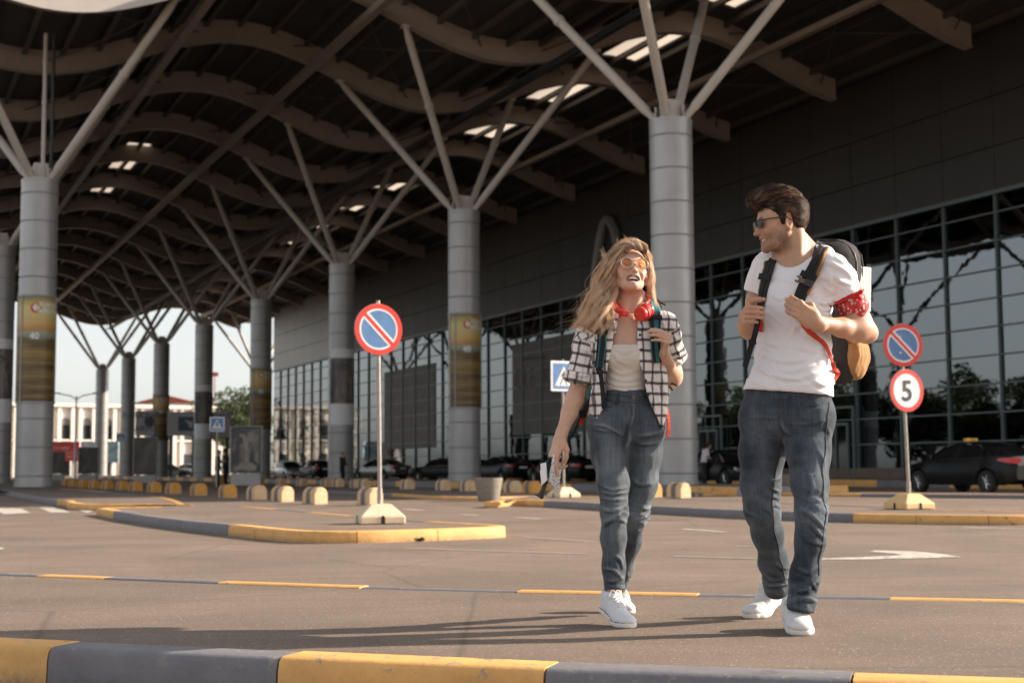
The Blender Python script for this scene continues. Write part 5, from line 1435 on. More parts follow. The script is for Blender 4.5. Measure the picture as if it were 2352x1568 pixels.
def plaid():
    N = NT('white shirt with dark checks'); at = N.n('Attribute'); at.attribute_name = 'weave'; sp = N.n('SeparateXYZ'); N.l(at.outputs['Vector'], sp.inputs[0])
    co = N.coord(); wob = N.noise(co, 22, 3, .5)
    def stripe(ax, per, wd, ph):
        x = N.math('ADD', sp.outputs[ax], N.math('MULTIPLY', N.math('SUBTRACT', wob, .5), .007)); x = N.math('FRACT', N.math('ADD', N.math('DIVIDE', x, per), ph)); x = N.math('ABSOLUTE', N.math('SUBTRACT', x, .5))
        return N.ramp(x, [(wd*.5-.02, 1), (wd*.5+.02, 0)]), N.ramp(N.math('ABSOLUTE', N.math('SUBTRACT', x, wd*.5+.055)), [(.008, 1), (.022, 0)])
    h1, h2 = stripe(1, .046, .25, .1); v1, v2 = stripe(0, .040, .22, .3)
    thr = N.noise(N.coord(sc=(1, 1, 1)), 380, 2, .5)
    a = (.80, .755, .72); ink = (.022, .014, .020)
    a = N.mix(N.math('MULTIPLY', v1, .80), a, ink); a = N.mix(N.math('MULTIPLY', h1, .86), a, ink)
    a = N.mix(N.math('MULTIPLY', N.math('MAXIMUM', h2, v2), .45), a, (.22, .10, .09))
    a = N.mix(1.0, a, N.ramp(thr, [(.3, .95), (.7, 1.04)]), 'MULTIPLY')
    N.col(a); N.set(Roughness=.9, Specular_IOR_Level=.15, Sheen_Weight=.15); N.bump(N.noise(co, 18, 4, .55), .006, .5); return N.m
M['plaid'] = plaid()
M['shoe'] = plain('white shoe leather', (.66, .65, .65), .5, var=.04, vs=25, bump=.001, bs=160); M['canvas'] = cotton('white shoe canvas', (.68, .68, .70), .0006, 40)
M['sole'] = plain('white rubber sole', (.70, .67, .63), .6, var=.07, vs=30); M['navyline'] = plain('dark sole stripe', (.02, .022, .035), .5); M['lace'] = plain('white laces', (.74, .73, .72), .8)
def hair_mat(name, root, tip, lite):
    N = NT(name); q = N.n('Attribute'); q.attribute_name = 'along'; t = q.outputs['Fac']; v = N.n('Attribute'); v.attribute_name = 'vary'
    a = N.mix(N.ramp(t, [(.04, 0), (.55, 1)]), root, tip); a = N.mix(N.ramp(v.outputs['Fac'], [(.45, 0), (.95, .9)]), a, lite); a = N.mix(N.ramp(v.outputs['Fac'], [(.0, .85), (.42, 0)]), a, root)
    N.col(a); N.set(Roughness=.55, Specular_IOR_Level=.28); return N.m
M['hair_m'] = hair_mat('dark brown hair', (.020, .010, .006), (.055, .027, .016), (.26, .135, .080))  # sunlit streaks of the top hair are put into the lightest strand tone
M['hair_w'] = hair_mat('blonde hair with darker roots', (.20, .105, .055), (.82, .545, .35), (.94, .76, .58))
M['teeth'] = plain('teeth enamel', (.86, .82, .76), .25, var=.03); M['mouth'] = plain('mouth inside', (.06, .012, .012), .6)
M['eye'] = plain('dark eye', (.05, .035, .03), .2)
def fabric(name, c, sc=220, rough=.85):
    N = NT(name); co = N.coord(); wv = N.n('TexChecker', i_Scale=sc); N.l(co, wv.inputs[0]); f = N.noise(co, 9, 5, .6); g = N.noise(co, 60, 3, .6)
    a = N.mix(N.ramp(f, [(.3, 0), (.7, 1)]), tuple(x*.75 for x in c), tuple(min(1, x*1.2) for x in c)); N.col(a); N.set(Roughness=rough, Specular_IOR_Level=.3)
    N.bump(N.math('ADD', N.math('MULTIPLY', wv.outputs['Fac'], .25), N.math('ADD', f, N.math('MULTIPLY', g, .4))), .006, .5); return N.m
M['pack_dark'] = fabric('charcoal pack fabric', (.030, .028, .027)); M['pack_tan'] = fabric('tan pack fabric', (.36, .19, .075)); M['webbing'] = fabric('black webbing', (.020, .020, .021), 320)
M['pack_teal'] = fabric('teal pack fabric', (.035, .165, .185)); M['strap_red'] = fabric('red webbing', (.58, .055, .03), 320); M['buckle'] = plain('brown plastic buckle', (.13, .075, .04), .4); M['buckle_k'] = plain('black plastic buckle', (.02, .02, .02), .35)
M['piping'] = fabric('orange brown piping', (.34, .17, .05), 420)
def bandana():
    N = NT('red bandana print'); co = N.coord(); v = N.n('TexVoronoi', i_Scale=62.0, i_Randomness=.7); N.l(co, v.inputs['Vector']); d = v.outputs['Distance']
    v2 = N.n('TexVoronoi', i_Scale=190.0); N.l(co, v2.inputs['Vector'])
    a = N.mix(N.ramp(d, [(.30, 1), (.34, 0)]), (.50, .022, .03), (.70, .62, .58)); a = N.mix(N.ramp(d, [(.14, 1), (.18, 0)]), a, (.06, .03, .04))
    a = N.mix(N.ramp(v2.outputs['Distance'], [(.16, .8), (.22, 0)]), a, (.68, .58, .55)); N.col(a); N.set(Roughness=.8); N.bump(N.noise(co, 60, 4, .6), .004, .5); return N.m
M['bandana'] = bandana(); M['bandana_red'] = cotton('red cotton knot', (.52, .022, .025), .002, 30)
def map_mat():
    N = NT('city map print'); co = N.coord(); v = N.n('TexVoronoi', i_Scale=28.0); v.feature = 'DISTANCE_TO_EDGE'; N.l(co, v.inputs['Vector']); v2 = N.n('TexVoronoi', i_Scale=75.0); v2.feature = 'DISTANCE_TO_EDGE'; N.l(co, v2.inputs['Vector'])
    f = N.noise(co, 14, 3, .5); a = N.ramp(f, [(.38, (.36, .55, .62)), (.47, (.70, .58, .50)), (.6, (.72, .55, .47)), (.68, (.40, .60, .33))])
    a = N.mix(N.ramp(v2.outputs['Distance'], [(.03, .6), (.09, 0)]), a, (.45, .22, .20)); a = N.mix(N.ramp(v.outputs['Distance'], [(.02, .9), (.06, 0)]), a, (.80, .76, .70)); N.col(a); N.set(Roughness=.6); return N.m
M['map'] = map_mat()
M['hp_red'] = plain('red headphone plastic', (.62, .035, .022), .30, var=.05); M['hp_pad'] = plain('red padded leather', (.50, .028, .02), .55)
M['paper'] = plain('white paper', (.80, .80, .80), .6, var=.03); M['green_cover'] = plain('dark green cover', (.015, .032, .030), .45); M['dark_leather'] = plain('dark brown leather', (.04, .028, .024), .4)
def dots():
    N = NT('speckled notebook cover'); co = N.coord(); v = N.n('TexVoronoi', i_Scale=115.0); N.l(co, v.inputs['Vector']); N.col(N.mix(N.ramp(v.outputs['Distance'], [(.30, 1), (.36, 0)]), (.74, .72, .69), (.04, .04, .045))); N.set(Roughness=.5); return N.m
M['dots'] = dots()
M['frame_dark'] = plain('dark glasses frame', (.03, .022, .018), .3, var=.1); M['lens_dark'] = plain('dark lens', (.012, .010, .010), .15, spec=.12)
def tinted(name, c, alpha, rough=.05):
    N = NT(name); t = N.n('BsdfTransparent'); t.inputs[0].default_value = tuple(c)+(1,); g = N.n('BsdfGlossy'); g.inputs['Roughness'].default_value = rough; d = N.n('BsdfDiffuse'); d.inputs[0].default_value = tuple(x*.8 for x in c)+(1,)
    m1 = N.n('MixShader'); m1.inputs[0].default_value = alpha; N.l(t.outputs[0], m1.inputs[1]); N.l(d.outputs[0], m1.inputs[2])
    fr = N.n('LayerWeight', i_Blend=.25); m2 = N.n('MixShader'); N.l(N.math('MULTIPLY', fr.outputs['Fresnel'], .7), m2.inputs[0]); N.l(m1.outputs[0], m2.inputs[1]); N.l(g.outputs[0], m2.inputs[2]); N.l(m2.outputs[0], N.t.nodes['Material Output'].inputs[0]); return N.m
M['lens_amber'] = tinted('amber tinted lens', (.95, .60, .32), .20); M['frame_clear'] = tinted('clear acetate frame', (.86, .74, .68), .55, .15)
# ------------------------------------------------------------------ shoes (shared)
def shoe_parts(fr, parent, L=.285, kind='leather', bend=0.0, side=1):
    k = L/.285
    up = Sdf(); sc = lambda *p: tuple(q*k for q in p)
    for c, r in (((0, .045, .055), (.036, .046, .050)), ((0, .105, .052), (.0385, .060, .046)), ((side*.004, .165, .042), (.044, .055, .036)), ((side*.003, .222, .030), (.044, .058, .027))): up.ell(sc(*c), sc(*r), k=.03)
    up.ell(sc(0, .052, .092), sc(.037, .052, .030), k=.02)
    up.ell(sc(0, .040, .135), sc(.029, .042, .05), k=.01, kind='s')
    up.box(sc(0, .13, -.03), sc(.2, .3, .045), k=.006, kind='s', r=.001)
    if kind == 'leather': up.ell(sc(side*.002, .236, .030), sc(.0425, .045, .0255), k=.003)
    V1, F1 = up.mesh(.0036)
    so = Sdf(); a = [(0, .034), (side*.001, .10), (side*.004, .17), (side*.005, .215), (side*.002, .245)]; w_ = [.036, .0345, .043, .0465, .040]
    for (x0, y0), (x1, y1), w0, w1 in zip(a[:-1], a[1:], w_[:-1], w_[1:]): so.ecap(sc(x0, y0, .014), sc(x1, y1, .014), sc(w0, .030), sc(w1, .030), (1, 0, 0), k=.01)
    so.func(lambda X, Y, Z: np.maximum(-Z, Z-.030*k)+0*X+0*Y, A(-.1, -.1, -.05), A(.1, .4, .08), .006, 'i')
    V2, F2 = so.mesh(.0036 if kind != 'canvas' else .0024)
    def defm(P):
        P = np.array(P, float); yb = .195*k
        if bend:
            d = np.maximum(yb-P[:, 1], 0); th = bend*np.clip(d/(.06*k), 0, 1)**.8
            c, s = np.cos(th), np.sin(th); y = P[:, 1]-yb; z = P[:, 2]
            P = np.stack([P[:, 0], np.where(d > 0, yb+y*c+z*s, P[:, 1]), np.where(d > 0, -y*s+z*c, P[:, 2])], 1)
        return fr.o+P@fr.R.T*fr.s
    o = skin_obj('shoe', defm(V1), F1, M['canvas'] if kind == 'canvas' else M['shoe'], parent)
    mi = np.zeros(len(F2), int)
    if kind == 'canvas':
        zc = V2[F2].mean(1)[:, 2]; nz = normals(V2, F2)[F2].mean(1)[:, 2]; mi = ((zc > .0215*k) & (zc < .0262*k) & (np.abs(nz) < .85)).astype(int)
    s2 = skin_obj('sole', defm(V2), F2, [M['sole'], M['navyline']], o, mi=mi, origin=np.array(parent.location))
    # laces and tongue lie on the instep
    def top(x, y):
        Z = np.linspace(.14*k, .02*k, 130); P = np.stack([np.full(130, x), np.full(130, y), Z], 1); d = up.at(P); i = int(np.argmax(d < 0)) if (d < 0).any() else 100
        return Z[i]
    m = MB(); ys = np.linspace(.095, .172, 6)*k
    for i, y in enumerate(ys):
        for sx in (-1, 1):
            w0 = (.021-.001*i)*k; pts = []
            for t in np.linspace(0, 1, 7):
                x = sx*w0*(1-2*t); yy = y+(.013*k*t if i < 5 else 0); pts.append((x, yy, top(x, yy)+.0025))
            m.tube(defm(pts), .0028*k, 6)
    if kind == 'canvas' or True:
        for sx in (-1, 1):
            lp = [(0, .092*k, top(0, .092*k)+.004), (sx*.016*k, .085*k, top(sx*.016*k, .085*k)+.012), (sx*.034*k, .095*k, top(sx*.03*k, .095*k)+.006), (sx*.022*k, .104*k, top(sx*.022*k, .104*k)+.006), (0, .094*k, top(0, .094*k)+.005)]
            m.tube(defm(spline(lp, 14)), .0026*k, 6)
    local_mb(m, parent); obj('laces', m, M['lace'], o, smooth=True)
    return o
def frame_from(along, upv):        # x lateral, y along, z up
    y = unit(along); x = unit(np.cross(y, upv)); z = np.cross(x, y); return np.stack([x, y, z], 1)
def hand_frame(wrist, along, across, mirror=False, s=1.0):
    y = unit(along); x = np.array(across, float); x = unit(x-y*(x@y)); z = np.cross(x, y)*(-1 if mirror else 1)
    return Fr(wrist, np.stack([x, y, z], 1), s)
def leg_folds(V_, N_, knees, hems, amp=1.0, seed=0.0):
    d = np.zeros(len(V_))
    for c, rz, am in knees:
        m = np.exp(-((V_[:, 2]-c[2])/rz)**2)*np.exp(-(((V_[:, 0]-c[0])/.16)**2)); q = V_-np.array(c)
        w_ = vnoise(V_*9+seed)*.35
        d += am*m*ridged(np.stack([q[:, 0]*8+q[:, 2]*6, q[:, 1]*8, q[:, 2]*27+q[:, 0]*10+w_*3], 1)+seed, 2)
    for c, rz, am in hems:
        q = V_-np.array(c); m = sstep(rz, 0, np.abs(q[:, 2]))*np.exp(-((q[:, 0]/.13)**2+(q[:, 1]/.16)**2))
        d += am*m*ridged(np.stack([q[:, 0]*10, q[:, 1]*10, q[:, 2]*38+q[:, 0]*14], 1)+seed+3, 2)
    d += .0018*ridged(V_*np.array([9, 9, 16])+seed, 2)+.0012*fbm(V_*30+seed, 2)
    return d*amp*.55

# ------------------------------------------------------------------ the man
YM = 5.93
def JM(x, y, d=0.0): return PT(x, y, YM+d)
PXM = FPX/YM
gm = G(1838, 1450)
man = thing('person', 'man in a white t-shirt and dark jeans, sunglasses, looking at the woman, gripping pack straps', 'person', (gm[0], gm[1], 0))
TYAW = R(-35); ct, st_ = math.cos(TYAW), math.sin(TYAW)
Lm = A(ct, st_, 0); Fm = A(st_, -ct, 0)
def stn(y, xl, xr, b, n=2.3, dy=0.0, yaw=TYAW, J=JM, pxm=PXM):
    w_ = (xr-xl)/2/pxm; c, s = math.cos(yaw), math.sin(yaw); a = math.sqrt(max(w_*w_-(b*s)**2, .0004))/c; p = J((xl+xr)/2, y, dy)
    return (p[2], p[0], p[1], a, b, n, yaw)
tee_st = [stn(604, 1772, 1894, .075), stn(622, 1760, 1908, .092), stn(645, 1752, 1920, .108), stn(690, 1748, 1920, .126), stn(735, 1747, 1909, .127), stn(781, 1744, 1902, .119),
          stn(820, 1740, 1904, .118), stn(860, 1727, 1903, .122), stn(895, 1713, 1904, .126), stn(930, 1709, 1905, .128)]
shR, shL = JM(1759, 628, .11), JM(1913, 626, -.11)
elL, wrL = JM(1991, 764, -.03), JM(1870, 739, -.235)
elR, wrR = JM(1724, 757, .17), JM(1713, 727, -.055)
nk0, nk1 = JM(1813, 538, -.005), JM(1826, 606, .012)
hdm = Fr(JM(1790, 511, -.01), rot('z', R(-83))@rot('x', R(8))@rot('y', R(-2)), .955)
# skin: head, neck, arms, hands and the trunk hidden by the clothes
S = Sdf()
S.loft([(z, x, y, a-.02, b-.02, n, q) for z, x, y, a, b, n, q in tee_st], k=.02)
S.chain([nk0, nk1], [.0575, .068], k=.03)
S.chain([JM(1842, 548, .04), JM(1874, 592, .02)], [.026, .042], k=.05); S.chain([JM(1800, 560, .05), JM(1785, 598, .07)], [.03, .042], k=.05)
S.seg(JM(1836, 533, -.035), JM(1836, 602, -.072), .014, .012, k=.035)
S.ell(JM(1783, 566, -.02), (.013, .015, .013), k=.02)
for sh in (shR, shL): S.seg(JM(1825, 610, .02), sh, .06, .052, k=.03)
dL = unit(elL-shL); fL = unit(wrL-elL); dR = unit(elR-shR); fR = unit(wrR-elR)
S.chain([shL, shL+dL*.12, elL-dL*.06, elL], [.050, .0480, .0440, .0395], k=.02); S.ell(shL+dL*.17+A(.004, -.014, 0), (.041, .041, .075), k=.04)
S.chain([elL, elL+fL*.07, elL+fL*.16, wrL-fL*.01], [.041, .0455, .037, .0265], k=.025); S.ell(elL+A(.016, .012, -.004), (.022, .022, .022), k=.02)
S.ell(elL+fL*.06+A(0, -.012, .012), (.05, .03, .03), k=.04)
S.chain([shR, shR+dR*.12, elR], [.050, .050, .041], k=.02); S.chain([elR, elR+fR*.08, wrR], [.042, .044, .028], k=.025)
hL = hand_frame(wrL-fL*.005, (-.80, -.12, .58), (.52, -.05, .85), False, 1.0)
hR = hand_frame(wrR, (-.10, -.92, -.02), (.05, -.1, .99), True, 1.0)
hand(S, hL, [(.55, 1.55, .9), (.60, 1.55, .9), (.62, 1.50, .9), (.60, 1.4, .9)], thumb=((.45, .80, -.30), (-.35, .75, -.60)))
hand(S, hR, [(1.05, 1.25, .6), (1.1, 1.25, .6), (1.12, 1.25, .6), (1.1, 1.2, .6)], thumb=((.75, .55, -.35), (.15, .70, -.75)))
mo = head(S, hdm, True, smile=1.35, mouth_open=.30)
for a, b in ((JM(1765, 930, .05), JM(1745, 1165, .12)), (JM(1858, 930, -.04), JM(1862, 1175, -.12))): S.seg(a, b, .07, .045, k=.03)
S.seg(JM(1745, 1165, .12), JM(1785, 1350, .42), .045, .035, k=.02); S.seg(JM(1862, 1175, -.12), JM(1842, 1400, -.12), .045, .035, k=.02)
Vb, Fb = S.mesh(.0034)
def face_attrs(V_, fr, mo, male):
    L_ = fr.inv(V_); near = (np.abs(L_[:, 0]) < .1) & (np.abs(L_[:, 2]) < .17) & (np.abs(L_[:, 1]) < .14); z = np.zeros(len(V_)); lip, brow, stub, flush = z.copy(), z.copy(), z.copy(), z.copy()
    P = L_[near]
    du, dn_ = poly_dist(P, mo['up'][1:-1]), poly_dist(P, mo['dn'][1:-1]); lip[near] = np.maximum(sstep(.0060, .0040, du), sstep(.0068, .0046, dn_))*(P[:, 1] < -.05)
    b = np.full(len(P), 9.0)
    for sx in (-1, 1): b = np.minimum(b, poly_dist(P, np.array([(sx*.012, -.092, .0175), (sx*.030, -.086, .0245), (sx*.049, -.070, .0185)])))
    brow[near] = sstep(.0085 if male else .0065, .004, b)*(.9 if male else .75)
    if male:
        jaw = sstep(-.022, -.066, P[:, 2]+.15*np.maximum(P[:, 1]+.02, 0)*-1)*sstep(.035, .0, P[:, 1])*sstep(-.150, -.118, P[:, 2]); mus = np.exp(-((P[:, 2]+.050)/.010)**2)*(np.abs(P[:, 0]) < .03)*(P[:, 1] < -.07)
        n_ = fbm(P*160, 2); stub[near] = np.clip(np.maximum(jaw*.66, mus*.6)*(1+.35*n_), 0, .8)*(1-lip[near])
    flush[near] = np.clip(np.exp(-(((np.abs(P[:, 0])-.040)/.018)**2+((P[:, 2]+.028)/.018)**2))*(P[:, 1] < -.03)*.8+np.exp(-((P[:, 0]/.012)**2+((P[:, 2]+.034)/.010)**2))*(P[:, 1] < -.09)*.7+(np.abs(P[:, 0]) > .074)*(P[:, 1] > -.01)*.7, 0, 1)
    return {'lip': ('FLOAT', lip), 'brow': ('FLOAT', brow), 'stubble': ('FLOAT', stub), 'flush': ('FLOAT', flush)}
skin_obj('body', Vb, Fb, M['skin_m'], man, face_attrs(Vb, hdm, mo, True))
def teeth(fr, mo, parent, openm, person_loc):
    T = Sdf(); s = fr.s; cz = mo['cz']
    pts = [(a*mo['mw']*.80, -.0870+.016*abs(a)**1.7, cz+.0020+.0025*openm-.002*a*a+.002*abs(a)) for a in np.linspace(-1, 1, 9)]
    for a, b in zip(pts[:-1], pts[1:]): T.ecap(fr(*a), fr(*b), (.0080*s, .0028*s), (.0080*s, .0028*s), fr.R[:, 2], k=.0015)
    if openm > .6:
        pts = [(a*mo['mw']*.60, -.0835+.014*abs(a)**1.7, cz-.0125+.004*a*a) for a in np.linspace(-1, 1, 7)]
        for a, b in zip(pts[:-1], pts[1:]): T.ecap(fr(*a), fr(*b), (.0028*s, .0024*s), (.0028*s, .0024*s), fr.R[:, 2], k=.0015)
    v, f = T.mesh(.0014); skin_obj('teeth', v, f, M['teeth'], parent)
    D = Sdf(); D.ell(fr(0, -.062, cz-.002), (.024*s, .014*s, .016*s), fr.R); v, f = D.mesh(.003); skin_obj('mouth_inside', v, f, M['mouth'], parent)
teeth(hdm, mo, man, .35, gm)
# T-shirt
T = Sdf()
T.loft(tee_st, k=.02)
for sh, d, ln, r0, r1 in ((shR, dR, .085, .064, .070), (shL, dL, .098, .063, .0685)):
    T.seg(JM(1825, 618, .02), sh, .066, .062, k=.03); T.chain([sh-d*.02, sh+d*.05, sh+d*ln], [.062, r0, r1], k=.035)
    cut = sh+d*(ln+.004)
    T.func((lambda d, c: lambda X, Y, Z: -((X-c[0])*d[0]+(Y-c[1])*d[1]+(Z-c[2])*d[2])+np.maximum(0, (np.sqrt((X-c[0])**2+(Y-c[1])**2+(Z-c[2])**2)-.10))*3)(d, cut), cut-.16, cut+.16, .006, 's')
    T.seg(sh+d*(ln-.03), sh+d*(ln+.2), .054, .058, k=.006, kind='s')
T.chain([JM(1852, 578, .045), JM(1890, 592, .0)], [.036, .05], k=.05); T.chain([JM(1795, 582, .075), JM(1772, 606, .09)], [.036, .05], k=.04)
ncen = JM(1822, 588, -.045); T.ell(ncen+A(0, 0, .012), (.078, .098, .050), rot('z', TYAW)@rot('x', R(26)), k=.012, kind='s'); T.seg(nk0, JM(1826, 596, .02), .062, .072, k=.008, kind='s')
hem0, hem1 = JM(1711, 893), JM(1914, 914); hn = unit(np.cross(hem1-hem0, A(0.05, 1, .0))); hn = hn if hn[2] < 0 else -hn
T.func(lambda X, Y, Z: -((X-hem0[0])*hn[0]+(Y-hem0[1])*hn[1]+(Z-hem0[2])*hn[2])+0*X, A(.3, 5.3, .8), A(2, 6.7, 1.25), .004, 's')
T.loft([(z, x, y, a-.013, b-.013, n, q) for z, x, y, a, b, n, q in tee_st if z < 1.12], k=.004, kind='s')
Vt, Ft = T.mesh(.0052)
Nt = normals(Vt, Ft); q = Vt-np.array(JM(1830, 800))
u_ = q@Lm; v_ = q@Fm; zz = q[:, 2]
low = sstep(.12, -.10, zz); wv = vnoise(Vt*7)*.6
dsp = (.0034+.0062*low)*ridged(np.stack([u_*4.2+zz*2.2, v_*4.2, zz*17+u_*5+wv*2.0], 1), 2)
arm = unit(shL-JM(1830, 800)); pit = JM(1916, 712, -.10); r_ = np.linalg.norm(Vt-pit, axis=1); ang = np.arctan2((Vt-pit)[:, 2], (Vt-pit)@Lm)
dsp += .0062*np.exp(-(r_/.12)**2)*np.sin(ang*8+r_*25)*sstep(.0, .035, r_)
grip = JM(1838, 735, -.2); r2_ = np.linalg.norm(Vt-grip, axis=1); a2_ = np.arctan2((Vt-grip)[:, 2], (Vt-grip)@Lm); dsp += .0050*np.exp(-(r2_/.16)**2)*np.sin(a2_*7+1+r2_*12)*sstep(.01, .06, r2_)*sstep(.1, -.02, (Vt-grip)[:, 2])
zt_ = zpx(1636.5, 390.5, 2.8146)
dsp += creases(Vt, Nt, [(zt_((800, 835), (740, 855), (660, 865)), .008, 6), (zt_((800, 880), (730, 905), (640, 935)), .007, 6), (zt_((775, 795), (715, 745), (640, 735)), .006, 6), (zt_((760, 770), (770, 700), (740, 640)), .006, 6),
    (zt_((320, 1190), (450, 1240), (600, 1225), (740, 1160)), .008, 6), (zt_((290, 1280), (420, 1335), (560, 1350), (730, 1290)), .009, 6), (zt_((420, 1285), (520, 1305), (650, 1250)), .007, 5), (zt_((545, 970), (520, 1050), (470, 1120)), .006, 6), (zt_((560, 1000), (610, 1060), (690, 1100)), .006, 6),
    (zt_((240, 1395), (340, 1415), (460, 1410)), .006, 6), (zt_((640, 1365), (700, 1390), (770, 1370)), .007, 6), (zt_((730, 590), (850, 645), (915, 700)), .007, 7), (zt_((800, 570), (890, 640), (930, 690)), .005, 5), (zt_((770, 660), (830, 720), (900, 740)), .006, 5),
    (zt_((380, 800), (440, 830), (500, 815)), .004, 6), (zt_((340, 1000), (370, 1060), (350, 1140)), .005, 6), (zt_((700, 1000), (680, 1060), (700, 1130)), .005, 6), (zt_((280, 620), (265, 680), (260, 740)), .005, 5), (zt_((310, 640), (290, 700), (285, 750)), .005, 5), (zt_((540, 1140), (640, 1165), (730, 1135)), .006, 6), (zt_((330, 1100), (420, 1135), (500, 1130)), .005, 6)])
edge = np.abs((Vt-hem0)@hn); dsp *= sstep(-.0, .03, edge)*.8+.2
dsp += .0016*np.exp(-((edge-.022)/.004)**2)*-1
Vt = Vt+Nt*dsp[:, None]
skin_obj('t_shirt', Vt, Ft, M['tee'], man)
# jeans
Jn = Sdf()
Jn.loft([stn(880, 1718, 1896, .108, 2.4), stn(920, 1719, 1898, .112, 2.4), stn(950, 1713, 1900, .114, 2.4), stn(985, 1722, 1892, .10, 2.4), stn(1010, 1750, 1870, .07, 2.2)], k=.05, capk=.03)
rl = [JM(1757, 960, .05), JM(1750, 1040, .075), JM(1747, 1110, .10), JM(1750, 1172, .12), JM(1763, 1225, .20), JM(1777, 1290, .31), JM(1785, 1353, .40)]
rr = [.098, .0875, .076, .0645, .0585, .0560, .0535]
ll = [JM(1860, 960, -.045), JM(1857, 1040, -.08), JM(1860, 1110, -.115), JM(1864, 1175, -.14), JM(1861, 1240, -.125), JM(1849, 1320, -.12), JM(1841, 1396, -.12)]
lr = [.095, .080, .067, .0555, .0525, .0520, .0545]
Jn.chain(rl, rr, k=.045); Jn.chain(ll, lr, k=.045); Jn.ell(JM(1884, 965, .09), (.050, .07, .08), k=.05)
for pth, ra in ((rl, rr), (ll, lr)):      # open hems
    d = unit(pth[-1]-pth[-2]); e = pth[-1]+d*.012
    Jn.func((lambda d, c: lambda X, Y, Z: -((X-c[0])*d[0]+(Y-c[1])*d[1]+(Z-c[2])*d[2])+0*X)(d, e), e-.11, e+.11, .004, 's')
    Jn.seg(e-d*.05, e+d*.05, ra[-1]-.012, k=.004, kind='s')
Vj, Fj = Jn.mesh(.0056); Nj = normals(Vj, Fj)
dj = leg_folds(Vj, Nj, [(rl[3]+A(0.03, 0, .03), .085, .0055), (ll[3]+A(0, 0, -.02), .075, .006), (JM(1800, 985), .05, .004)], [(rl[-1]+A(0, 0, .03), .16, .0085), (ll[-1]+A(0, 0, .04), .17, .010)], 1.0, 1.3)
zj_ = zpx(1636.5, 861.3, 2.4817)
cj = creases(Vj, Nj, [(zj_((505, 755), (560, 790), (645, 875)), .008, 5), (zj_((552, 555), (572, 640), (556, 720)), .005, 5), (zj_((575, 850), (600, 890), (640, 925)), .007, 5), (zj_((505, 690), (580, 715), (640, 700)), .004, 5),
    (zj_((480, 1230), (540, 1215), (600, 1165)), .008, 5), (zj_((445, 1290), (520, 1270), (592, 1285)), .009, 5), (zj_((560, 1170), (585, 1205), (600, 1230)), .006, 4), (zj_((480, 1090), (540, 1120), (600, 1085)), .004, 5), (zj_((540, 930), (600, 960), (640, 950)), .004, 5),
    (zj_((330, 600), (360, 590), (382, 580)), .007, 4), (zj_((335, 640), (360, 655), (380, 660)), .008, 4), (zj_((335, 690), (360, 695), (380, 705)), .008, 4), (zj_((345, 740), (365, 742), (385, 750)), .007, 4), (zj_((300, 755), (330, 775), (345, 800)), .006, 4),
    (zj_((290, 1125), (350, 1160), (430, 1150)), .008, 5), (zj_((300, 1185), (370, 1190), (430, 1180)), .007, 5), (zj_((360, 1060), (390, 1090), (430, 1100)), .005, 5), (zj_((170, 700), (200, 770), (260, 800)), .005, 5), (zj_((180, 240), (280, 235), (370, 240)), .003, 4), (zj_((430, 270), (540, 275), (640, 255)), .003, 4),
    (zj_((395, 250), (410, 300), (440, 330)), .006, 5), (zj_((640, 180), (600, 190), (540, 200)), .003, 4), (zj_((650, 290), (668, 340), (655, 400)), .006, 5), (zj_((600, 420), (635, 480), (640, 560)), .004, 6)])
dj = dj+.75*cj; Vj = Vj+Nj*dj[:, None]
def fade_attr(V_, d, knees, thighs, amp=.5):
    f = .12+np.clip(d*65, -.25, .45)
    for c, r, a in thighs: q = (V_-np.array(c))/np.array(r); f += a*np.exp(-(q**2).sum(1))
    return np.clip(f, 0, 1)
fj = fade_attr(Vj, dj, None, [(rl[1]+A(0, -.09, 0), (.05, .08, .15), .34), (ll[1]+A(.01, -.09, -.03), (.05, .08, .17), .42), (rl[3]+A(0, -.06, 0), (.06, .06, .1), .2), (ll[3]+A(0, -.06, .0), (.06, .06, .1), .25)])
# seams: outer left side seam, inseam of the trailing leg, fly
def tube_on(Sd, px, y0, y1, rad, mat, name, parent, off=.0015, n=40, host=None, snap=None):
    P = spline(np.array([Sd.hit(x, y, y0, y1, off) for x, y in px]), n); m = MB()
    if snap is not None:           # settle on the creased cloth
        P = np.array([snap[0][i]+snap[1][i]*off for i in (np.argmin(((snap[0]-p)**2).sum(1)) for p in P)]); P[1:-1] = (P[:-2]+2*P[1:-1]+P[2:])/4; m.tube(P, rad, 6); local_mb(m, man if host is None else host); return obj(name, m, mat, parent, smooth=True)
jo = skin_obj('jeans', Vj, Fj, M['denim_m'], man, {'fade': ('FLOAT', fj), 'seam': ('FLOAT', np.zeros(len(Vj))), 'edge': ('FLOAT', sstep(.012, .004, np.minimum(np.abs((Vj-rl[-1]-unit(rl[-1]-rl[-2])*.012)@unit(rl[-1]-rl[-2])), np.abs((Vj-ll[-1]-unit(ll[-1]-ll[-2])*.012)@unit(ll[-1]-ll[-2])))) )})
M['thread'] = plain('denim seam thread', (.060, .056, .056), .9)
tube_on(Jn, [(1800, 990), (1790, 1030), (1780, 1090), (1772, 1150), (1776, 1200), (1788, 1260), (1799, 1310), (1804, 1345)], 5.5, 6.6, .0022, M['thread'], 'inseam', jo, .0015, 60, None, (Vj, Nj))
tube_on(Jn, [(1903, 925), (1900, 960), (1896, 1010), (1889, 1080), (1891, 1150), (1893, 1200), (1887, 1260), (1880, 1320)], 5.5, 6.6, .0020, M['thread'], 'side_seam', jo, .0012, 60, None, (Vj, Nj))
tube_on(Jn, [(1794, 922), (1797, 945), (1803, 972)], 5.5, 6.6, .0020, M['thread'], 'fly_seam', jo, .0012, 30, None, (Vj, Nj))
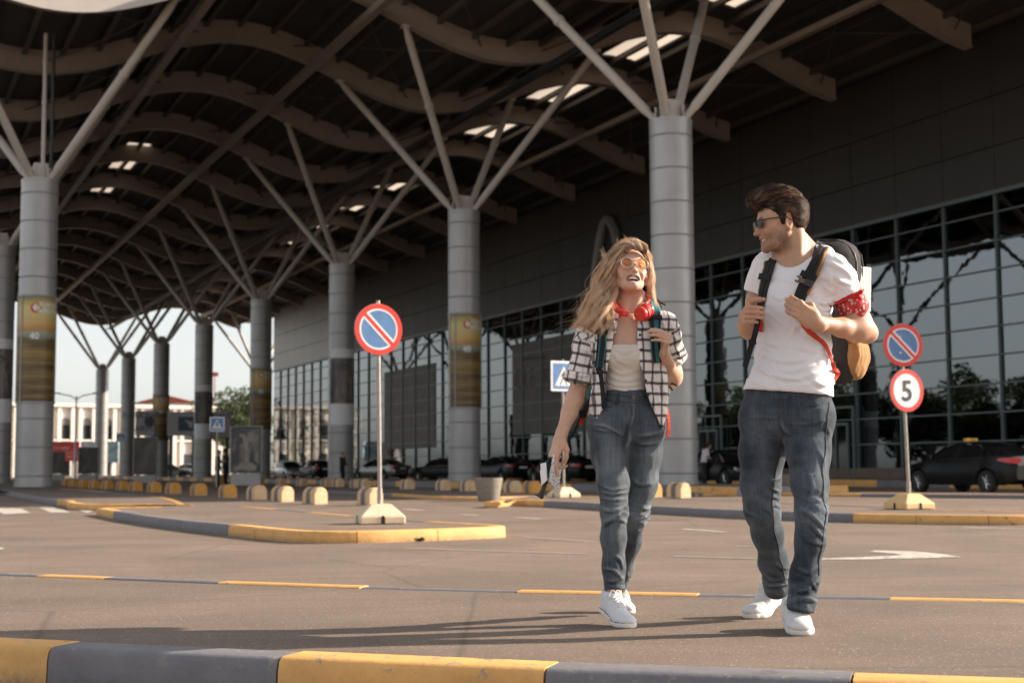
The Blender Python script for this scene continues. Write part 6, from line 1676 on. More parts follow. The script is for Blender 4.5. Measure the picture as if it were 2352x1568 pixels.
# shoes
tl_ = G(1836, 1461)
dirL = unit(A(-.06, -1, 0)); s1 = Fr(tl_-dirL*.300+A(.008, 0, 0), frame_from(dirL, A(0, 0, 1))*np.array([1.10, 1, 1.12]), 1.0); shoe_parts(s1, man, .302, 'leather', 0, -1)
dirR = unit(A(-.80, -.60, 0)); tr_ = G(1722, 1420); s2 = Fr(tr_-dirR*.272+A(0, 0, .0), frame_from(dirR, A(0, 0, 1))*np.array([1.06, 1, 1.10]), 1.0); shoe_parts(s2, man, .302, 'leather', R(27), 1)
# hair
def hair_cap_man():
    H = Sdf(); f = hdm; s = f.s
    H.ell(f(0, .020, .046), (.0845*s, .1035*s, .0915*s), f.R, k=.01)
    for sx in (-1, 1): H.ell(f(sx*.070, -.010, .002), (.0100*s, .011*s, .026*s), f.R, k=.008)
    H.ell(f(0, .060, .020), (.079*s, .066*s, .085*s), f.R, k=.03)
    H.ell(f(0, -.030, .118), (.062*s, .078*s, .036*s), f.R, k=.03); H.ell(f(0, -.088, .104), (.054*s, .040*s, .032*s), f.R, k=.03); H.ell(f(-.01, .030, .118), (.064*s, .07*s, .036*s), f.R, k=.03)
    ys = np.array([-.2, -.075, -.062, -.050, -.036, -.022, -.012, -.004, .010, .030, .042, .055, .085, .12]); zs = np.array([.066, .066, .060, .046, .030, .012, -.024, -.026, .026, .034, -.010, -.048, -.075, -.080])
    def cutf(X, Y, Z):
        q = [((X-f.o[0])*f.R[0, i]+(Y-f.o[1])*f.R[1, i]+(Z-f.o[2])*f.R[2, i])/s for i in range(3)]
        return (q[2]-np.interp(q[1], ys, zs))*-1*s*.7*-1*-1
    H.func(lambda X, Y, Z: cutf(X, Y, Z), f.o-.3, f.o+.3, .010, 'i')
    return H
H = hair_cap_man(); Vh, Fh = H.mesh(.0034); Nh = normals(Vh, Fh); Lh = hdm.inv(Vh)
def flow_man(L_):                  # combing direction: up and back from the brow, down and back at the sides
    x, y, z = L_[:, 0], L_[:, 1], L_[:, 2]; top = sstep(.055, .10, z); d = np.stack([np.sign(x)*.05+x*1.2*top, .9+0*x, np.where(z > .07, .55*sstep(.04, -.09, y)-.5*sstep(.02, .1, y), -.35-.5*sstep(.03, .1, y))], 1); return d/np.linalg.norm(d, axis=1)[:, None]
topm = sstep(.06, .10, Lh[:, 2])
Vh = Vh+Nh*((.001+.0026*topm)*ridged(np.stack([Lh[:, 0]*75+vnoise(Lh*18)*1.3, Lh[:, 1]*13, Lh[:, 2]*(20+15*(1-topm))+Lh[:, 1]*14], 1), 2)+.003*topm*fbm(Lh*28, 2))[:, None]
hb = skin_obj('hair', Vh, Fh, M['hair_m'], man, {'along': ('FLOAT', np.full(len(Vh), .3)), 'vary': ('FLOAT', .25+.3*vnoise(Lh*np.array([160, 30, 60])))})
rn = np.random.RandomState(3); sel = rn.choice(len(Vh), 8500, replace=len(Vh) < 8500); Lr = hdm.inv(Vh[sel]); Fd = flow_man(Lr)@hdm.R.T; Nr = Nh[sel]
def hgrad(Sd, P, e=.003):
    g = np.stack([Sd.at(P+d*e)-Sd.at(P-d*e) for d in np.eye(3)], 1); return g/(np.linalg.norm(g, axis=1)[:, None]+1e-9)
keep = ~((Lr[:, 2] < -.03) & (rn.rand(len(Lr)) < .3)); P0 = Vh[sel][keep]; l0 = Lr[keep]; lnv = (.020+.036*sstep(.05, .11, l0[:, 2]))*rn.uniform(.6, 1.2, len(l0)); cl_ = np.stack([vnoise(l0*np.array([70, 34, 60])+k*11.7) for k in range(3)], 1); jit = rn.normal(0, .10, (len(l0), 3))+.42*cl_; tgt = rn.uniform(-.001, .004, len(l0))+.0095*np.maximum(0, cl_[:, 0])*sstep(.04, .1, l0[:, 2])
steps = [P0.copy()]; Pc = P0.copy()
for q in range(5):
    g = hgrad(H, Pc); d = flow_man(hdm.inv(Pc))@hdm.R.T+jit; d = d-g*(d*g).sum(1)[:, None]; d /= np.linalg.norm(d, axis=1)[:, None]+1e-9
    Pc = Pc+d*(lnv/5)[:, None]; g = hgrad(H, Pc); Pc = Pc-g*(H.at(Pc)-tgt*(q+1)/3)[:, None]; steps.append(Pc.copy())
cur = np.stack(steps, 1); rad = rn.uniform(.0006, .0010, len(cur)); vr = np.clip(.42+.75*cl_[:, 1]+rn.normal(0, .22, len(cur)), 0, 1)
v, f, t = strand_mesh(cur, rad); vary = np.repeat(np.array(vr)**1.6, 18)
skin_obj('hair_strands', v, f, M['hair_m'], hb, {'along': ('FLOAT', t), 'vary': ('FLOAT', vary)}, origin=gm)
# eyes and sunglasses
def eyes(fr, parent, rr=.0126):
    E = Sdf()
    for sx in (-1, 1): E.ell(fr(sx*.0305, -.0795, -.0015), (.0098*fr.s, .0075*fr.s, .0045*fr.s), fr.R, k=.001)
    v, f = E.mesh(.0016); skin_obj('eyes', v, f, M['eye'], parent)
eyes(hdm, man)
def glasses(name, fr, label, lens_mat, frame_mat, rx, rz, thick, shape='square', loc=None, drop=0.0, yf=-.104):
    t = thing(name, label, 'sunglasses', loc if loc is not None else fr.o)
    m = MB(); ln = MB(); cx = .0345
    for sx in (-1, 1):
        th = np.linspace(0, 2*PI, 29)[:-1]; ring = []
        for a in th:
            c, s_ = math.cos(a), math.sin(a)
            if shape == 'square': e = .62; x, z = rx*np.sign(c)*abs(c)**e, rz*np.sign(s_)*abs(s_)**e*(1.0 if s_ > 0 else (1-.10*abs(c)))
            else: x, z = rx*c, rz*s_
            X = sx*cx+x; ring.append((X, yf+.9*X*X+.06*max(0, -z), drop+z))
        P = [fr(*q_) for q_ in ring]; m.tube(P+[P[0], P[1]], thick, 8, caps=False, flat=1.25); ln.add(P, [tuple(range(len(P)))])
        h = fr(sx*(cx+rx*.98), yf+.9*(cx+rx)**2+.002, drop+rz*.55)
        m.tube([h, fr(sx*.0735, -.075, drop+rz*.5+.001), fr(sx*.0815, -.02, drop+rz*.4+.002), fr(sx*.0835, .010, drop+.006), fr(sx*.081, .030, drop-.012)], [thick*1.2, thick*1.1, thick, thick*.9, thick*.9], 8, flat=1.5)
    m.tube([fr(-(cx-rx*.92), yf+.001, drop+rz*.35), fr(0, yf-.004, drop+rz*.55), fr(cx-rx*.92, yf+.001, drop+rz*.35)], thick*1.1, 8)
    local_mb(m, t); local_mb(ln, t); obj('frame', m, frame_mat, t, smooth=True); obj('lens', ln, lens_mat, t); return t
glasses('sunglasses', hdm, 'dark squarish sunglasses worn by the man', M['lens_dark'], M['frame_dark'], .0255, .0185, .0017, 'square')
# bandana tied round the near upper arm
Bn = Sdf(); c0_ = shL+dL*.116; c1_ = shL+dL*.192; Bn.chain([c0_-A(-.004, .004, 0), c1_-A(-.004, .004, 0)], [.0615, .0590], k=.01)
tiltn = unit(dL+A(.22, 0, .18))
for sgn, c in ((-1, c0_-dL*.012), (1, c1_+dL*.018)):
    Bn.func((lambda c, g: lambda X, Y, Z: -g*((X-c[0])*tiltn[0]+(Y-c[1])*tiltn[1]+(Z-c[2])*tiltn[2])+0*X)(c, sgn), c0_-.2, c1_+.2, .006, 's')
Vq, Fq = Bn.mesh(.004); Nq = normals(Vq, Fq); al = (Vq-c0_)@tiltn; Vq = Vq+Nq*(.0022*ridged(np.stack([al*70, (Vq@A(1, 0, 0))*9, Vq[:, 2]*7], 1), 2))[:, None]
bo = skin_obj('bandana', Vq, Fq, M['bandana'], man)
K = Sdf(); kp = S.hit(1967, 677, 5.5, 6.2, .012); K.ell(kp, (.014, .012, .011), k=.008)
K.chain([kp, kp+A(.018, -.006, .012), kp+A(.030, -.002, .022)], [.008, .008, .003], k=.006); K.chain([kp, kp+A(-.022, -.008, -.002), kp+A(-.040, -.006, -.004), kp+A(-.060, 0, -.016)], [.009, .009, .008, .006], k=.006)
K.chain([kp+A(-.02, -.004, -.004), kp+A(-.05, -.004, -.016), kp+A(-.080, .01, -.032)], [.006, .008, .006], k=.006); K.chain([kp, kp+A(.012, -.01, -.016), kp+A(.020, -.008, -.028)], [.007, .006, .002], k=.006)
v, f = K.mesh(.003); skin_obj('knot', v, f, M['bandana_red'], bo, origin=gm)

# ------------------------------------------------------------------ the man's backpack and map
pk0 = JM(1832, 712)-Fm*.262
pack = thing('backpack', 'charcoal backpack with a tan side pocket worn by the man', 'backpack', pk0)
RP = np.stack([Lm, -Fm, A(0, 0, 1)], 1); fp = Fr(pk0, RP)
B = Sdf()
B.box(fp(0, 0, .012), (.163, .105, .290), RP, r=.085, k=.02); B.ell(fp(0, -.01, .21), (.163, .11, .108), RP, k=.05); B.box(fp(0, .10, -.06), (.115, .035, .17), RP, r=.035, k=.03)
B.ell(fp(.0, -.02, -.235), (.15, .10, .06), RP, k=.05)
Vp, Fp = B.mesh(.0058); Np = normals(Vp, Fp); Vp = Vp+Np*(.0045*ridged(Vp*np.array([6, 6, 11]), 2)+.002*fbm(Vp*26, 2))[:, None]
bo_ = skin_obj('bag', Vp, Fp, M['pack_dark'], pack)
Pk = Sdf(); Pk.ell(fp(.145, -.005, -.205), (.038, .078, .075), RP, k=.02); Pk.box(fp(.148, -.005, -.165), (.033, .075, .045), RP, r=.03, k=.03); Pk.ell(fp(.16, -.005, -.105), (.02, .055, .02), RP, k=.01, kind='s')
v, f = Pk.mesh(.0045); nv = normals(v, f); v = v+nv*(.0045*ridged(np.stack([(v-pk0)@-Fm*22, (v-pk0)@Lm*22, v[:, 2]*7], 1), 2))[:, None]; sp = skin_obj('side_pocket', v, f, M['pack_tan'], pack)
m = MB(); ringp = [fp(.148+.036*math.cos(a), -.005+.076*math.sin(a), -.125+.012*math.cos(a)) for a in np.linspace(-1.9, 1.9, 16)]
m.tube(ringp, .0045, 6); m.tube([q_+A(0, 0, -.012) for q_ in ringp], .003, 6); local_mb(m, pack); obj('cord', m, M['piping'], sp, smooth=True)
# zip lines over the top, grab loop
def ring_on(Sd, pts, off): # project points of the pack outward to its skin
    o = []
    for p in pts:
        d = unit(p-pk0); t = np.linspace(.0, .5, 200); q_ = pk0+d*t[:, None]; e = Sd.at(q_)-off; i = len(t)-1-int(np.argmax((e < 0)[::-1])); o.append(q_[i])
    return o
m = MB()
for yy, off in ((-.045, .003), (.03, .003)):
    pts = [fp(.3*math.cos(a), yy, .3*math.sin(a)) for a in np.linspace(-.2, PI+.2, 34)]; m.tube(ring_on(B, pts, off), .0045, 8)
local_mb(m, pack); obj('zip', m, M['buckle_k'], pack, smooth=True)
m = MB()
for zz_, k in ((.10, 1), (-.05, 1), (-.155, 1)):
    pts = [fp(.3*math.cos(a), .3*math.sin(a), zz_) for a in np.linspace(-.9, 1.3, 20)]; P = ring_on(B, pts, .004); m.ribbon(P, .022, .004, [unit(p-fp(0, 0, zz_)) for p in P])
local_mb(m, pack); obj('compression_strap', m, M['webbing'], pack)
for (a, zz_) in ((.95, .10), (1.15, -.05), (1.05, -.155)):
    q_ = ring_on(B, [fp(.3*math.cos(a), .3*math.sin(a), zz_)], .012)[0]; m = MB(); d = unit(q_-fp(0, 0, zz_)); R_ = np.stack([unit(np.cross((0, 0, 1), d)), d, A(0, 0, 1)], 1)
    m.box(q_, (.040, .014, .030), M=R_); m.box(q_+R_[:, 0]*.026, (.018, .010, .008), M=R_); m.box(q_+R_[:, 0]*.026+A(0, 0, .012), (.020, .008, .006), M=R_); m.box(q_+R_[:, 0]*.026-A(0, 0, .012), (.020, .008, .006), M=R_)
    m.tube([q_, q_+d*.012+A(0, 0, -.03), q_+d*.004+A(0, 0, -.055)], .005, 6); local_mb(m, pack); obj('buckle', m, M['buckle'], pack, bev=.003)
# shoulder straps lie on the shirt
body_m = Sdf(); body_m.ops = T.ops+[o for o in S.ops if o[0] == 'u'][:1]
def strap_path(px, off=.010, n=26, y0=5.4, y1=6.4, Sd=T):
    P = [Sd.hit(x, y, y0, y1, off) if not hasattr(x, '__len__') else np.array(x) for x, y in px]; return spline(np.array(P), n)
def lay(P, Sd, e=.006):            # outward normals of the body under a strap
    o = []
    for p in P:
        g = np.array([Sd.at((p+d*e)[None])[0]-Sd.at((p-d*e)[None])[0] for d in np.eye(3)]); o.append(unit(g+1e-9))
    return o
topL = JM(1888, 562, .05); topR = JM(1783, 580, .125)
P1 = strap_path([(topL+A(.02, .07, -.02), 0), (topL, 0), (1878, 592), (1864, 624), (1848, 655), (1836, 684), (1831, 712)])
P2 = strap_path([(topR+A(.03, .06, -.02), 0), (topR, 0), (1768, 610), (1758, 645), (1750, 682), (1742, 722)])
for P, kk, wd in ((P1, 1, .066), (P2, 2, .060)):
    m = MB(); nn_ = lay(P, T); m.ribbon(P, [wd*(1-.25*t) for t in np.linspace(0, 1, len(P))], .013, nn_); local_mb(m, pack)
    so_ = obj('shoulder_strap', m, M['pack_dark'], pack, smooth=True, bev=.004)
    b = [p+unit(np.cross(nn_[i], P[min(i+1, len(P)-1)]-P[max(i-1, 0)]))*(wd*.5*(1-.25*i/len(P)))*(1 if kk == 1 else -1) for i, p in enumerate(P)]
    m = MB(); m.tube(b[:20], .0055, 8); local_mb(m, pack); obj('piping', m, M['piping'], so_, smooth=True)
    m = MB(); q_ = P[4:]; nq = [a*1 for a in nn_[4:]]; m.ribbon([p+n_*.009 for p, n_ in zip(q_, nq)], .024, .003, nq)
    i = 14; n_ = nn_[i]; t_ = unit(P[i+1]-P[i-1]); b_ = np.cross(t_, n_); R_ = np.stack([b_, t_, n_], 1); m.box(P[i]+n_*.011, (.07, .026, .004), M=R_)
    local_mb(m, pack); obj('webbing', m, M['webbing'], so_)
    if kk == 1:
        i = 16; n_ = nn_[i]; t_ = unit(P[i+1]-P[i-1]); b_ = np.cross(t_, n_); R_ = np.stack([b_, t_, n_], 1); c = P[i]+n_*.016
        m = MB(); m.box(c-b_*.018, (.034, .030, .012), M=R_); local_mb(m, pack); obj('buckle_half', m, M['buckle_k'], so_, bev=.003)
        m = MB(); m.box(c+b_*.014, (.030, .020, .010), M=R_); m.box(c+b_*.032+t_*.010, (.018, .008, .008), M=R_); m.box(c+b_*.032-t_*.010, (.018, .008, .008), M=R_); local_mb(m, pack); obj('buckle', m, M['buckle'], so_, bev=.003)
# lower webbing: red strap from the near hand round the waist, loose black end at the far hand
P3 = strap_path([(1838, 728), (1850, 752), (1872, 772), (1893, 788), (1904, 808), (1912, 832)], .012, 22)
m = MB(); m.ribbon(P3, .020, .004, lay(P3, T)); e = P3[-1]; P4 = spline(np.array([e, e+A(.015, .02, -.03), JM(1926, 852, .02), JM(1915, 872, .0), JM(1909, 868, -.03)]), 12); m.ribbon(P4, .02, .004, (0, -1, .2)); local_mb(m, pack); obj('red_webbing', m, M['strap_red'], pack)
P5 = spline(np.array([JM(1742, 722, -.155), JM(1740, 740, -.15), JM(1733, 770, -.12), JM(1722, 805, -.10), JM(1711, 842, -.10)]), 14); m = MB(); m.ribbon(P5, .024, .003, (-.4, -1, .1)); m.box(P5[8], (.030, .012, .022)); local_mb(m, pack); obj('loose_strap', m, M['webbing'], pack)
P6 = strap_path([(1744, 730), (1748, 745), (1746, 762)], .012, 8); m = MB(); m.ribbon(P6, .020, .004, lay(P6, T)); local_mb(m, pack); obj('red_webbing', m, M['strap_red'], pack)
P7 = spline(np.array([JM(1912, 832, .02), JM(1918, 850, .05), JM(1931, 838, .06), JM(1950, 832, .08)]), 12); m = MB(); m.ribbon(P7, .026, .004, (-.2, -1, .2)); local_mb(m, pack); obj('hip_webbing', m, M['webbing'], pack)
mp = thing('folded_map', 'folded paper city map tucked into the side of the charcoal backpack', 'map', JM(1978, 690, .10))
m = MB(); a, b, c, d = JM(1956, 610, .10), JM(2001, 614, .16), JM(2000, 712, .16), JM(1958, 722, .10); nn_ = unit(np.cross(b-a, d-a)); nn_ = nn_ if nn_[1] < 0 else -nn_
for i in range(4):
    o_ = -nn_*.004*i+A(.003*i, 0, -.004*(i % 2)); m.add([a+o_, b+o_, c+o_, d+o_, a+o_-nn_*.002, b+o_-nn_*.002, c+o_-nn_*.002, d+o_-nn_*.002], [(0, 1, 2, 3), (7, 6, 5, 4), (0, 4, 5, 1), (1, 5, 6, 2), (2, 6, 7, 3), (3, 7, 4, 0)])
local_mb(m, mp); obj('sheets', m, M['map'], mp)
# ------------------------------------------------------------------ the woman
YW = 6.21
def JW(x, y, d=0.0): return PT(x, y, YW+d)
PXW = FPX/YW
gw = G(1425, 1428)
woman = thing('person', 'laughing blonde woman in an open checked shirt and grey blue jeans, walking beside the man', 'person', (gw[0], gw[1], 0))
WY = R(6); Lw = A(math.cos(WY), math.sin(WY), 0); Fw = A(math.sin(WY), -math.cos(WY), 0)
stw = lambda y, xl, xr, b, n=2.2, dy=0.0: stn(y, xl, xr, b, n, dy, WY, JW, PXW)
wsR, wsL = JW(1358, 760, .02), JW(1526, 748, -.01)
weR, ww_R = JW(1330, 888, .03), JW(1286, 1006, -.06)
weL, ww_L = JW(1543, 866, .10), JW(1526, 812, -.095)
wn0, wn1 = JW(1449, 662, .03), JW(1444, 722, .035)
hdw = Fr(JW(1445, 627, .0), rot('z', R(9))@rot('x', R(-18))@rot('y', R(4.5)), .965)
chest = [stw(735, 1405, 1490, .055), stw(755, 1382, 1508, .078), stw(790, 1376, 1512, .088), stw(820, 1380, 1503, .094), stw(855, 1388, 1490, .088), stw(890, 1388, 1484, .083), stw(915, 1380, 1490, .088), stw(950, 1368, 1512, .10), stw(990, 1360, 1520, .105)]
S = Sdf(); S.loft(chest, k=.02)
S.chain([wn0, wn1], [.0455, .051], k=.025); S.chain([JW(1420, 700, .04), JW(1398, 738, .035)], [.024, .034], k=.04); S.chain([JW(1472, 700, .04), JW(1496, 735, .025)], [.024, .034], k=.04)
S.seg(JW(1452, 735, -.062), JW(1500, 742, -.02), .010, .009, k=.025); S.seg(JW(1436, 736, -.062), JW(1385, 750, .0), .010, .009, k=.025)
S.seg(JW(1430, 678, .01), JW(1441, 728, -.045), .009, .007, k=.04); S.seg(JW(1474, 674, .005), JW(1452, 728, -.045), .009, .007, k=.04)
for sh in (wsR, wsL): S.seg(JW(1443, 745, .03), sh, .048, .042, k=.03)
for sx, px in ((-1, 1420), (1, 1466)): S.ell(JW(px, 815, -.070), (.046, .038, .044), k=.04)
aR, bR = unit(weR-wsR), unit(ww_R-weR); aL, bL = unit(weL-wsL), unit(ww_L-weL)
S.chain([wsR, wsR+aR*.1, weR], [.043, .043, .036], k=.02); S.chain([weR, weR+bR*.06, weR+bR*.13, ww_R], [.036, .0385, .0335, .0225], k=.02)
S.chain([wsL, wsL+aL*.1, weL], [.043, .043, .037], k=.02); S.chain([weL, weL+bL*.06, ww_L], [.0385, .0385, .0235], k=.025); S.ell(weL+A(.006, -.02, .01), (.034, .04, .05), k=.03)
hwR = hand_frame(ww_R, (-.34, -.16, -.93), (.50, -.82, -.05), True, .90)
hand(S, hwR, [(.35, .25, .12), (.85, .95, .6), (1.0, 1.05, .6), (1.1, 1.1, .6)], thumb=((.25, .80, -.65), (-.05, .95, -.30)))
hwL = hand_frame(ww_L, (.12, -.68, .72), (.22, .64, .72), False, .90)
hand(S, hwL, [(1.30, .30, .15), (1.32, .32, .18), (1.34, .36, .2), (1.34, .42, .25)], spread=.003, thumb=((.45, .70, -.55), (.1, .75, -.65)))
wo_ = head(S, hdw, False, smile=1.0, mouth_open=1.3)
wrl = [JW(1397, 975, -.005), JW(1401, 1040, -.03), JW(1408, 1110, -.06), JW(1411, 1172, -.075), JW(1409, 1235, -.06), JW(1410, 1300, -.045), JW(1411, 1350, -.045)]
wll = [JW(1476, 975, .01), JW(1478, 1040, .015), JW(1474, 1110, .03), JW(1460, 1180, .065), JW(1444, 1245, .16), JW(1427, 1305, .26), JW(1418, 1345, .33)]
S.chain(wrl, [.075, .062, .052, .043, .042, .034, .030], k=.03); S.chain(wll, [.075, .062, .052, .043, .042, .034, .030], k=.03)
S.chain([wrl[-1], JW(1411, 1375, -.05)], [.0295, .031], k=.01); S.ell(JW(1404, 1366, -.035), (.010, .012, .012), k=.015); S.ell(JW(1420, 1364, -.05), (.010, .012, .012), k=.015)
S.chain([wll[-1], JW(1412, 1365, .34)], [.029, .030], k=.01)
Vb, Fb = S.mesh(.0032)
skin_obj('body', Vb, Fb, M['skin_w'], woman, face_attrs(Vb, hdw, wo_, False))
teeth(hdw, wo_, woman, 1.3, gw); eyes(hdw, woman)
# top
T = Sdf(); T.loft(chest[:5]+[stw(890, 1388, 1484, .081), stw(906, 1388, 1484, .078)], grow=.006, k=.02)
for sx, px in ((-1, 1420), (1, 1466)): T.ell(JW(px, 815, -.072), (.052, .042, .048), k=.045)
tp = JW(1440, 797, -.08); tn = unit(A(0, .42, 1)); T.func(lambda X, Y, Z: -((X-tp[0])*tn[0]+(Y-tp[1])*tn[1]+(Z-tp[2])*tn[2])*1.0*-1*-1, tp-.4, tp+.4, .004, 's')
Vt, Ft = T.mesh(.0048); Nt = normals(Vt, Ft); z1 = zpx(1234.6, 516.8, 3.413)
Vt = Vt+Nt*(creases(Vt, Nt, [(z1((560, 1110), (660, 1165), (800, 1130)), .0035, 5), (z1((540, 1180), (680, 1220), (820, 1200)), .004, 4), (z1((530, 1215), (640, 1260), (820, 1245)), .005, 4), (z1((540, 1260), (680, 1295), (830, 1280)), .005, 4), (z1((610, 960), (680, 1000), (780, 960)), .003, 5), (z1((600, 1010), (640, 1060), (700, 1090)), .003, 5)])+.0012*ridged(np.stack([Vt[:, 0]*6, Vt[:, 1]*6, Vt[:, 2]*30+Vt[:, 0]*8], 1), 2))[:, None]
skin_obj('tank_top', Vt, Ft, M['tank'], woman)
# jeans
Jn = Sdf(); Jn.loft([stw(894, 1384, 1488, .088, 2.3), stw(920, 1378, 1497, .094, 2.3), stw(950, 1366, 1514, .105, 2.3), stw(980, 1360, 1521, .110, 2.4), stw(1010, 1366, 1512, .098, 2.3), stw(1030, 1395, 1485, .07, 2.2)], k=.05, capk=.012)
wr_ = [.088, .0750, .0620, .0515, .0480, .0430, .0425]
Jn.chain(wrl, wr_, k=.04); Jn.chain(wll, [.088, .0745, .0625, .0515, .0480, .0440, .0425], k=.04); Jn.ell(JW(1395, 985, .085), (.07, .06, .08), k=.05); Jn.ell(JW(1485, 985, .085), (.07, .06, .08), k=.05)
Jn.loft([(z, x, y, a-.010, b-.010, n, q) for z, x, y, a, b, n, q in (stw(880, 1384, 1488, .088, 2.3), stw(908, 1382, 1491, .090, 2.3))], k=.004, kind='s')
for pth, ra in ((wrl, .044), (wll, .0425)):
    d = unit(pth[-1]-pth[-2]); e = pth[-1]+d*.004
    Jn.func((lambda d, c: lambda X, Y, Z: -((X-c[0])*d[0]+(Y-c[1])*d[1]+(Z-c[2])*d[2])+0*X)(d, e), e-.10, e+.10, .003, 's'); Jn.seg(e-d*.05, e+d*.05, ra-.009, k=.003, kind='s')
Vj, Fj = Jn.mesh(.005); Nj = normals(Vj, Fj); z2 = zpx(1234.6, 861.3, 2.575)
dj = leg_folds(Vj, Nj, [(wrl[3]+A(0, 0, .02), .07, .0032), (wll[3]+A(0, 0, .0), .07, .004)], [(wrl[-1]+A(0, 0, .03), .10, .004), (wll[-1]+A(0, 0, .04), .14, .006)], 1.0, 5.1)
dj += creases(Vj, Nj, [(z2((335, 290), (400, 300), (500, 350)), .006, 4), (z2((330, 310), (380, 320), (440, 330)), .004, 4), (z2((600, 355), (660, 350), (740, 330)), .005, 5), (z2((600, 400), (650, 405), (720, 395)), .005, 4), (z2((380, 650), (450, 675), (525, 660)), .006, 4), (z2((385, 685), (450, 700), (525, 690)), .006, 4), (z2((375, 720), (450, 735), (525, 725)), .005, 4),
    (z2((385, 790), (450, 800), (520, 770)), .006, 4), (z2((375, 870), (430, 850), (500, 800)), .006, 5), (z2((440, 860), (480, 850), (525, 870)), .005, 4), (z2((370, 900), (400, 880), (430, 860)), .004, 4), (z2((600, 850), (630, 840), (650, 820)), .008, 4), (z2((590, 900), (615, 890), (640, 870)), .008, 4), (z2((620, 780), (645, 790), (665, 770)), .006, 4),
    (z2((385, 1140), (450, 1150), (500, 1200)), .006, 4), (z2((395, 1200), (450, 1215), (510, 1190)), .005, 4), (z2((450, 1060), (490, 1090), (510, 1150)), .004, 4), (z2((545, 330), (540, 380), (525, 430)), .006, 5), (z2((560, 150), (570, 220), (550, 320)), .0035, 4), (z2((340, 480), (360, 560), (350, 640)), .004, 5), (z2((560, 600), (600, 640), (680, 640)), .004, 5)])
Vj = Vj+Nj*dj[:, None]
fj = fade_attr(Vj, dj, None, [(wrl[1]+A(.0, -.08, -.02), (.045, .08, .16), .42), (wll[1]+A(.02, -.08, -.06), (.045, .08, .16), .36), (wrl[3]+A(0, -.05, -.02), (.05, .06, .14), .25), (wrl[5]+A(0, -.05, .02), (.05, .06, .14), .15), (wll[3]+A(0, -.05, 0), (.05, .06, .1), .25)])
ed = np.minimum(np.abs((Vj-wrl[-1])@unit(wrl[-1]-wrl[-2])-.0+.022), np.abs((Vj-wll[-1])@unit(wll[-1]-wll[-2])+.022))
jo = skin_obj('jeans', Vj, Fj, M['denim_w'], woman, {'fade': ('FLOAT', fj), 'seam': ('FLOAT', np.zeros(len(Vj))), 'edge': ('FLOAT', sstep(.006, .001, ed)*.8)})
tb = lambda px, r, mat, nm, off=.001: tube_on(Jn, px, 5.6, 6.8, r, mat, nm, jo, off, 30, woman, (Vj, Nj))
tb(z2((395, 108), (470, 118), (560, 128), (630, 135)), .0022, M['thread'], 'waistband_seam'); tb(z2((395, 145), (470, 158), (555, 160), (628, 168)), .0022, M['thread'], 'waistband_seam')
tb(z2((398, 150), (410, 185), (440, 188), (462, 160)), .0022, M['thread'], 'pocket_seam'); tb(z2((585, 170), (580, 240), (560, 300), (552, 320)), .0022, M['thread'], 'fly_seam')
for q_ in ((482, 108, 475, 178), (622, 122, 628, 178)): tb(z2((q_[0], q_[1]), ((q_[0]+q_[2])/2, (q_[1]+q_[3])/2), (q_[2], q_[3])), .0055, M['denim_w'], 'belt_loop', .003)
q_ = Jn.hit(*z2((568, 132))[0], 5.6, 6.8, .003); m = MB(); m.lathe([(.009, -.002), (.009, .002), (.004, .003), (0, .002)], 14, q_, 0, (0, -1, .1)); local_mb(m, woman); obj('button', m, M['buckle'], jo, smooth=True)
# shoes
dR = unit(A(.44, -.88, 0)); tr_ = G(1448, 1442); fr1 = Fr(tr_-dR*.236, frame_from(dR, A(0, 0, 1))*np.array([1.06, 1, 1.06]), 1.0); shoe_parts(fr1, woman, .260, 'canvas', R(17), 1)
dL_ = unit(A(.34, -.86, 0)); tl_ = G(1444, 1409); fr2 = Fr(tl_-dL_*.222, frame_from(dL_, A(0, 0, 1)), 1.0); shoe_parts(fr2, woman, .248, 'canvas', R(34), -1)
# open checked shirt: a thin shell with sleeves, cut open down the front
so = [stw(728, 1392, 1500, .060), stw(748, 1352, 1535, .086), stw(770, 1345, 1540, .102), stw(800, 1352, 1535, .118), stw(840, 1357, 1530, .124), stw(880, 1356, 1533, .124), stw(915, 1354, 1535, .128), stw(950, 1354, 1533, .130), stw(1000, 1356, 1530, .132)]
H_ = Sdf(); H_.loft(so, k=.02)
H_.chain([JW(1412, 716, .04), JW(1380, 745, .03)], [.034, .04], k=.035); H_.chain([JW(1478, 714, .04), JW(1508, 740, .02)], [.034, .04], k=.035)
H_.chain([JW(1418, 716, -.005), JW(1440, 712, .07), JW(1478, 712, -.005)], [.030, .034, .030], k=.02)
In = [(z, x, y, a-.0095, b-.0095, n, q) for z, x, y, a, b, n, q in so]; H_.loft([(In[-1][0]-.05,)+In[-1][1:]]+In, k=.004, kind='s')
H_.seg(JW(1447, 690, .03), JW(1444, 750, .03), .058, .062, k=.006, kind='s')
# front opening: its two edges measured down the picture
eyz = np.array([JW(1440, y)[2] for y in (690, 730, 765, 792, 839, 883, 905, 940, 975, 1010)]); xl = np.array([JW(x, 800, -.1)[0] for x in (1418, 1418, 1411, 1408, 1396, 1389, 1392, 1384, 1366, 1355)]); xr = np.array([JW(x, 800, -.1)[0] for x in (1470, 1470, 1464, 1464, 1470, 1478, 1483, 1496, 1514, 1528)])
def opening(X, Y, Z):
    l, r = np.interp(-Z.ravel(), -eyz, xl).reshape(Z.shape), np.interp(-Z.ravel(), -eyz, xr).reshape(Z.shape)
    return np.maximum(np.maximum(l-X, X-r), (Y-(YW+.0)))
H_.func(opening, A(-.3, 5.5, .6), A(1.4, 6.4, 1.5), .006, 's')
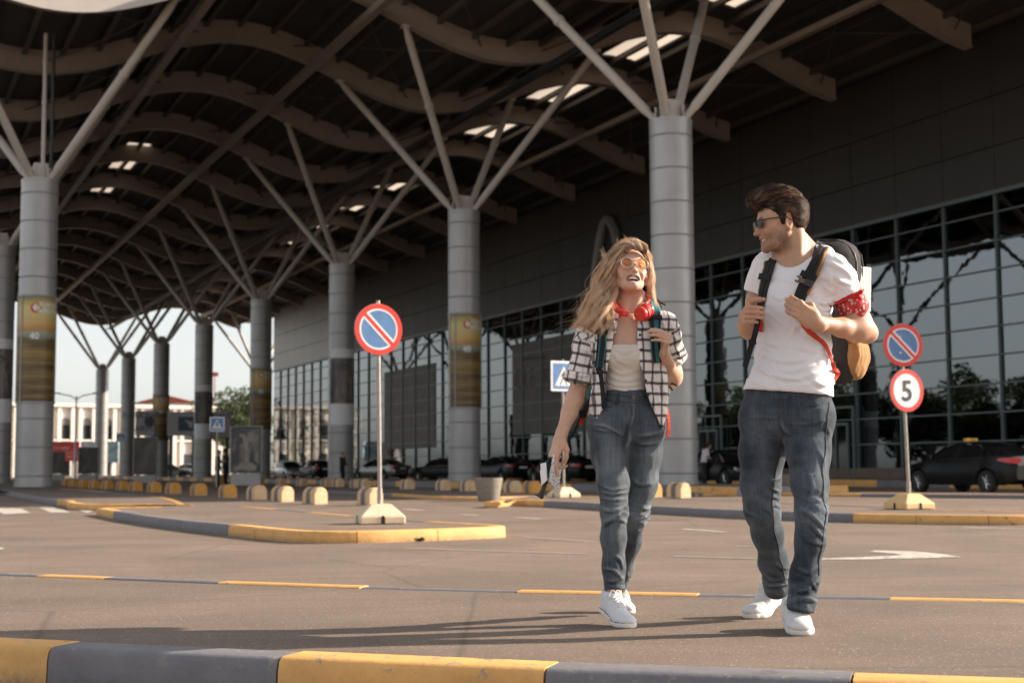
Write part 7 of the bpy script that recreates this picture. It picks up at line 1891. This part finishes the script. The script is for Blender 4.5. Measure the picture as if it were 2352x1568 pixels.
# curved shirt tails
hx = np.array([JW(x, 950, -.1)[0] for x in (1340, 1350, 1363, 1380, 1480, 1500, 1520, 1530, 1545)]); hz = np.array([JW(1440, y, -.1)[2] for y in (925, 936, 968, 975, 985, 985, 996, 960, 930)])
H_.func(lambda X, Y, Z: Z-np.interp(X.ravel(), hx, hz).reshape(X.shape)-.10*np.clip(Y-YW, 0, .2)*-1, A(-.4, 5.6, .55), A(1.4, 6.6, 1.1), .004, 's')
sl = [(wsR, aR, .235, .060, .062), (wsL, aL, .165, .060, .066)]
for sh, d, ln, r0, r1 in sl:
    c = sh+d*ln; H_.seg(JW(1443, 748, .03), sh, .056, .056, k=.03); H_.chain([sh, sh+d*.07, c], [.055, r0, r1], k=.02)
    H_.chain([c-d*.045, c-d*.004], [r1+.004, r1+.006], k=.004)
    H_.func((lambda d, c: lambda X, Y, Z: -((X-c[0])*d[0]+(Y-c[1])*d[1]+(Z-c[2])*d[2])+np.maximum(0, (np.sqrt((X-c[0])**2+(Y-c[1])**2+(Z-c[2])**2)-.085))*4)(d, c), c-.14, c+.14, .004, 's'); H_.seg(c-d*.05, c+d*.08, r1-.008, k=.004, kind='s')
# collar leaves
H_.ecap(JW(1414, 716, -.02), JW(1405, 765, -.098), (.016, .006), (.020, .006), Lw, k=.006); H_.ecap(JW(1476, 716, -.03), JW(1474, 755, -.100), (.016, .006), (.018, .006), Lw, k=.006)
Vs, Fs = H_.mesh(.0044); Ns = normals(Vs, Fs)
def arm_uv(V_, a, d, side):
    q = V_-a; l = q@d; r = q-l[:, None]*d; s_ = unit(np.cross(d, side)); ang = np.arctan2(r@s_, r@unit(np.cross(s_, d))); return np.linalg.norm(r, axis=1), l, ang
rR, lR, gR = arm_uv(Vs, wsR, aR, A(0, 1, 0)); rL, lL, gL = arm_uv(Vs, wsL, aL, A(0, 1, 0))
isR = (lR > .015) & (rR < .078) & (Vs[:, 0] < JW(1372, 800)[0]+.0*lR); isL = (lL > .01) & (rL < .082) & (Vs[:, 0] > JW(1506, 800)[0])
q = Vs-JW(1440, 800); u_ = q@Lw; zz = q[:, 2]; fw_ = q@Fw
U_ = np.where(isR, gR*.06, np.where(isL, gL*.062, u_+.35*np.sign(u_)*np.maximum(-fw_, 0))); W_ = np.where(isR, lR, np.where(isL, lL, -zz))
sh_ = (lR < .05) & (rR < .10) & (lR > -.02) & (u_ < -.11)            # bias cut yoke over the shoulder
U2 = (U_+W_)*.72; W2 = (W_-U_)*.72; U_ = np.where(sh_, U2, U_); W_ = np.where(sh_, W2, W_)
cuff = (isR & (lR > .188)) | (isL & (lL > .122)); U_ = np.where(cuff, U_+.017, U_); W_ = np.where(cuff, W_+.021, W_)
ds = .0032*ridged(np.stack([Vs[:, 0]*7+3, Vs[:, 1]*7, Vs[:, 2]*14+Vs[:, 0]*6], 1), 2)+np.where(isR | isL, .0040*ridged(np.stack([Vs[:, 0]*13, Vs[:, 1]*13, Vs[:, 2]*22+Vs[:, 0]*14], 1)+4, 2), 0)
ds += creases(Vs, Ns, [(z1((330, 960), (390, 985), (450, 970)), .006, 5), (z1((310, 1080), (370, 1090), (440, 1075)), .005, 5), (z1((280, 1170), (350, 1180), (430, 1160)), .006, 5), (z1((400, 900), (420, 1000), (430, 1080)), .005, 5), (z1((260, 1200), (330, 1250), (400, 1280)), .007, 4), (z1((1000, 700), (1040, 760), (1070, 850)), .005, 6), (z1((960, 700), (990, 760), (1010, 830)), .005, 6),
    (z1((950, 1150), (980, 1260), (1010, 1400)), .007, 7), (z1((900, 1160), (940, 1280), (960, 1420)), .005, 6), (z1((850, 1250), (900, 1350), (940, 1500)), .004, 6), (z1((460, 1250), (440, 1350), (430, 1440)), .007, 6), (z1((520, 1100), (500, 1180), (470, 1260)), .006, 6)])
Vs = Vs+Ns*ds[:, None]
sho = skin_obj('checked_shirt', Vs, Fs, M['plaid'], woman, {'weave': ('FLOAT_VECTOR', np.stack([U_, W_, 0*U_], 1))})
m = MB()
for x, y in ((797, 862), (808, 975), (822, 1092), (842, 1217), (860, 1330), (886, 1437)):
    p = H_.hit(*z1((x+6, y))[0], 5.6, 6.6, .002); m.lathe([(.0058, -.001), (.0058, .002), (.003, .0026), (0, .001)], 12, p, 0, (0.05, -1, .05))
local_mb(m, woman); obj('buttons', m, M['black'], sho, smooth=True)
# ------------------------------------------------------------------ her hair: cap, long waved locks, loose strands
H = Sdf(); f = hdw; s = f.s
H.ell(f(0, .022, .038), (.0800*s, .100*s, .088*s), f.R, k=.01); H.ell(f(0, .06, -.03), (.078*s, .062*s, .10*s), f.R, k=.04); H.ell(f(.004, -.040, .110), (.052*s, .052*s, .022*s), f.R, k=.03); H.ell(f(-.040, .00, .06), (.045*s, .07*s, .055*s), f.R, k=.03)
ys = np.array([-.2, -.080, -.066, -.052, -.040, -.028, -.012, .010, .025, .12]); zs = np.array([.078, .078, .066, .048, .022, -.02, -.07, -.10, -.14, -.16])
def cutw(X, Y, Z):
    q_ = [((X-f.o[0])*f.R[0, i]+(Y-f.o[1])*f.R[1, i]+(Z-f.o[2])*f.R[2, i])/s for i in range(3)]; return (q_[2]-np.interp(q_[1], ys, zs))*s*.7
H.func(cutw, f.o-.3, f.o+.3, .010, 'i')
Vh, Fh = H.mesh(.0036); Nh = normals(Vh, Fh); Lh = hdw.inv(Vh)
Vh = Vh+Nh*(.0030*ridged(np.stack([Lh[:, 0]*60+vnoise(Lh*16), Lh[:, 1]*20, Lh[:, 2]*9], 1), 2))[:, None]
hb = skin_obj('hair', Vh, Fh, M['hair_w'], woman, {'along': ('FLOAT', np.clip(.10+(.10-Lh[:, 2])*1.6, 0, .6)), 'vary': ('FLOAT', .2+.35*vnoise(Lh*np.array([120, 90, 25])))})
rn = np.random.RandomState(8)
Lg = [[(1450, 560, -.060), (1430, 569, -.070), (1413, 592, -.050), (1401, 628, -.020), (1394, 668, -.01), (1376, 705, -.04), (1346, 738, -.06), (1324, 750, -.07)],
      [(1448, 556, -.02), (1419, 567, .0), (1397, 604, .02), (1371, 655, .02), (1352, 702, .0), (1334, 735, -.02), (1318, 744, -.03)],
      [(1452, 558, -.065), (1428, 572, -.075), (1408, 604, -.050), (1398, 648, -.025), (1398, 690, -.05), (1388, 735, -.105), (1378, 772, -.115)],
      [(1450, 556, .03), (1415, 566, .06), (1390, 612, .075), (1364, 664, .07), (1347, 710, .04), (1340, 742, .01)],
      [(1448, 557, -.01), (1420, 570, -.03), (1400, 616, -.02), (1382, 672, -.03), (1370, 720, -.08), (1362, 756, -.095)],
      [(1450, 556, -.04), (1420, 572, -.055), (1402, 616, -.03), (1394, 676, -.02), (1388, 722, -.08), (1400, 760, -.12)]]
Rg = [[(1454, 558, -.055), (1474, 566, -.06), (1491, 596, -.03), (1496, 645, .0), (1502, 690, .0), (1512, 720, -.01)],
      [(1452, 556, -.01), (1478, 570, .01), (1494, 616, .04), (1497, 664, .06), (1497, 704, .06), (1506, 735, .05)],
      [(1454, 555, .03), (1480, 574, .07), (1491, 630, .09), (1490, 680, .09), (1490, 725, .09)]]
Tg = [[(1462, 570, -.074), (1450, 561, -.080), (1430, 563, -.060), (1408, 587, -.03), (1392, 630, .0), (1380, 665, .0)],
      [(1474, 574, -.070), (1468, 563, -.072), (1453, 555, -.05), (1430, 559, .0), (1404, 585, .03), (1385, 625, .05)],
      [(1482, 582, -.056), (1484, 572, -.060), (1474, 560, -.05), (1453, 554, .0), (1427, 558, .05), (1402, 590, .08)],
      [(1450, 569, -.074), (1438, 564, -.074), (1419, 575, -.05), (1405, 605, -.03), (1397, 645, -.01), (1392, 690, -.03)]]
NS = 34
def locks(guides, n, spread, wave, side):
    C_, r_, v_ = [], [], []
    G_ = [spline(np.array([JW(*p) for p in g]), NS) for g in guides]
    nl = max(8, n//60)
    for j in range(nl):
        i0 = rn.randint(len(G_)); i1 = rn.randint(len(G_)); t = rn.rand()**1.3*.5; base = G_[i0]*(1-t)+G_[i1]*t
        off = rn.normal(0, 1, 3)*np.array([spread*1.2, spread, spread*.5]); ph = rn.normal(2.2, 1.1); fq = rn.uniform(3.0, 4.4); am = wave*rn.uniform(.5, 1.5); ang = rn.normal(0, .7); q_ = np.linspace(0, 1, NS); vv = rn.rand(); cut_ = rn.uniform(.78, 1.05)
        k_ = sstep(.06, .50, q_)
        w1 = np.sin(q_*fq*6.28+ph)*am*k_; w2 = np.cos(q_*fq*6.28+ph)*am*k_
        ctr = base+off*(.35+.65*k_)[:, None]+w1[:, None]*A(math.cos(ang), math.sin(ang), .25)+w2[:, None]*A(-math.sin(ang), math.cos(ang), .1)*.8
        for _ in range(60):
            o2 = rn.normal(0, 1, 3)*.0034; tw = rn.uniform(.5, 1.4); c = ctr+o2*(.5+tw*q_[:, None]*.9)+np.cumsum(rn.normal(0, .0005, (NS, 3)), 0)
            m_ = max(12, int(NS*min(1, cut_*rn.uniform(.86, 1.08)))); C_.append(c[:m_] if m_ == NS else spline(c[:m_], NS)); r_.append(rn.uniform(.0004, .0008)); v_.append(np.clip(vv*.85+rn.rand()*.25, 0, 1))
    return C_, r_, v_
a1_, b1_, c1_ = locks(Lg, 5600, .0155, .0150, -1); a2_, b2_, c2_ = locks(Rg, 720, .006, .0065, 1); a3_, b3_, c3_ = locks(Tg, 1300, .006, .003, 0); a2_, b2_, c2_ = a2_+a3_, b2_+b3_, c2_+c3_
# flicked end by the temple and flyaway hairs against the dark
fl = []
for _ in range(26): p = [JW(1424+rn.normal(0, 4), 578+rn.normal(0, 4), -.05), JW(1404+rn.normal(0, 4), 592+rn.normal(0, 3), -.05), JW(1391+rn.normal(0, 4), 589+rn.normal(0, 4), -.05), JW(1383+rn.normal(0, 4), 576+rn.normal(0, 5), -.05)]; fl.append(spline(np.array(p), NS))
for _ in range(36):
    a = rn.uniform(.15, 3.0); b = A(math.cos(a), 0, math.sin(a)); p0 = JW(1447, 610, .03)+b*np.array([.080, 1, .098])*1.0; L_ = rn.uniform(.02, .06); t_ = unit(A(-math.sin(a), 0, math.cos(a))*(1 if rn.rand() < .7 else -1)+b*.2+rn.normal(0, .2, 3)); fl.append(spline(np.array([p0, p0+t_*L_*.5+b*.006, p0+t_*L_+rn.normal(0, .012, 3)]), NS))
for _ in range(110):
    i = rn.randint(len(a1_)); c = a1_[i].copy(); d_ = rn.normal(0, 1, 3)*np.array([.035, .012, .02])+A(-.018, 0, 0); fl.append(c+d_*np.linspace(0, 1, NS)[:, None]**1.5)
v, fF, t = strand_mesh(a1_+a2_+fl, b1_+b2_+[.0005]*len(fl)); vv = np.repeat(np.array(c1_+c2_+[.8]*len(fl)), 3*NS)
skin_obj('hair_strands', v, fF, M['hair_w'], hb, {'along': ('FLOAT', t), 'vary': ('FLOAT', vv)}, origin=gw)
# round clear glasses with amber lenses
glasses('sunglasses', hdw, 'round clear framed glasses with amber lenses worn by the laughing woman', M['lens_amber'], M['frame_clear'], .0262, .0250, .0026, 'round', drop=-.004, yf=-.1085)
# red headphones resting round her neck
hp = thing('headphones', 'red headphones hanging round the neck of the woman', 'headphones', JW(1460, 715, -.06))
ring = [JW(1409, 690, -.01), JW(1413, 708, -.055), JW(1428, 718, -.085), JW(1440, 722, -.095)]; bk = [JW(1409, 690, -.01), JW(1414, 676, .06), JW(1446, 672, .11), JW(1482, 676, .07), JW(1492, 690, .0), JW(1484, 700, -.05)]
m = MB(); P = spline(np.array(ring), 12); m.ribbon(P, .026, .010, [unit(p-JW(1446, 700, .03)) for p in P]); P = spline(np.array(bk), 22); m.ribbon(P, .024, .010, [unit(p-JW(1446, 695, .03)) for p in P]); local_mb(m, hp); obj('headband', m, M['hp_red'], hp, smooth=True, bev=.003)
m = MB(); c = JW(1436, 719, -.098); m.box(c, (.024, .014, .026), M=rot('z', .25)); local_mb(m, hp); obj('hinge', m, M['hp_red'], hp, bev=.004)
m = MB()
for dz in (0, -.012): m.tube(spline(np.array([c+A(.008, -.004, dz*.8), JW(1452, 719-dz*300, -.11), JW(1462, 719-dz*700, -.115), JW(1470, 722-dz*500, -.11)]), 12), .0013, 6)
local_mb(m, hp); obj('wire', m, M['hp_red'], hp, smooth=True)
def cup(c, ax, r, nm):
    ax = unit(ax); m = MB(); m.lathe([(0, .018), (r*.80, .018), (r*.86, .013), (r*.90, .004), (r*.86, .0)], 28, c, 0, ax); local_mb(m, hp); o = obj(nm, m, M['hp_red'], hp, smooth=True, angle=35)
    m = MB(); m.lathe([(r*.84, .001), (r*.98, -.004), (r*1.0, -.011), (r*.95, -.019), (r*.5, -.021), (0, -.016)], 28, c, 0, ax); local_mb(m, hp); obj('pad', m, M['hp_pad'], o, smooth=True, angle=60); return o
cup(JW(1474, 720, -.115), A(-.62, -.75, -.20), .036, 'ear_cup'); cup(JW(1486, 713, -.095), A(.72, .55, .20), .033, 'ear_cup')
# teal backpack on her back, straps over the shirt
wp0 = JW(1443, 800)-Fw*.235; wpk = thing('backpack', 'teal backpack with black and red straps worn by the woman', 'backpack', wp0); RPw = np.stack([Lw, -Fw, A(0, 0, 1)], 1); fw2 = Fr(wp0, RPw)
B = Sdf(); B.box(fw2(.02, 0, .0), (.145, .095, .24), RPw, r=.08); B.ell(fw2(.035, -.02, .17), (.115, .10, .09), RPw, k=.05); B.ell(fw2(.0, -.01, -.17), (.15, .09, .08), RPw, k=.05)
v, fF = B.mesh(.006); n_ = normals(v, fF); v = v+n_*(.004*ridged(v*np.array([7, 7, 12]), 2))[:, None]; skin_obj('bag', v, fF, M['pack_teal'], wpk)
body_w = Sdf(); body_w.ops = [o for o in H_.ops if o[0] == 'u']+[o for o in T.ops if o[0] == 'u'][:1]
def wstrap(px, n=26, off=.010): return spline(np.array([body_w.hit(x, y, 5.6, 6.5, off) for x, y in px]), n)
PR = wstrap(z1((535, 715), (515, 780), (505, 860), (500, 950), (492, 1040), (482, 1120))); PL = wstrap(z1((905, 600), (925, 690), (925, 800), (920, 900), (925, 1000), (935, 1080)))
for P, bits in ((PR, 0), (PL, 1)):
    nn_ = lay(P, body_w); m = MB(); m.ribbon(P, [.052-.016*t for t in np.linspace(0, 1, len(P))], .013, nn_); local_mb(m, wpk); st2 = obj('shoulder_strap', m, M['pack_teal'], wpk, smooth=True, bev=.004)
    m = MB(); o_ = 9 if not bits else 5; q_ = P[o_:]; nq = nn_[o_:]; b_ = [unit(np.cross(n2, P[min(i+o_+1, len(P)-1)]-P[i+o_-1])) for i, n2 in enumerate(nq)]
    m.ribbon([p+n2*.009+bb*(.009 if not bits else -.015) for p, n2, bb in zip(q_, nq, b_)], .022 if not bits else .013, .004, nq); m.ribbon([p+n2*.007+bb*(-.014 if not bits else .016) for p, n2, bb in zip(q_, nq, b_)], .008, .004, nq)
    i = 9 if not bits else 7; n2 = nn_[i]; t_ = unit(P[i+1]-P[i-1]); R_ = np.stack([np.cross(t_, n2), t_, n2], 1); m.box(P[i]+n2*.010, (.056, .018, .006), M=R_); local_mb(m, wpk); obj('webbing', m, M['webbing'], st2)
m = MB(); P = spline(np.array([PR[-1], body_w.hit(*z1((500, 1200))[0], 5.6, 6.5, .012), body_w.hit(*z1((512, 1320))[0], 5.6, 6.5, .016), body_w.hit(*z1((520, 1440))[0], 5.6, 6.5, .012)]), 16); m.ribbon(P, .019, .003, (0, -1, 0)); m.box(P[2], (.026, .014, .022)); local_mb(m, wpk); obj('loose_strap', m, M['webbing'], wpk)
m = MB(); P = spline(np.array([PR[-1]+A(-.005, .01, 0), JW(1362, 905, .05), JW(1345, 935, .12), JW(1335, 962, .14)]), 14); m.ribbon(P, .022, .003, (-.5, -1, .1)); P = spline(np.array([JW(1340, 945, .13), JW(1322, 985, .10), JW(1306, 1010, .08), JW(1295, 1035, .07)]), 12); m.ribbon(P, .014, .003, (-.3, -1, 0)); m.box(JW(1338, 950, .10), (.03, .02, .03)); local_mb(m, wpk); obj('side_strap', m, M['webbing'], wpk)
for pts, wd_, nn_ in (([JW(1348, 940, .14), JW(1340, 958, .11), JW(1333, 975, .10)], .018, (-.2, -1, 0)), ([JW(1510, 838, -.02), JW(1514, 852, .0), JW(1518, 868, .06)], .020, (.3, -1, 0)), ([JW(1531, 935, .10), JW(1536, 970, .04), JW(1534, 1003, .02)], .015, (.3, -1, 0))):
    m = MB(); m.ribbon(spline(np.array(pts), 9), wd_, .005, nn_); local_mb(m, wpk); obj('red_webbing', m, M['strap_red'], wpk)
m = MB()
for k, (a, b, c) in enumerate([((1506, 684, .08), (1516, 694, .05), (1528, 700, .03)), ((1500, 680, .08), (1512, 690, .08), (1519, 706, .06)), ((1535, 880, .08), (1548, 882, .03), (1555, 886, .02)), ((1532, 872, .08), (1545, 872, .04), (1553, 866, .03)), ((1530, 884, .08), (1540, 890, .04), (1545, 896, .03))]): m.tube(spline(np.array([JW(*a), JW(*b), JW(*c)]), 8), .0045, 7)
local_mb(m, wpk); obj('pull_cord', m, M['buckle_k'], wpk, smooth=True)
# papers in her hanging hand
ct_ = hwR(.0, .13, -.035)
nbk = thing('notebook', 'small notebook with a black speckled white cover held in the hanging hand of the woman', 'notebook', ct_)
def slab(name, parent, corners, th, mat, rim=None, seg=1):
    P = [JW(*c) for c in corners]; n_ = unit(np.cross(P[1]-P[0], P[3]-P[0])); n_ = n_ if n_[1] < 0 else -n_; m = MB()
    m.add([p+n_*th/2 for p in P]+[p-n_*th/2 for p in P], [(0, 1, 2, 3), (7, 6, 5, 4), (0, 4, 5, 1), (1, 5, 6, 2), (2, 6, 7, 3), (3, 7, 4, 0)]); local_mb(m, parent); return obj(name, m, mat, parent)
z3 = lambda x, y, d: ((1900+x/2.24)/1.7415, (1350+y/2.24)/1.7415, d)
slab('cover', nbk, [z3(705, 1045, -.10), z3(772, 1150, -.055), z3(740, 1385, -.055), z3(663, 1290, -.10)], .010, M['dots'])
psp = thing('passport', 'open dark green passport cover held behind the speckled notebook', 'passport', ct_)
slab('cover', psp, [z3(628, 1108, -.105), z3(704, 1050, -.075), z3(660, 1292, -.07), z3(648, 1290, -.10)], .004, M['green_cover'])
m = MB(); P = [JW(*z3(*q_)) for q_ in ((585, 1250, -.10), (600, 1330, -.10), (560, 1400, -.11), (522, 1408, -.13))]; Q = [JW(*z3(*q_)) for q_ in ((650, 1290, -.08), (628, 1360, -.08), (602, 1444, -.09), (560, 1415, -.12))]
m.grid([[a, b] for a, b in zip(spline(np.array(P), 10), spline(np.array(Q), 10))]); o = obj('flap', local_mb(m, psp), M['dark_leather'], psp, smooth=True); sd_ = o.modifiers.new('thickness', 'SOLIDIFY'); sd_.thickness = .003
tk = thing('boarding_passes', 'white boarding passes sticking out of the passport in her hand', 'tickets', ct_)
slab('sheet', tk, [z3(586, 1128, -.112), z3(636, 1116, -.108), z3(648, 1275, -.104), z3(596, 1322, -.108)], .002, M['paper']); slab('sheet', tk, [z3(582, 1190, -.118), z3(630, 1160, -.114), z3(642, 1270, -.110), z3(597, 1325, -.114)], .002, M['paper'])
# ------------------------------------------------------------------ people far back under the canopy
def far_person(p, face, H, label, top, legs_, hairc, pose='stand', long_sleeve=False, group=None):
    t = thing('person', label, 'person', p, 0, group); k = H/1.76; o_ = np.array(p, float)
    c, s_ = math.cos(face), math.sin(face); F_ = A(c, s_, 0); L_ = A(-s_, c, 0); Z_ = A(0, 0, 1)
    lean = {'lean': .20, 'stand': .03, 'talk': .05}[pose]
    def W(f, l, z): return o_+(F_*(f+lean*max(0, z-.95))+L_*l+Z_*z)*k
    sh = [W(.0, sg*.185, 1.43) for sg in (-1, 1)]
    if pose == 'stand': el = [W(.06, sg*.24, 1.14) for sg in (-1, 1)]; wr = [W(.24, -sg*.04, 1.12+.03*sg) for sg in (-1, 1)]
    elif pose == 'lean': el = [W(.10, sg*.22, 1.16) for sg in (-1, 1)]; wr = [W(.33, sg*.12, 1.08) for sg in (-1, 1)]
    else: el = [W(.02, sg*.24, 1.15) for sg in (-1, 1)]; wr = [W(.22, -.13, 1.20), W(.10, .20, .92)]
    hd = W(.02+(.06 if pose == 'lean' else .02), 0, 1.63 if pose != 'lean' else 1.60)
    S_ = Sdf(); S_.ell(hd+F_*.02*k, (.078*k, .088*k, .112*k), k=.02); S_.ell(hd+F_*.09*k-Z_*.015*k, (.018*k, .018*k, .018*k), k=.02); S_.ell(hd+F_*.045*k-Z_*.075*k, (.045*k, .045*k, .04*k), k=.03)
    S_.chain([hd-Z_*.06*k, W(0, 0, 1.44)], [.055*k, .06*k], k=.03); S_.seg(W(0, 0, 1.42), W(0, 0, 1.0), .10*k, .10*k, k=.03)
    for i, sg in enumerate((-1, 1)):
        S_.chain([W(0, 0, 1.4), sh[i], el[i], wr[i]], [.06*k, .048*k, .040*k, .030*k], k=.03); d = unit(wr[i]-el[i]); S_.ecap(wr[i], wr[i]+d*.10*k, (.035*k, .02*k), (.034*k, .018*k), (0, 0, 1), k=.02)
        for q in range(4): S_.chain([wr[i]+d*.09*k+Z_*(.024-.016*q)*k, wr[i]+d*.15*k+Z_*(.022-.016*q)*k, wr[i]+d*.165*k+Z_*(.01-.014*q)*k-F_*.01*k], [.009*k]*3, k=.004)
        S_.chain([W(0, sg*.09, .95), W(.03, sg*.10, .5), W(0, sg*.11, .08)], [.06*k, .05*k, .035*k], k=.03)
    v, f = S_.mesh(.012*k, .04); zz = np.zeros(len(v)); skin_obj('body', v, f, M['skin_m'], t)
    T_ = Sdf(); T_.ecap(W(0, 0, 1.36), W(0, 0, 1.16), (.185*k, .118*k), (.165*k, .115*k), L_, k=.05); T_.ecap(W(0, 0, 1.16), W(0, 0, .98), (.165*k, .115*k), (.175*k, .12*k), L_, k=.04)
    for i in range(2):
        pts = [W(0, 0, 1.38), sh[i], sh[i]+(el[i]-sh[i])*(.55 if not long_sleeve else 1.0)]
        T_.chain(pts, [.09*k, .068*k, .066*k], k=.04)
        if long_sleeve: T_.chain([el[i], wr[i]], [.056*k, .043*k], k=.03)
    v, f = T_.mesh(.013*k, .04); n_ = normals(v, f); v = v+n_*(.006*ridged(v*9, 2))[:, None]; skin_obj('shirt', v, f, top, t)
    J_ = Sdf(); J_.ecap(W(0, 0, 1.0), W(0, 0, .90), (.168*k, .118*k), (.175*k, .125*k), L_, k=.04)
    for sg in (-1, 1): J_.chain([W(0, sg*.085, .92), W(.035, sg*.095, .5), W(-.0, sg*.105, .09)], [.093*k, .072*k, .062*k], k=.04)
    v, f = J_.mesh(.013*k, .04); n_ = normals(v, f); v = v+n_*(.006*ridged(v*9, 2))[:, None]; skin_obj('trousers', v, f, legs_, t)
    for sg in (-1, 1): D_ = Sdf(); D_.ecap(W(-.05, sg*.105, .045), W(.15, sg*.115, .035), (.042*k, .045*k), (.045*k, .035*k), L_, k=.01); v, f = D_.mesh(.013*k, .03); skin_obj('shoe', v, f, M['black'], t)
    Hh = Sdf(); Hh.ell(hd-F_*.012*k+Z_*.028*k, (.088*k, .094*k, .102*k), k=.02)
    cf = hd+F_*.085*k-Z_*.045*k; Hh.ell(cf, (.085*k, .085*k, .10*k), k=.02, kind='s')
    v, f = Hh.mesh(.012*k, .03); skin_obj('hair', v, f, hairc, t, {'along': ('FLOAT', np.full(len(v), .3)), 'vary': ('FLOAT', np.full(len(v), .3))})
    return t
M['dark_cloth'] = cotton('black cloth', (.022, .021, .023), .002, 12); M['grey_cloth'] = cotton('dark grey cloth', (.085, .078, .078), .002, 12); M['shirt_cloth'] = cotton('white shirt cloth', (.66, .62, .68), .002, 12)
M['hair_red'] = plain('reddish brown hair', (.10, .035, .018), .6)
p = G(1617, 1112, RZ); far_person((p[0]*.875, p[1]*.875, RZ), R(10), 1.78, 'man in a white shirt and dark trousers leaning over a car behind the bare column', M['shirt_cloth'], M['dark_cloth'], M['hair_m'], 'lean')
p = G(786, 1104, 0); p = p*(62/p[1]); p = PT(786, 1104, 70); far_person((p[0], 70, RZ), R(-20), 1.62, 'person in dark clothes with folded arms standing before the dark portrait column', M['dark_cloth'], M['dark_cloth'], M['hair_m'], 'stand', True)
p = PT(499, 1110, 62); far_person((p[0], 62, RZ), R(0), 1.66, 'person in black with reddish hair talking beside the tall pale figure lightbox', M['dark_cloth'], M['dark_cloth'], M['hair_red'], 'talk', True)
p = PT(519, 1110, 63); far_person((p[0], 63, RZ), R(180), 1.74, 'person in a dark grey top with back turned, right beside the tall figure lightbox', M['grey_cloth'], M['dark_cloth'], M['hair_m'], 'talk', True)
